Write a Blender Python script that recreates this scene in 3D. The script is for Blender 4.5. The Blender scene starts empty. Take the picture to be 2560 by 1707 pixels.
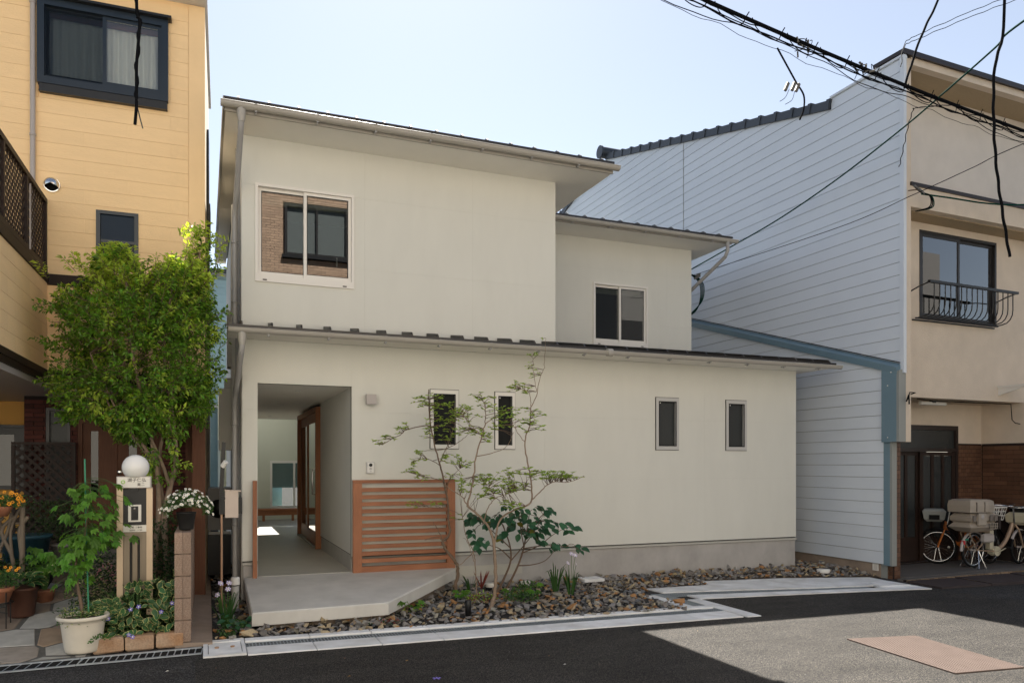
import bpy, bmesh, math, random
from mathutils import Vector, Matrix, Euler
from mathutils import noise as mnoise

scene = bpy.context.scene
col = scene.collection
rnd = random.Random(11)

# ---------------------------------------------------------------- camera
cam_data = bpy.data.cameras.new("camera")
cam = bpy.data.objects.new("camera", cam_data)
col.objects.link(cam)
cam.location = (0.0, 0.0, 1.7)
cam.rotation_euler = (math.radians(90), 0, math.radians(-22.0))
cam_data.sensor_width = 36.0
cam_data.lens = 1900.0 / 2560.0 * 36.0
cam_data.shift_y = (1161.0 - 853.5) / 2560.0
cam_data.clip_start = 0.05
cam_data.clip_end = 2000.0
scene.camera = cam

# ---------------------------------------------------------------- sky and sun
SUN = Vector((0.19, 0.77, 1.0)).normalized()
elev = math.asin(SUN.z)
azim = math.atan2(SUN.x, SUN.y)
world = bpy.data.worlds.new("World")
scene.world = world
world.use_nodes = True
wn = world.node_tree
wn.nodes.clear()
sky = wn.nodes.new("ShaderNodeTexSky")
sky.sky_type = 'NISHITA'
sky.sun_disc = False
sky.sun_elevation = elev
sky.sun_rotation = azim
sky.air_density = 1.0
sky.dust_density = 0.4
sky.ozone_density = 1.0
bg = wn.nodes.new("ShaderNodeBackground")
bg.inputs["Strength"].default_value = 0.05
wo = wn.nodes.new("ShaderNodeOutputWorld")
hs = wn.nodes.new("ShaderNodeHueSaturation")
hs.inputs["Saturation"].default_value = 0.64
wn.links.new(sky.outputs[0], hs.inputs["Color"])
wn.links.new(hs.outputs[0], bg.inputs[0])
wn.links.new(bg.outputs[0], wo.inputs[0])

sun_data = bpy.data.lights.new("sun", 'SUN')
sun_data.energy = 5.0
sun_data.angle = math.radians(0.53)
sun_data.color = (1.0, 0.94, 0.85)
sun = bpy.data.objects.new("sun", sun_data)
sun.rotation_euler = SUN.to_track_quat('Z', 'Y').to_euler()
sun.location = (4, 20, 25)
col.objects.link(sun)

vs = scene.view_settings
vs.view_transform = 'Standard'
vs.look = 'None'
vs.gamma = 1.0
vs.exposure = 1.8
vs.use_curve_mapping = False
scene.cycles.max_bounces = 10
scene.cycles.diffuse_bounces = 5
scene.cycles.glossy_bounces = 4
scene.cycles.transparent_max_bounces = 16
scene.cycles.use_denoising = True

# ---------------------------------------------------------------- materials
def lin(c):
    return tuple(((x / 12.92) if x <= 0.04045 else ((x + 0.055) / 1.055) ** 2.4) for x in c)

MATS = {}
def mat(name, color, rough=0.7, var=0.0, vscale=3.0, bump=0.0, bscale=60.0, spec=0.3,
        metal=0.0, obj_rand=0.0, isl_rand=0.0, streak=None, second=None, second_scale=4.0, second_amt=0.5, detail=6.0):
    """procedural principled material; colour is linear albedo"""
    m = bpy.data.materials.new(name)
    m.use_nodes = True
    nt = m.node_tree
    b = nt.nodes["Principled BSDF"]
    b.inputs["Roughness"].default_value = rough
    b.inputs["Specular IOR Level"].default_value = spec
    b.inputs["Metallic"].default_value = metal
    N = nt.nodes.new
    L = nt.links.new
    rgb = N("ShaderNodeRGB"); rgb.outputs[0].default_value = (*color, 1)
    out = rgb.outputs[0]
    tc = N("ShaderNodeTexCoord")
    if second is not None:
        nz = N("ShaderNodeTexNoise"); nz.inputs["Scale"].default_value = second_scale
        nz.inputs["Detail"].default_value = 8
        L(tc.outputs["Object"], nz.inputs["Vector"])
        cr = N("ShaderNodeValToRGB")
        cr.color_ramp.elements[0].position = 0.5 - 0.25 * second_amt
        cr.color_ramp.elements[1].position = 0.5 + 0.25 * second_amt
        L(nz.outputs["Fac"], cr.inputs[0])
        mx = N("ShaderNodeMix"); mx.data_type = 'RGBA'
        mx.inputs[7].default_value = (*second, 1)
        L(cr.outputs[0], mx.inputs[0]); L(out, mx.inputs[6])
        out = mx.outputs[2]
    val = None
    if var > 0:
        nz = N("ShaderNodeTexNoise"); nz.inputs["Scale"].default_value = vscale
        nz.inputs["Detail"].default_value = detail
        nz.inputs["Roughness"].default_value = 0.6
        if streak:
            mp = N("ShaderNodeMapping"); mp.inputs["Scale"].default_value = streak
            L(tc.outputs["Object"], mp.inputs[0]); L(mp.outputs[0], nz.inputs["Vector"])
        else:
            L(tc.outputs["Object"], nz.inputs["Vector"])
        mr = N("ShaderNodeMapRange")
        mr.inputs[1].default_value = 0.25; mr.inputs[2].default_value = 0.75
        mr.inputs[3].default_value = 1 - var; mr.inputs[4].default_value = 1 + var
        L(nz.outputs["Fac"], mr.inputs[0]); val = mr.outputs[0]
    def mul(a, b2):
        if a is None: return b2
        mm = N("ShaderNodeMath"); mm.operation = 'MULTIPLY'
        L(a, mm.inputs[0]); L(b2, mm.inputs[1]); return mm.outputs[0]
    if obj_rand > 0:
        oi = N("ShaderNodeObjectInfo"); mr = N("ShaderNodeMapRange")
        mr.inputs[3].default_value = 1 - obj_rand; mr.inputs[4].default_value = 1 + obj_rand
        L(oi.outputs["Random"], mr.inputs[0]); val = mul(val, mr.outputs[0])
    if isl_rand > 0:
        gi = N("ShaderNodeNewGeometry"); mr = N("ShaderNodeMapRange")
        mr.inputs[3].default_value = 1 - isl_rand; mr.inputs[4].default_value = 1 + isl_rand
        L(gi.outputs["Random Per Island"], mr.inputs[0]); val = mul(val, mr.outputs[0])
    if val is not None:
        vm = N("ShaderNodeVectorMath"); vm.operation = 'SCALE'
        L(out, vm.inputs[0]); L(val, vm.inputs["Scale"])
        out = vm.outputs[0]
    L(out, b.inputs["Base Color"])
    if bump > 0:
        nz = N("ShaderNodeTexNoise"); nz.inputs["Scale"].default_value = bscale
        nz.inputs["Detail"].default_value = 5
        L(tc.outputs["Object"], nz.inputs["Vector"])
        bp = N("ShaderNodeBump"); bp.inputs["Strength"].default_value = bump
        bp.inputs["Distance"].default_value = 0.01
        L(nz.outputs["Fac"], bp.inputs["Height"]); L(bp.outputs[0], b.inputs["Normal"])
    MATS[name] = m
    return m

def ramp_mat(name, colors, rough=0.85, source='island', bump=0.4, bscale=40.0, var=0.25, vscale=20.0):
    """each object / mesh island picks one of the given stone colours"""
    m = mat(name, (0.5, 0.5, 0.5), rough=rough, var=var, vscale=vscale, bump=bump, bscale=bscale, spec=0.25)
    nt = m.node_tree; N = nt.nodes.new; L = nt.links.new
    rgb = [n for n in nt.nodes if n.type == 'RGB'][0]
    cr = N("ShaderNodeValToRGB"); cr.color_ramp.interpolation = 'CONSTANT'
    els = cr.color_ramp.elements
    while len(els) < len(colors): els.new(0.5)
    for i, c in enumerate(colors):
        els[i].position = i / len(colors); els[i].color = (*c, 1)
    if source == 'island':
        g = N("ShaderNodeNewGeometry"); L(g.outputs["Random Per Island"], cr.inputs[0])
    else:
        g = N("ShaderNodeObjectInfo"); L(g.outputs["Random"], cr.inputs[0])
    for l in list(rgb.outputs[0].links):
        L(cr.outputs[0], l.to_socket)
    return m

def leaf_mat(name, color, back=None, trans=0.45, rough=0.45, rand=0.35, source='island', edge=None):
    m = bpy.data.materials.new(name); m.use_nodes = True
    nt = m.node_tree; N = nt.nodes.new; L = nt.links.new
    nt.nodes.clear()
    o = N("ShaderNodeOutputMaterial")
    pb = N("ShaderNodeBsdfPrincipled"); pb.inputs["Roughness"].default_value = rough
    pb.inputs["Specular IOR Level"].default_value = 0.35
    tr = N("ShaderNodeBsdfTranslucent")
    mx = N("ShaderNodeMixShader"); mx.inputs[0].default_value = trans
    if source == 'island':
        g = N("ShaderNodeNewGeometry"); r = g.outputs["Random Per Island"]
    else:
        g = N("ShaderNodeObjectInfo"); r = g.outputs["Random"]
    hsv = N("ShaderNodeHueSaturation")
    mh = N("ShaderNodeMapRange"); mh.inputs[3].default_value = 0.5 - 0.03 * rand; mh.inputs[4].default_value = 0.5 + 0.03 * rand
    mv = N("ShaderNodeMapRange"); mv.inputs[3].default_value = 1 - rand; mv.inputs[4].default_value = 1 + rand
    mu = N("ShaderNodeMath"); mu.operation = 'MULTIPLY'; mu.inputs[1].default_value = 7.31
    fr = N("ShaderNodeMath"); fr.operation = 'FRACT'
    L(r, mu.inputs[0]); L(mu.outputs[0], fr.inputs[0])
    L(fr.outputs[0], mh.inputs[0]); L(r, mv.inputs[0])
    L(mh.outputs[0], hsv.inputs["Hue"]); L(mv.outputs[0], hsv.inputs["Value"])
    src = None
    if edge is not None:
        at = N("ShaderNodeAttribute"); at.attribute_name = "edge"
        em = N("ShaderNodeMix"); em.data_type = 'RGBA'
        em.inputs[6].default_value = (*color, 1); em.inputs[7].default_value = (*edge, 1)
        st = N("ShaderNodeMapRange"); st.inputs[1].default_value = 0.55; st.inputs[2].default_value = 0.75
        L(at.outputs["Fac"], st.inputs[0]); L(st.outputs[0], em.inputs[0])
        L(em.outputs[2], hsv.inputs["Color"])
    else:
        hsv.inputs["Color"].default_value = (*color, 1)
    L(hsv.outputs[0], pb.inputs["Base Color"])
    sc = N("ShaderNodeMix"); sc.data_type = 'RGBA'; sc.blend_type = 'MULTIPLY'; sc.inputs[0].default_value = 1
    L(hsv.outputs[0], sc.inputs[6]); sc.inputs[7].default_value = (1.5, 1.35, 0.55, 1)
    L(sc.outputs[2], tr.inputs["Color"])
    L(pb.outputs[0], mx.inputs[1]); L(tr.outputs[0], mx.inputs[2]); L(mx.outputs[0], o.inputs[0])
    MATS[name] = m
    return m

def glass_mat(name, tint=(0.55, 0.58, 0.58), ior=1.5, boost=1.0, rough=0.0):
    m = bpy.data.materials.new(name); m.use_nodes = True
    nt = m.node_tree; N = nt.nodes.new; L = nt.links.new
    nt.nodes.clear()
    o = N("ShaderNodeOutputMaterial")
    t = N("ShaderNodeBsdfTransparent"); t.inputs[0].default_value = (*tint, 1)
    g = N("ShaderNodeBsdfGlossy"); g.inputs["Roughness"].default_value = rough
    f = N("ShaderNodeFresnel"); f.inputs[0].default_value = ior
    mm = N("ShaderNodeMath"); mm.operation = 'MULTIPLY'; mm.inputs[1].default_value = boost; mm.use_clamp = True
    mx = N("ShaderNodeMixShader")
    L(f.outputs[0], mm.inputs[0]); L(mm.outputs[0], mx.inputs[0])
    L(t.outputs[0], mx.inputs[1]); L(g.outputs[0], mx.inputs[2]); L(mx.outputs[0], o.inputs[0])
    MATS[name] = m
    return m

def asphalt(name, base, stone, scale=220.0, amt=0.35, patch=0.2, bump=0.6, rough=0.8, spec=0.25):
    m = bpy.data.materials.new(name); m.use_nodes = True
    nt = m.node_tree; N = nt.nodes.new; L = nt.links.new
    b = nt.nodes["Principled BSDF"]; b.inputs["Roughness"].default_value = rough
    b.inputs["Specular IOR Level"].default_value = spec
    tc = N("ShaderNodeTexCoord")
    v = N("ShaderNodeTexVoronoi"); v.inputs["Scale"].default_value = scale
    L(tc.outputs["Object"], v.inputs["Vector"])
    cr = N("ShaderNodeValToRGB"); cr.color_ramp.elements[0].position = 0.0; cr.color_ramp.elements[1].position = 1.0
    L(v.outputs["Color"], cr.inputs[0])
    sep = N("ShaderNodeSeparateColor"); L(v.outputs["Color"], sep.inputs[0])
    th = N("ShaderNodeMapRange"); th.inputs[1].default_value = 1 - amt; th.inputs[2].default_value = 1 - amt * 0.4
    L(sep.outputs[0], th.inputs[0])
    mx = N("ShaderNodeMix"); mx.data_type = 'RGBA'
    mx.inputs[6].default_value = (*base, 1); mx.inputs[7].default_value = (*stone, 1)
    L(th.outputs[0], mx.inputs[0])
    nz = N("ShaderNodeTexNoise"); nz.inputs["Scale"].default_value = 1.7; nz.inputs["Detail"].default_value = 12
    nz.inputs["Roughness"].default_value = 0.72
    mp = N("ShaderNodeMapping"); mp.inputs["Scale"].default_value = (0.6, 1.6, 1)
    L(tc.outputs["Object"], mp.inputs[0]); L(mp.outputs[0], nz.inputs["Vector"])
    mr = N("ShaderNodeMapRange"); mr.inputs[1].default_value = 0.3; mr.inputs[2].default_value = 0.7
    mr.inputs[3].default_value = 1 - patch; mr.inputs[4].default_value = 1 + patch
    L(nz.outputs["Fac"], mr.inputs[0])
    vm = N("ShaderNodeVectorMath"); vm.operation = 'SCALE'
    L(mx.outputs[2], vm.inputs[0]); L(mr.outputs[0], vm.inputs["Scale"]); L(vm.outputs[0], b.inputs["Base Color"])
    bp = N("ShaderNodeBump"); bp.inputs["Strength"].default_value = bump; bp.inputs["Distance"].default_value = 0.006
    L(v.outputs["Distance"], bp.inputs["Height"]); L(bp.outputs[0], b.inputs["Normal"])
    MATS[name] = m
    return m

def wood_mat(name, color, dark, scale=(1.5, 14, 14), rough=0.55, obj_rand=0.12):
    m = mat(name, color, rough=rough, var=0.22, vscale=5, streak=scale, bump=0.15, bscale=80, obj_rand=obj_rand, second=dark, second_scale=2.0, second_amt=1.0)
    return m

asphalt("new_asphalt", (0.0135, 0.0135, 0.0145), (0.112, 0.100, 0.083), 210, 0.40, 0.36, rough=0.75, spec=0.15)
asphalt("old_asphalt", (0.035, 0.034, 0.033), (0.105, 0.10, 0.095), 130, 0.4, 0.25, rough=0.9, spec=0.1)
mat("wall_paint", (0.665, 0.655, 0.595), rough=0.85, var=0.035, vscale=1.3, streak=(2.0, 2.0, 0.6), bump=0.12, bscale=220, spec=0.2)
mat("wall_side", (0.66, 0.65, 0.60), rough=0.85, var=0.03, vscale=2, spec=0.2)
mat("soffit_paint", (0.88, 0.85, 0.78), rough=0.8, var=0.03, vscale=2, spec=0.2)
mat("sheathing", (0.30, 0.285, 0.25), rough=0.9)
mat("white_room", (0.60, 0.62, 0.51), rough=0.85, var=0.02)
mat("dark_room", (0.05, 0.048, 0.045), rough=0.9)
mat("roof_metal", (0.018, 0.015, 0.014), rough=0.38, spec=0.5, var=0.1, vscale=4)
mat("gutter", (0.38, 0.355, 0.315), rough=0.4, spec=0.5, var=0.04)
mat("pipe_grey", (0.33, 0.32, 0.31), rough=0.38, spec=0.5, var=0.05)
mat("concrete", (0.42, 0.405, 0.375), rough=0.85, var=0.13, vscale=2.2, bump=0.25, bscale=70, spec=0.2)
mat("slab_concrete", (0.66, 0.64, 0.595), rough=0.7, var=0.13, vscale=3.0, bump=0.12, bscale=90, spec=0.28, detail=9, streak=(1, 1, 0.35), second=(0.50, 0.485, 0.45), second_scale=2.3, second_amt=1.6)
mat("floor_concrete", (0.46, 0.44, 0.385), rough=0.45, var=0.08, vscale=2.5, spec=0.4)
mat("foundation", (0.40, 0.38, 0.36), rough=0.9, var=0.26, vscale=1.8, bump=0.2, bscale=60, spec=0.15, streak=(1, 1, 0.7))
mat("kerb_concrete", (0.84, 0.85, 0.855), rough=0.8, second=(0.62, 0.61, 0.59), second_scale=3.2, second_amt=0.9, var=0.10, vscale=6, bump=0.25, bscale=110, spec=0.2, obj_rand=0.05)
mat("soil", (0.10, 0.075, 0.055), rough=0.95, var=0.35, vscale=30, bump=0.9, bscale=60)
mat("black_strip", (0.009, 0.009, 0.009), rough=0.6)
mat("trim_metal", (0.46, 0.445, 0.40), rough=0.45, spec=0.4)
mat("window_white", (0.74, 0.71, 0.66), rough=0.35, spec=0.45)
mat("window_grey", (0.50, 0.49, 0.47), rough=0.3, spec=0.5)
mat("window_blue", (0.007, 0.016, 0.028), rough=0.3, spec=0.5, var=0.08)
mat("window_black", (0.007, 0.007, 0.008), rough=0.35, spec=0.5)
mat("window_bronze", (0.016, 0.014, 0.014), rough=0.35, spec=0.5)
mat("screen_mesh", (0.013, 0.013, 0.0125), rough=0.75, spec=0.25)
glass_mat("glass", (0.6, 0.62, 0.61), 1.5, 4.2)
glass_mat("glass_clear", (0.85, 0.87, 0.86), 1.5, 2.0)
glass_mat("glass_dark", (0.18, 0.2, 0.2), 1.5, 1.5)
glass_mat("screen_tint", (0.66, 0.68, 0.70), 1.3, 0.3)
mat("frosted_glass", (0.030, 0.033, 0.033), rough=0.2, spec=0.35, var=0.15, vscale=60, bump=0.25, bscale=160)
mat("curtain", (0.80, 0.79, 0.76), rough=0.9, var=0.04)
mat("pelmet", (0.20, 0.11, 0.09), rough=0.8)
wood_mat("cedar", (0.37, 0.155, 0.078), (0.24, 0.095, 0.046), (1.2, 22, 22))
wood_mat("cedar_v", (0.37, 0.155, 0.078), (0.24, 0.095, 0.046), (22, 22, 1.2))
wood_mat("door_wood", (0.15, 0.058, 0.028), (0.10, 0.038, 0.018), (18, 18, 1.0))
wood_mat("bench_wood", (0.40, 0.16, 0.075), (0.30, 0.12, 0.05), (1, 18, 18))
wood_mat("brown_wood", (0.030, 0.015, 0.010), (0.018, 0.010, 0.007), (6, 6, 6))
wood_mat("weathered_wood", (0.20, 0.16, 0.12), (0.11, 0.085, 0.06), (14, 14, 1.2))
mat("grey_siding", (0.63, 0.675, 0.73), rough=0.42, var=0.025, vscale=1.5, spec=0.42, obj_rand=0.022, bump=0.03, bscale=200)
mat("blue_trim", (0.14, 0.22, 0.27), rough=0.4, var=0.06, spec=0.4)
mat("grey_trim", (0.27, 0.28, 0.265), rough=0.5, var=0.05, spec=0.35)
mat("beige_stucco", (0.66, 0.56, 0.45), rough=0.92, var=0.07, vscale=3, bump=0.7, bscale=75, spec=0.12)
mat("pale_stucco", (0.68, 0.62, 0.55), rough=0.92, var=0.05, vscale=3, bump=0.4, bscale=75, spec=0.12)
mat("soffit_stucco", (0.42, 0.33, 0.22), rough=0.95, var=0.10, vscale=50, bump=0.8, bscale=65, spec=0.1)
mat("brown_metal", (0.020, 0.012, 0.010), rough=0.4, spec=0.45)
mat("tile_dark", (0.030, 0.036, 0.046), rough=0.42, spec=0.45, var=0.14, vscale=8, obj_rand=0.12)
mat("brown_tile", (0.125, 0.062, 0.036), rough=0.45, obj_rand=0.25, var=0.1, vscale=20, spec=0.35)
mat("step_tile", (0.26, 0.18, 0.115), rough=0.6, obj_rand=0.4, var=0.15, vscale=15)
mat("floor_tile", (0.13, 0.12, 0.11), rough=0.6, var=0.15, vscale=9, streak=(0.4, 4, 1))
mat("yellow_siding", (0.93, 0.66, 0.365), rough=0.8, var=0.035, vscale=3, bump=0.35, bscale=16, spec=0.2, obj_rand=0.02)
mat("orange_wall", (0.74, 0.40, 0.11), rough=0.85, var=0.03, spec=0.2)
mat("cream_side", (0.70, 0.60, 0.45), rough=0.85, var=0.04)
mat("mortar", (0.028, 0.020, 0.018), rough=0.95)
mat("wine_brick", (0.105, 0.032, 0.024), rough=0.75, obj_rand=0.45, var=0.15, vscale=18, bump=0.3, bscale=50)
mat("blue_siding", (0.27, 0.40, 0.45), rough=0.6, var=0.03, obj_rand=0.03)
mat("fence_block", (0.22, 0.125, 0.085), rough=0.92, var=0.2, vscale=7, bump=0.6, bscale=45, obj_rand=0.10, second=(0.42, 0.33, 0.26), second_scale=55, second_amt=0.35)
mat("fence_concrete", (0.30, 0.235, 0.185), rough=0.92, var=0.2, vscale=4, bump=0.4, bscale=60)
mat("granite", (0.42, 0.30, 0.21), rough=0.85, var=0.25, vscale=60, bump=0.5, bscale=60, obj_rand=0.08, second=(0.34, 0.19, 0.10), second_scale=5, second_amt=0.6)
ramp_mat("gravel", [(0.167, 0.151, 0.140), (0.257, 0.240, 0.218), (0.141, 0.145, 0.152), (0.308, 0.240, 0.158), (0.213, 0.189, 0.170), (0.344, 0.183, 0.080), (0.270, 0.259, 0.243), (0.392, 0.315, 0.200), (0.129, 0.120, 0.109), (0.219, 0.209, 0.206), (0.296, 0.284, 0.243)], source='island')
ramp_mat("gravel_piece", [(0.167, 0.151, 0.140), (0.270, 0.252, 0.230), (0.155, 0.158, 0.164), (0.332, 0.252, 0.164), (0.219, 0.196, 0.176), (0.379, 0.196, 0.080), (0.284, 0.272, 0.254), (0.427, 0.340, 0.218), (0.136, 0.126, 0.116), (0.231, 0.220, 0.218), (0.320, 0.303, 0.254)], source='object')
ramp_mat("flagstone", [(0.36, 0.35, 0.32), (0.29, 0.22, 0.165), (0.42, 0.41, 0.38), (0.24, 0.19, 0.15), (0.33, 0.29, 0.25), (0.34, 0.25, 0.175)], source='object', bump=0.35, bscale=14, var=0.2, vscale=7)
mat("joint_mortar", (0.12, 0.115, 0.105), rough=0.95, var=0.15, vscale=20, bump=0.4, bscale=60)
mat("grating", (0.27, 0.31, 0.34), rough=0.5, metal=0.3, var=0.15, vscale=9)
wood_mat("entry_wood", (0.33, 0.135, 0.055), (0.24, 0.09, 0.036), (18, 18, 1.0))
mat("steel", (0.42, 0.46, 0.50), rough=0.45, metal=0.5, var=0.12, vscale=9)
mat("chrome", (0.65, 0.65, 0.65), rough=0.15, metal=1.0)
mat("black_plastic", (0.006, 0.006, 0.0065), rough=0.4, spec=0.4)
mat("dark_void", (0.008, 0.008, 0.008), rough=0.95)
mat("white_plastic", (0.72, 0.70, 0.66), rough=0.4, spec=0.4)
mat("pot_white", (0.68, 0.62, 0.52), rough=0.5, spec=0.35, var=0.05, vscale=9)
mat("pot_black", (0.018, 0.017, 0.016), rough=0.55)
mat("pot_brown", (0.085, 0.038, 0.025), rough=0.55, var=0.12, vscale=8)
mat("terracotta", (0.36, 0.15, 0.085), rough=0.85, var=0.15, vscale=12)
mat("blue_plastic", (0.025, 0.075, 0.105), rough=0.4, spec=0.4)
mat("grey_pot", (0.25, 0.235, 0.23), rough=0.7, var=0.15, vscale=9)
mat("champagne", (0.50, 0.385, 0.27), rough=0.33, metal=0.35, spec=0.5, var=0.05, vscale=8)
mat("bronze_panel", (0.20, 0.165, 0.125), rough=0.3, metal=0.6, var=0.08, vscale=6, streak=(10, 10, 0.6))
mat("opal", (0.80, 0.79, 0.77), rough=0.25, spec=0.4)
mat("sign_white", (0.74, 0.71, 0.65), rough=0.5)
mat("ink", (0.03, 0.028, 0.028), rough=0.7)
mat("sign_green", (0.42, 0.62, 0.22), rough=0.6)
mat("lamp_grey", (0.42, 0.38, 0.36), rough=0.4, spec=0.4)
mat("utility_cream", (0.72, 0.60, 0.51), rough=0.5, var=0.03)
mat("copper_pole", (0.42, 0.26, 0.17), rough=0.35, metal=0.4)
mat("bark", (0.165, 0.115, 0.08), rough=0.95, var=0.3, vscale=16, bump=0.7, bscale=40, streak=(3, 3, 0.7))
mat("bark_pale", (0.26, 0.19, 0.135), rough=0.9, var=0.25, vscale=20, bump=0.5, bscale=50)
mat("twig", (0.15, 0.10, 0.07), rough=0.9, var=0.2, vscale=20)
mat("stem_green", (0.07, 0.14, 0.04), rough=0.7)
mat("stake_green", (0.05, 0.25, 0.14), rough=0.5)
mat("mat_pink", (0.112, 0.084, 0.072), rough=0.9, var=0.12, vscale=7, spec=0.2)
mat("plate_iron", (0.05, 0.038, 0.038), rough=0.6, var=0.2, vscale=6)
mat("cable_black", (0.006, 0.0065, 0.008), rough=0.9, spec=0.03)
mat("cable_green", (0.004, 0.045, 0.033), rough=0.9, spec=0.03)
mat("cable_grey", (0.05, 0.05, 0.05), rough=0.5)
mat("clamp", (0.12, 0.115, 0.105), rough=0.5, var=0.2)
mat("rubber", (0.006, 0.006, 0.006), rough=0.75)
mat("bike_orange", (0.55, 0.15, 0.02), rough=0.3, spec=0.5)
mat("bike_champagne", (0.36, 0.25, 0.17), rough=0.35, metal=0.3, spec=0.5)
mat("bike_cream", (0.52, 0.47, 0.34), rough=0.35, spec=0.5)
mat("seat_beige", (0.37, 0.315, 0.255), rough=0.5, spec=0.35, var=0.04)
mat("seat_dark", (0.16, 0.135, 0.115), rough=0.6)
mat("saddle", (0.10, 0.07, 0.055), rough=0.5)
mat("red_lamp", (0.42, 0.012, 0.02), rough=0.3)
mat("green_lamp", (0.01, 0.20, 0.13), rough=0.4)
mat("far_glass", (0.13, 0.15, 0.15), rough=0.3)
mat("navy_glass", (0.008, 0.022, 0.045), rough=0.15, spec=0.12)
mat("opp_tile", (0.46, 0.32, 0.225), rough=0.6, isl_rand=0.14)
mat("opp_joint", (0.08, 0.055, 0.04), rough=0.9)
mat("opp_bounce_cream", (0.62, 0.585, 0.52), rough=0.8)  # walls across the street, made pale to bounce light onto the facade
mat("opp_grey", (0.13, 0.125, 0.12), rough=0.8, var=0.04)
mat("petal_white", (0.80, 0.78, 0.70), rough=0.6, obj_rand=0.08)
mat("petal_eye", (0.45, 0.28, 0.03), rough=0.8)
mat("petal_violet", (0.24, 0.19, 0.62), rough=0.6, obj_rand=0.1)
mat("petal_lilac", (0.62, 0.55, 0.75), rough=0.6, obj_rand=0.08)
mat("petal_orange", (0.85, 0.34, 0.02), rough=0.6, obj_rand=0.15)
mat("petal_pink", (0.62, 0.25, 0.25), rough=0.6, obj_rand=0.2)
mat("leaf_litter", (0.45, 0.26, 0.08), rough=0.8, obj_rand=0.4)
leaf_mat("leaf_bush", (0.135, 0.265, 0.032), trans=0.48, rand=0.65, rough=0.32)
leaf_mat("leaf_bush_young_sunlit", (0.40, 0.53, 0.08), trans=0.5, rand=0.35)  # young leaves, brightened to paint sunlight into the crown's colour
leaf_mat("leaf_tree", (0.27, 0.40, 0.075), trans=0.5, rand=0.4)
leaf_mat("leaf_big", (0.03, 0.105, 0.05), trans=0.22, rand=0.4, source='object', rough=0.38)
leaf_mat("leaf_big_gold", (0.17, 0.16, 0.02), trans=0.35, rand=0.3, source='object')
leaf_mat("leaf_vinca", (0.05, 0.135, 0.05), trans=0.25, rand=0.35, source='object', edge=(0.66, 0.62, 0.26), rough=0.4)
leaf_mat("leaf_lime", (0.12, 0.28, 0.04), trans=0.5, rand=0.35, source='object')
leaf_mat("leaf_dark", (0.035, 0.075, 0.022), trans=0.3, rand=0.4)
leaf_mat("leaf_mid", (0.075, 0.17, 0.045), trans=0.35, rand=0.4)
leaf_mat("leaf_blade", (0.045, 0.11, 0.03), trans=0.3, rand=0.3, source='object')
leaf_mat("leaf_red", (0.20, 0.04, 0.035), trans=0.3, rand=0.3, source='object')
leaf_mat("leaf_cream", (0.42, 0.45, 0.20), trans=0.3, rand=0.3)

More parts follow.
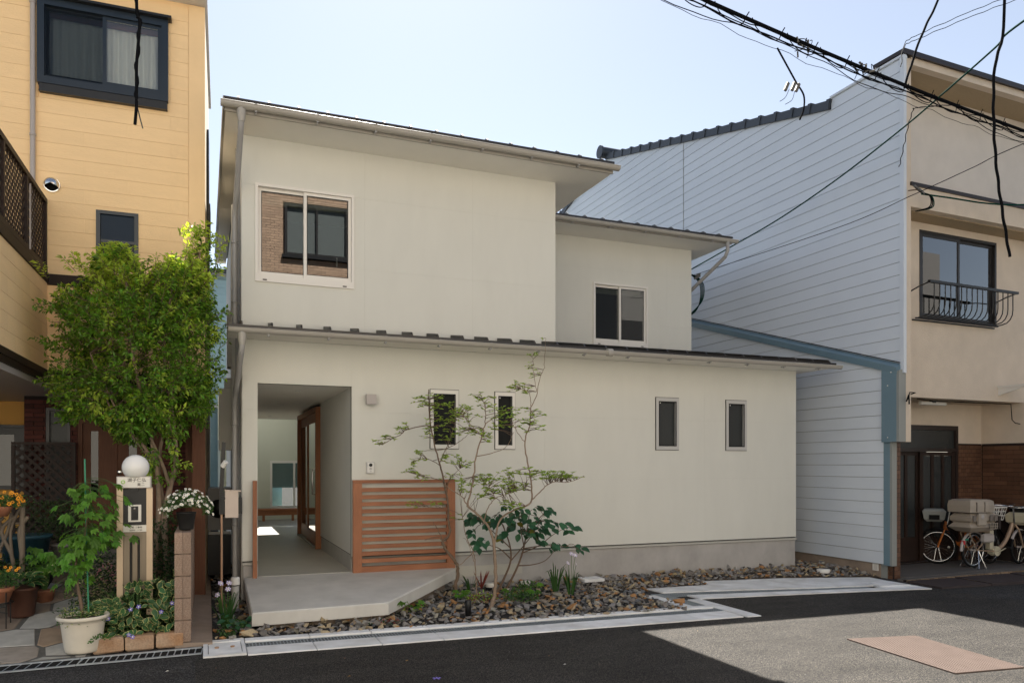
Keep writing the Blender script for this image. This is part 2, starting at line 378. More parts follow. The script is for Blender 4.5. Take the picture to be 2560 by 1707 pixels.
# ---------------------------------------------------------------- mesh builder
class MB:
    def __init__(self, M=None):
        self.v = []; self.f = []; self.m = []; self.M = M; self.cur = 0; self.sm = []; self.smooth = False
    def add(self, vs_, fs, mi=None):
        n = len(self.v)
        if self.M is not None:
            vs_ = [tuple(self.M @ Vector(p)) for p in vs_]
        self.v.extend([tuple(p) for p in vs_])
        for f in fs:
            self.f.append(tuple(i + n for i in f)); self.m.append(self.cur if mi is None else mi); self.sm.append(self.smooth)
        return self
    def box(self, x0, x1, y0, y1, z0, z1, T=None):
        p = [(x0,y0,z0),(x1,y0,z0),(x1,y1,z0),(x0,y1,z0),(x0,y0,z1),(x1,y0,z1),(x1,y1,z1),(x0,y1,z1)]
        if T is not None: p = [tuple(T @ Vector(q)) for q in p]
        return self.add(p, [(0,3,2,1),(4,5,6,7),(0,1,5,4),(1,2,6,5),(2,3,7,6),(3,0,4,7)])
    def hexa(self, p):
        return self.add(p, [(0,3,2,1),(4,5,6,7),(0,1,5,4),(1,2,6,5),(2,3,7,6),(3,0,4,7)])
    def prism(self, poly, fn, a, b):
        """poly: list of 2d points, fn(u,v,w)->xyz, extruded in w from a to b"""
        n = len(poly)
        p = [fn(u, v, a) for u, v in poly] + [fn(u, v, b) for u, v in poly]
        fs = [tuple(range(n)), tuple(range(2*n-1, n-1, -1))]
        for i in range(n):
            j = (i+1) % n
            fs.append((i, i+n, j+n, j))
        return self.add(p, fs)
    def tube(self, pts, r, seg=8, cap=True):
        pts = [Vector(p) for p in pts]
        n = len(pts)
        rs = r if isinstance(r, (list, tuple)) else [r]*n
        vs_ = []; fs = []
        up = None
        for i, p in enumerate(pts):
            if i == 0: d = pts[1]-pts[0]
            elif i == n-1: d = pts[-1]-pts[-2]
            else: d = (pts[i+1]-pts[i-1])
            if d.length < 1e-9: d = Vector((0,0,1))
            d.normalize()
            if up is None:
                a = Vector((0,0,1)) if abs(d.z) < 0.9 else Vector((1,0,0))
                up = d.cross(a).normalized()
            else:
                up = (up - d*up.dot(d))
                if up.length < 1e-6: up = d.cross(Vector((0,0,1)))
                up.normalize()
            w = d.cross(up)
            for k in range(seg):
                t = 2*math.pi*k/seg
                vs_.append(tuple(p + (up*math.cos(t)+w*math.sin(t))*rs[i]))
        for i in range(n-1):
            for k in range(seg):
                k2 = (k+1) % seg
                fs.append((i*seg+k, i*seg+k2, (i+1)*seg+k2, (i+1)*seg+k))
        s0 = self.smooth
        self.smooth = seg > 5
        self.add(vs_, fs)
        self.smooth = False
        if cap:
            self.add(vs_[:seg], [tuple(range(seg-1, -1, -1))])
            self.add(vs_[-seg:], [tuple(range(seg))])
        self.smooth = s0
        return self
    def lathe(self, prof, c=(0,0,0), seg=24, axis='z', caps=True):
        vs_ = []; fs = []
        for r, h in prof:
            for k in range(seg):
                t = 2*math.pi*k/seg
                a, b2 = r*math.cos(t), r*math.sin(t)
                if axis == 'z': q = (c[0]+a, c[1]+b2, c[2]+h)
                elif axis == 'y': q = (c[0]+a, c[1]+h, c[2]+b2)
                else: q = (c[0]+h, c[1]+a, c[2]+b2)
                vs_.append(q)
        for i in range(len(prof)-1):
            for k in range(seg):
                k2 = (k+1) % seg
                fs.append((i*seg+k, i*seg+k2, (i+1)*seg+k2, (i+1)*seg+k))
        s0 = self.smooth; self.smooth = True
        self.add(vs_, fs)
        self.smooth = s0
        if caps:
            if prof[0][0] > 1e-4: self.add(vs_[:seg], [tuple(range(seg-1,-1,-1))])
            if prof[-1][0] > 1e-4: self.add(vs_[-seg:], [tuple(range(seg))])
        return self
    def plate(self, x0, x1, z0, z1, holes, y0, y1, fn=None):
        """rectangle in x/z with rectangular holes, between depths y0 (front) and y1"""
        if fn is None: fn = lambda x, y, z: (x, y, z)
        xs = sorted(set([x0, x1] + [min(max(v, x0), x1) for h in holes for v in h[:2]]))
        zs = sorted(set([z0, z1] + [min(max(v, z0), z1) for h in holes for v in h[2:]]))
        def inside(i, j):
            if i < 0 or j < 0 or i >= len(xs)-1 or j >= len(zs)-1: return False
            cx, cz = (xs[i]+xs[i+1])/2, (zs[j]+zs[j+1])/2
            return not any(h[0] < cx < h[1] and h[2] < cz < h[3] for h in holes)
        for i in range(len(xs)-1):
            for j in range(len(zs)-1):
                if not inside(i, j): continue
                a, b2, c, d = xs[i], xs[i+1], zs[j], zs[j+1]
                q = [(a,y0,c),(b2,y0,c),(b2,y0,d),(a,y0,d),(a,y1,c),(b2,y1,c),(b2,y1,d),(a,y1,d)]
                fs = [(0,1,2,3),(5,4,7,6)]
                if not inside(i-1, j): fs.append((4,0,3,7))
                if not inside(i+1, j): fs.append((1,5,6,2))
                if not inside(i, j-1): fs.append((4,5,1,0))
                if not inside(i, j+1): fs.append((3,2,6,7))
                self.add([fn(*p) for p in q], fs)
        return self
    def mesh(self, name, mats):
        me = bpy.data.meshes.new(name)
        me.from_pydata(self.v, [], self.f)
        if not isinstance(mats, (list, tuple)): mats = [mats]
        for m_ in mats: me.materials.append(MATS[m_])
        if len(mats) > 1: me.polygons.foreach_set("material_index", self.m)
        if any(self.sm): me.polygons.foreach_set("use_smooth", self.sm)
        me.update()
        return me
    def build(self, name, mats, parent=None):
        o = bpy.data.objects.new(name, self.mesh(name, mats))
        col.objects.link(o)
        if parent is not None: attach(o, parent)
        return o

WM = {}                                   # world matrices of the empties, to parent without moving
def attach(o, parent):
    o.parent = parent
    w = WM.get(parent.name)
    if w is not None: o.matrix_parent_inverse = w.inverted()
    return o

def tag(o, label=None, cat=None, group=None, kind=None):
    if label: o['label'] = label
    if cat: o['category'] = cat
    if group: o['group'] = group
    if kind: o['kind'] = kind
    return o

def thing(name, label, cat, loc=(0,0,0), rz=0.0, group=None):
    o = bpy.data.objects.new(name, None); col.objects.link(o)
    o.empty_display_size = 0.2
    o.location = loc; o.rotation_euler = (0,0,rz)
    WM[o.name] = Matrix.Translation(loc) @ Matrix.Rotation(rz, 4, 'Z')
    return tag(o, label, cat, group)

def structure(name, mb, mats):
    return tag(mb.build(name, mats), kind='structure')

def piece(name, me, parent, M):
    """one more object on shared mesh data, placed by world matrix M"""
    o = bpy.data.objects.new(name, me); col.objects.link(o)
    if parent is not None: attach(o, parent)
    o.matrix_basis = M
    return o

def TRS(loc, rot=(0,0,0), s=(1,1,1)):
    if isinstance(s, (int, float)): s = (s, s, s)
    return Matrix.LocRotScale(Vector(loc), Euler(rot), Vector(s))

def unit_box(name, matname, bevel=0.0):
    b = MB().box(-.5,.5,-.5,.5,-.5,.5)
    return b.mesh(name, matname)

def basis(d, n):
    """matrix whose y axis follows d and z axis is near n"""
    d = Vector(d).normalized(); n = Vector(n)
    x = d.cross(n)
    if x.length < 1e-5: x = d.cross(Vector((1,0,0)))
    x.normalize(); z = x.cross(d)
    return Matrix((x, d, z)).transposed()

def rects_minus(rects, hole):
    out = []
    for (a,b,c,d) in rects:
        hx0,hx1,hz0,hz1 = hole
        if hx1 <= a or hx0 >= b or hz1 <= c or hz0 >= d: out.append((a,b,c,d)); continue
        if hx0 > a: out.append((a,hx0,c,d))
        if hx1 < b: out.append((hx1,b,c,d))
        m0, m1 = max(a,hx0), min(b,hx1)
        if hz0 > c: out.append((m0,m1,c,hz0))
        if hz1 < d: out.append((m0,m1,hz1,d))
    return [r for r in out if r[1]-r[0] > .012 and r[3]-r[2] > .012]

def gz(x, y=8.0):
    """height of the street plane, which falls a little to the right"""
    return 0.02 - 0.01*x
# ================================================================ ground, road, kerbs
def sheet(poly, dz):
    mb = MB()
    mb.add([(x, y, gz(x)+dz) for x, y in poly], [tuple(range(len(poly)))])
    return mb

structure("road", sheet([(-90,-60),(110,-60),(110,140),(-90,140)], -0.004), "old_asphalt")
mb = MB()
edge_y = [(x, 7.09 - 0.012*x) for x in (-0.06, 1, 2, 3, 4, 5, 5.9)]
# slightly wobbly edge of the fresh asphalt
na = [(-0.07+rnd.uniform(-.012,.012), -3.0 + i*0.5) for i in range(0, 21)]
poly = [(-0.07, -3.0)] + na[1:] + [(-0.06, 7.12), (5.93, 7.03), (5.93, 8.22), (9.2, 7.95), (9.66, 7.72), (9.75, 7.3), (9.97, 6.73), (10.25, 5.6), (10.9, 3.0), (11.8, -3.0)]
structure("fresh_asphalt", sheet(poly, 0.0), "new_asphalt")

def slab_block(mb, x0, x1, y0, y1, h0=-.12, h1=0.012, bev=.006):
    z0, z1 = gz(x0), gz(x1)
    p = [(x0,y0,z0+h0),(x1,y0,z1+h0),(x1,y1,z1+h0),(x0,y1,z0+h0),
         (x0,y0,z0+h1-bev),(x1,y0,z1+h1-bev),(x1,y1,z1+h1-bev),(x0,y1,z0+h1-bev),
         (x0+bev,y0+bev,z0+h1),(x1-bev,y0+bev,z1+h1),(x1-bev,y1-bev,z1+h1),(x0+bev,y1-bev,z0+h1)]
    mb.add(p, [(0,1,5,4),(1,2,6,5),(2,3,7,6),(3,0,4,7),(4,5,9,8),(5,6,10,9),(6,7,11,10),(7,4,8,11),(8,9,10,11)])

drain = thing("drain_channel", "white concrete channel drain with steel mesh covers running in front of the gravel bed", "drain", (0.35, 7.1, 0.0))
# apron blocks, back kerb and recessed mesh covers
xs = [0.35, 0.95, 1.55, 2.15, 2.75, 3.35, 3.95, 4.55, 5.15, 5.70]
for a, b_ in zip(xs[:-1], xs[1:]):
    m_ = MB(); slab_block(m_, a+.003, b_-.003, 7.09-.008*a, 7.395); m_.build("apron_block", "kerb_concrete", drain)
    m_ = MB(); slab_block(m_, a+.003, b_-.003, 7.605, 7.735, h1=.02); m_.build("back_kerb", "kerb_concrete", drain)
def mesh_cover(x0, x1, y0, y1, along='x'):
    """pressed steel cover: flat plate with raised slot ribs"""
    m_ = MB()
    zt = lambda x: gz(x) - .004
    def bx(a, b2, c, d, h0, h1):
        m_.hexa([(a,c,gz(a)+h0),(b2,c,gz(b2)+h0),(b2,d,gz(b2)+h0),(a,d,gz(a)+h0),(a,c,gz(a)+h1),(b2,c,gz(b2)+h1),(b2,d,gz(b2)+h1),(a,d,gz(a)+h1)])
    # two rails and many cross bars over a dark gap
    if along == 'x':
        bx(x0, x1, y0, y0+.018, -.03, .002); bx(x0, x1, y1-.018, y1, -.03, .002)
        bx(x0, x1, y0+.06, y0+.068, -.03, -.002); bx(x0, x1, y1-.068, y1-.06, -.03, -.002); bx(x0, x1, (y0+y1)/2-.004, (y0+y1)/2+.004, -.03, -.002)
        n = max(1, int((x1-x0)/.03))
        for i in range(n+1):
            x = x0 + (x1-x0)*i/n
            bx(x-.0045, x+.0045, y0+.018, y1-.018, -.03, 0.0)
    else:
        bx(x0, x0+.018, y0, y1, -.03, .002); bx(x1-.018, x1, y0, y1, -.03, .002)
        bx(x0+.06, x0+.068, y0, y1, -.03, -.002); bx(x1-.068, x1-.06, y0, y1, -.03, -.002)
        n = int((y1-y0)/.03)
        for i in range(n+1):
            y = y0 + (y1-y0)*i/n
            bx(x0+.018, x1-.018, y-.0045, y+.0045, -.03, 0.0)
    return m_
for a, b_ in zip(xs[:-1], xs[1:]):
    mesh_cover(a+.002, b_-.002, 7.40, 7.60).build("mesh_cover", "grating", drain)
m_ = MB(); m_.box(.36, 5.95, 7.40, 7.60, -.2, -.075); m_.build("channel_bed", "concrete", drain)
# the leg that turns back, and the run along the far side
for a, b_ in ((7.62, 8.10), (8.10, 8.74)):
    mesh_cover(5.53, 5.73, a+.002, b_-.002, 'y').build("mesh_cover", "grating", drain)
mesh_cover(5.705, 5.73, 7.40, 7.60).build("mesh_cover", "grating", drain)
m_ = MB(); m_.box(5.50, 5.74, 7.60, 8.76, -.25, -.09); m_.build("channel_bed", "concrete", drain)
m_ = MB(); slab_block(m_, 5.735, 5.925, 7.02, 8.19); m_.build("apron_block", "kerb_concrete", drain)
m_ = MB(); slab_block(m_, 5.35, 5.525, 7.605, 8.62); m_.build("apron_block", "kerb_concrete", drain)
RX = [(5.735, 8.75, 8.49), (6.4, 8.68, 8.42), (7.2, 8.56, 8.33), (8.0, 8.42, 8.22), (8.9, 8.30, 8.12)]   # far channel, back and front edge
m_ = MB()
for (xa, b0, f0), (xb, b1, f1) in zip(RX[:-1], RX[1:]):
    n = int((xb-xa)/.03)
    q = lambda x, y, h: (x, y, gz(x)+h)
    for t0, t1 in ((0, .09), (.91, 1), (.3, .34), (.48, .52), (.66, .70)):
        y00, y01 = f0+(b0-f0)*t0, f0+(b0-f0)*t1; y10, y11 = f1+(b1-f1)*t0, f1+(b1-f1)*t1
        m_.hexa([q(xa,y00,-.03),q(xb,y10,-.03),q(xb,y11,-.03),q(xa,y01,-.03),q(xa,y00,.0),q(xb,y10,.0),q(xb,y11,.0),q(xa,y01,.0)])
    for i in range(n):
        t = i/n; x = xa+(xb-xa)*t; y0_ = f0+(f1-f0)*t+.02; y1_ = b0+(b1-b0)*t-.02
        m_.hexa([q(x,y0_,-.03),q(x+.009,y0_,-.03),q(x+.009,y1_,-.03),q(x,y1_,-.03),q(x,y0_,0),q(x+.009,y0_,0),q(x+.009,y1_,0),q(x,y1_,0)])
m_.build("mesh_cover", "grating", drain)
m_ = MB()
m_.prism([(5.74,8.77),(5.74,8.47),(8.95,8.08),(8.95,8.32)], lambda u,v,w:(u,v,w), -.28, -.11); m_.build("channel_bed", "concrete", drain)
def gprism(mb, poly, h0, h1):
    n = len(poly)
    p = [(x,y,gz(x)+h0) for x,y in poly] + [(x,y,gz(x)+h1) for x,y in poly]
    fs = [tuple(range(n-1,-1,-1)), tuple(range(n, 2*n))] + [(i,(i+1)%n,(i+1)%n+n,i+n) for i in range(n)]
    mb.add(p, fs)
for pa in ([(5.93,8.20),(5.93,8.475),(7.2,8.325),(7.2,8.085)], [(7.206,8.084),(7.206,8.324),(8.3,8.185),(8.3,7.975)], [(8.306,7.974),(8.306,8.184),(9.63,8.03),(9.63,7.82)]):
    m_ = MB(); gprism(m_, pa[::-1], -.12, .012); m_.build("apron_block", "kerb_concrete", drain)

m_ = MB(); gprism(m_, [(5.70,9.11),(5.74,8.765),(6.4,8.69),(7.2,8.57),(8.0,8.43),(8.92,8.31),(9.02,8.29),(9.10,8.62),(9.62,8.55),(9.66,8.95),(8.29,9.31),(6.86,9.45),(6.75,9.13)], -.12, .014)
structure("concrete_path", m_, "kerb_concrete")
m_ = MB()
gprism(m_, [(8.94,8.10),(9.62,8.03),(9.62,8.545),(9.11,8.61),(9.03,8.285)], -.1, .016)
gprism(m_, [(9.03,8.16),(9.55,8.10),(9.55,8.45),(9.15,8.49)], .016, .026)
tag(m_.build("drain_pit_cover", "kerb_concrete"), "pale concrete drain pit at the foot of the brown tiled pillar", "pit cover")

pit = thing("drain_pit", "square white concrete drain pit with two lifting holes beside the block fence", "pit cover", (0.17, 7.42, 0.0))
m_ = MB(); m_.plate(-.015, .345, 7.12, 7.76, [(.025, .315, 7.20, 7.665)], .034, -.10, fn=lambda x,y,z:(x,z,y)); m_.build("pit_frame", "kerb_concrete", pit)
m_ = MB(); m_.box(.031, .309, 7.206, 7.659, -.1, .026); m_.build("pit_lid", "kerb_concrete", pit)
for x_ in (.10, .235):
    m_ = MB(); m_.lathe([(.016, 0), (.02, .012), (.012, .014)], (x_, 7.44, .026), 12); m_.build("lifting_plug", "granite", pit)

grate = thing("steel_grating", "galvanised steel drain grating along the yellow house's paved yard", "drain grating", (-0.8, 7.3, 0.03))
def grate_run(x0, x1, ya, yb, step, lean, fine):
    m_ = MB()
    n = int((x1-x0)/step)
    L_ = lambda x: 7.36 + (x+.8)*.085
    def bar(xa, ya_, xb, yb_, w, h0=-.03, h1=.0):
        d = Vector((xb-xa, yb_-ya_)); nrm = Vector((-d.y, d.x)).normalized()*w/2
        z0, z1 = gz(xa), gz(xb)
        m_.hexa([(xa-nrm.x,ya_-nrm.y,z0+h0),(xb-nrm.x,yb_-nrm.y,z1+h0),(xb+nrm.x,yb_+nrm.y,z1+h0),(xa+nrm.x,ya_+nrm.y,z0+h0),
                 (xa-nrm.x,ya_-nrm.y,z0+h1),(xb-nrm.x,yb_-nrm.y,z1+h1),(xb+nrm.x,yb_+nrm.y,z1+h1),(xa+nrm.x,ya_+nrm.y,z0+h1)])
    for off in (-.12, .12) + ((-.02,) if fine else ()):
        bar(x0, L_(x0)+off, x1, L_(x1)+off, .03 if abs(off) > .1 else .012, h1=.008 if abs(off) > .1 else -.002)
    for i in range(n+1):
        x = x0+(x1-x0)*i/n
        bar(x, L_(x)-.11, x+lean, L_(x)+.11, .010)
    return m_
grate_run(-4.0, -1.0, 0, 0, .075, .03, False).build("grating_panel", "steel", grate)
grate_run(-.995, -.03, 0, 0, .055, .012, True).build("grating_panel", "steel", grate)
m_ = MB(); gprism(m_, [(-4,6.93),(-.02,7.27),(-.02,7.58),(-4,7.24)], -.02, -.0012); m_.build("grating_pit", "dark_void", grate)

# iron plates laid against the tiled step, and the pink rubber mat in the road
for i, (xa, xb, lab) in enumerate(((9.75, 10.75, "left"), (10.77, 12.0, "middle"), (12.02, 13.4, "right"))):
    m_ = MB(); y0_ = 7.70 - .0*xa; gprism(m_, [(xa, 7.76-.02*(xa-9.75)),(xb, 7.76-.02*(xb-9.75)),(xb+.05,8.40),(xa+.05,8.38)], .0, .03 + .012*i)
    tag(m_.build("iron_plate", "plate_iron"), ["dark iron ramp plate next to the white drain pit", "dark iron ramp plate in front of the bicycles", "dark iron ramp plate cut by the photo's right edge"][i], "ramp plate", "iron ramp plates at the tiled step")
m_ = MB()
A_, B_, C_, D_ = Vector((5.92,5.76)), Vector((6.70,5.63)), Vector((6.52,4.40)), Vector((5.77,4.47))
gprism(m_, [tuple(D_), tuple(C_), tuple(B_), tuple(A_)], .0, .012)
matt = tag(m_.build("rubber_mat", "mat_pink"), "pink studded rubber mat lying on the sunlit asphalt", "mat")
m_ = MB()
for i in range(26):
    for j in range(40):
        u, v = (i+.5+(.5 if j % 2 else 0)*.9)/26.5, (j+.5)/40
        p = (D_*(1-u)+C_*u)*(1-v) + (A_*(1-u)+B_*u)*v
        z = gz(p.x)+.012; r = .010
        m_.add([(p.x-r,p.y,z),(p.x,p.y-r,z),(p.x+r,p.y,z),(p.x,p.y+r,z),(p.x,p.y,z+.007)], [(0,1,4),(1,2,4),(2,3,4),(3,0,4)])
o = m_.build("stud", "mat_pink", matt); o['kind'] = 'stuff'

# ---------------------------------------------------------------- porch slab
def zs(y): return .30 + (y-10)*.1/1.95
sp = [(.44,8.1),(1.85,8.16),(3.14,9.82),(3.14,10.0),(.44,10.0)]
m_ = MB(); n = len(sp); bev = .012
c0 = Vector((1.4, 9.2))
ins = []
for i in range(n):
    a, b2, c = Vector(sp[i-1]), Vector(sp[i]), Vector(sp[(i+1) % n])
    e1 = (b2-a).normalized(); e2 = (c-b2).normalized()
    n1 = Vector((-e1.y, e1.x)); n2 = Vector((-e2.y, e2.x))
    k = (n1+n2); k = k/(1+n1.dot(n2))
    ins.append(b2 + k*bev)
p = [(x,y,zs(y)-.135) for x,y in sp] + [(x,y,zs(y)-bev) for x,y in sp] + [(v.x,v.y,zs(v.y)) for v in ins]
fs = [tuple(range(n-1,-1,-1)), tuple(range(2*n,3*n))]
for i in range(n):
    j = (i+1) % n
    fs += [(i,j,j+n,i+n), (i+n,j+n,j+2*n,i+2*n)]
m_.add(p, fs)
structure("porch_slab", m_, "slab_concrete")
m_ = MB(); m_.prism([(.54,8.22),(1.80,8.28),(3.0,9.85),(3.0,10.0),(.54,10.0)], lambda u,v,w:(u,v,w), -.2, .12)
structure("porch_footing", m_, "fence_concrete")

# ---------------------------------------------------------------- gravel bed
GA = [(.10,7.74),(5.35,7.60),(5.35,8.62),(5.72,9.11),(6.75,9.13),(6.86,9.45),(8.29,9.31),(9.3,9.05),(9.85,9.0),(9.85,13.0),(9.2,13.0),(9.2,10.0),(.42,10.0),(.42,14.5),(.10,14.5)]
def gh(x, y):
    t = min(max((y-7.7)/2.3, 0), 1)
    return gz(x)*(1-t) + (.0 - .004*x)*t - .0
m_ = MB()
for (x0_,x1_,y0_,y1_) in ((.08,.42,7.70,14.5),(.42,5.36,7.59,10.02),(5.36,5.72,8.60,10.02),(5.72,9.2,9.05,10.02),(9.2,9.88,8.93,13.0)):
    nx, ny = max(1,int((x1_-x0_)/.4)), max(1,int((y1_-y0_)/.4))
    g = [(x0_+(x1_-x0_)*i/nx, y0_+(y1_-y0_)*j/ny) for j in range(ny+1) for i in range(nx+1)]
    m_.add([(x,y,gh(x,y)-.012) for x,y in g], [(j*(nx+1)+i, j*(nx+1)+i+1, (j+1)*(nx+1)+i+1, (j+1)*(nx+1)+i) for j in range(ny) for i in range(nx)])
bed = structure("gravel_bed", m_, "soil")
def inpoly(x, y, poly):
    c = False; j = len(poly)-1
    for i in range(len(poly)):
        xi, yi = poly[i]; xj, yj = poly[j]
        if (yi > y) != (yj > y) and x < (xj-xi)*(y-yi)/(yj-yi)+xi: c = not c
        j = i
    return c
SLABIN = [(.56,8.24),(1.79,8.30),(2.98,9.85),(2.98,10.0),(.56,10.0)]
stone_meshes = []; stone_data = []
for k in range(22):
    bm = bmesh.new()
    r_ = random.Random(100+k)
    for i in range(9):
        v = Vector((r_.gauss(0,1), r_.gauss(0,1), r_.gauss(0,1))).normalized()
        v = Vector((v.x*r_.uniform(.8,1.25), v.y*r_.uniform(.55,.85), v.z*r_.uniform(.28,.5)))
        bm.verts.new(v*.5)
    res = bmesh.ops.convex_hull(bm, input=bm.verts)
    for v in [v for v in bm.verts if not v.link_faces]: bm.verts.remove(v)
    bmesh.ops.recalc_face_normals(bm, faces=bm.faces)
    bm.verts.index_update()
    me = bpy.data.meshes.new("stone"); bm.to_mesh(me); me.materials.append(MATS["gravel_piece"])
    stone_meshes.append(me)
    stone_data.append(([v.co.copy() for v in bm.verts], [tuple(v.index for v in f.verts) for f in bm.faces]))
    bm.free()
stones = []
tries = 0
while len(stones) < 6000 and tries < 80000:
    tries += 1
    x = rnd.uniform(.1, 9.85); y = rnd.uniform(7.6, 13.5)
    if y > 10 and rnd.random() < .3: continue
    if not inpoly(x, y, GA) or inpoly(x, y, SLABIN): continue
    s = rnd.choice((.06,.07,.08,.088,.10,.11,.13))*rnd.uniform(.85,1.1)*(1.0 if y < 10 else 1.05)
    if y < 7.85: s = min(s, .11)
    stones.append((x, y, s))
# few overlaps: keep a coarse grid of centres
grid = {}; kept = []
for x, y, s in stones:
    key = (int(x/.1), int(y/.1)); ok = True
    for i in (-1,0,1):
        for j in (-1,0,1):
            for (a, b2, t) in grid.get((key[0]+i, key[1]+j), ()):
                if (a-x)**2+(b2-y)**2 < (.30*(s+t))**2: ok = False
    if ok or rnd.random() < .12:
        grid.setdefault(key, []).append((x,y,s)); kept.append((x,y,s, 0 if ok else .04))
kept.sort(key=lambda q: q[1]*.927+q[0]*.37 - q[2]*9)
m_ = MB()
for i, (x, y, s, up) in enumerate(kept):
    wall = max(0, 1-abs(10-y)/.35)*.045 if (x > 3.0 and y < 10.2) else 0
    z = gh(x,y) + s*.17 + up + wall + rnd.uniform(-.008,.014)
    rot = (rnd.gauss(0,.36), rnd.gauss(0,.36), rnd.uniform(0,6.28))
    M = TRS((x,y,z), rot, s)
    k = rnd.randrange(len(stone_meshes))
    if i < 300:
        piece("stone", stone_meshes[k], bed, M)
    else:
        vs_, fs_ = stone_data[k]
        m_.add([tuple(M @ v) for v in vs_], fs_)
o = m_.build("small_stones", "gravel", bed); o['kind'] = 'stuff'
M = TRS((5.30, 7.72, gz(5.3)+.09), (.1,.15,.4), (.24,.2,.22)); o = piece("stone", stone_meshes[3], bed, M); o['label'] = "large tan stone at the corner of the drain"
M = TRS((.42, 7.84, .06), (.1,.05,.2), (.2,.2,.16)); piece("stone", stone_meshes[5], bed, M)

# things set in the gravel
def disc(name, x, y, z, r, label, sq=False):
    mb = MB()
    if sq: mb.box(x-r, x+r, y-r*.75, y+r*.75, z-.03, z+.012)
    else: mb.lathe([(r*.9,-.04),(r,-.01),(r,.006),(r*.94,.012),(0.001,.014)], (x,y,z), 24)
    return tag(mb.build(name, "white_plastic" if not sq else "kerb_concrete"), label, "drain cover" if not sq else "paving slab")
# ================================================================ the new house
house = thing("new_house", "two storey pale greige house with shed roofs and an open entrance passage", "house", (4.8, 10.0, 0.0))

def panels(x0, x1, z0, z1, vs_, hs_, holes, Y, name="siding_panel", mt="wall_paint", fn=None, th=.018, gap=.0004):
    xs_ = [x0] + [v for v in vs_ if x0 < v < x1] + [x1]
    zs_ = [z0] + [h for h in hs_ if z0 < h < z1] + [z1]
    for i in range(len(xs_)-1):
        for j in range(len(zs_)-1):
            a, b_, c, d = xs_[i], xs_[i+1], zs_[j], zs_[j+1]
            hh = [(max(h[0],a),min(h[1],b_),max(h[2],c),min(h[3],d)) for h in holes if h[0] < b_ and h[1] > a and h[2] < d and h[3] > c]
            if any(h[0] <= a and h[1] >= b_ and h[2] <= c and h[3] >= d for h in hh): continue
            g = lambda v, e, s: v + (gap if abs(v-e) < 1e-6 and e not in (x0, x1, z0, z1) else 0)*s
            m_ = MB().plate(g(a, a, 1), g(b_, b_, -1), g(c, c, 1), g(d, d, -1), hh, Y, Y+th, fn)
            m_.build(name, mt, house)

# openings
PASS = (.61, 1.78, -1, 2.72)
LOWW = [(2.84, 3.24, 1.92, 2.72), (3.78, 4.08, 1.92, 2.72), (6.42, 6.83, 1.93, 2.73), (7.73, 8.13, 1.93, 2.73)]
UPW = (.58, 1.81, 3.99, 5.215)
SECW = (6.40, 7.53, 3.83, 4.95)
panels(.43, 9.16, .50, 3.26, (1.78, 4.55, 7.32), (1.48, 2.39), [PASS]+LOWW, 10.0)
panels(.42, 4.72, 3.36, 5.80, (1.95, 3.45), (4.26, 5.19), [UPW], 10.0)
panels(4.74, 8.49, 3.5, 5.74, (5.6, 7.95), (4.26, 5.19), [SECW], 12.0)
# wall behind the panels
m_ = MB().plate(.435, 9.155, .46, 3.24, [PASS]+LOWW, 10.02, 10.10)
m_.build("wall_core", "sheathing", house)
m_ = MB().plate(.425, 4.715, 3.30, 5.79, [UPW], 10.02, 10.10); m_.build("wall_core", "sheathing", house)
m_ = MB().plate(4.74, 8.485, 3.45, 5.74, [SECW], 12.02, 12.10); m_.build("wall_core", "sheathing", house)
# side and back walls
m_ = MB()
m_.box(.422, .50, 10.101, 17.3, -.2, 5.79)
m_.box(4.64, 4.722, 10.101, 17.3, 3.3, 5.79)
m_.box(.501, 4.639, 17.2, 17.3, 2.9, 5.79)
m_.box(9.08, 9.158, 10.101, 16.0, -.3, 3.3)
m_.box(8.41, 8.488, 12.101, 16.0, 3.3, 5.74)
m_.box(4.73, 8.40, 15.9, 16.0, 3.3, 5.74)
m_.box(1.9, 9.079, 15.92, 16.0, .296, 2.72).box(3.4, 9.079, 15.92, 16.0, 2.72, 3.3)
m_.build("side_wall", "wall_side", house)
# inner shell so the rooms are dark but real
m_ = MB()
m_.box(.51, 4.63, 10.11, 16.0, 3.0, 3.08); m_.box(4.74, 8.4, 12.11, 15.9, 3.3, 3.36)
m_.box(1.86, 9.07, 10.6, 15.9, .2, .28)
m_.box(.51, 4.63, 13.2, 13.25, 3.09, 5.77); m_.box(4.74, 8.4, 14.4, 14.45, 3.37, 5.7)
m_.box(1.98, 9.07, 12.4, 12.45, .29, 3.2)
m_.build("room", "dark_room", house)
# foundation, drip trim
m_ = MB().box(1.80, 9.15, 10.012, 10.14, -.25, .445).box(.44, .615, 10.012, 10.14, -.2, .445)
m_.build("foundation", "foundation", house)
m_ = MB()
for a, b_ in ((3.17, 9.165), (.425, .605)):
    m_.hexa([(a,9.985,.452),(b_,9.985,.452),(b_,10.13,.452),(a,10.13,.452),(a,9.985,.478),(b_,9.985,.478),(b_,10.13,.486),(a,10.13,.486)])
m_.build("drip_trim", "trim_metal", house)
m_ = MB().box(1.79, 9.15, 10.012, 10.06, .487, .499).box(.44, .605, 10.012, 10.06, .487, .499); m_.build("drip_gap", "black_strip", house)

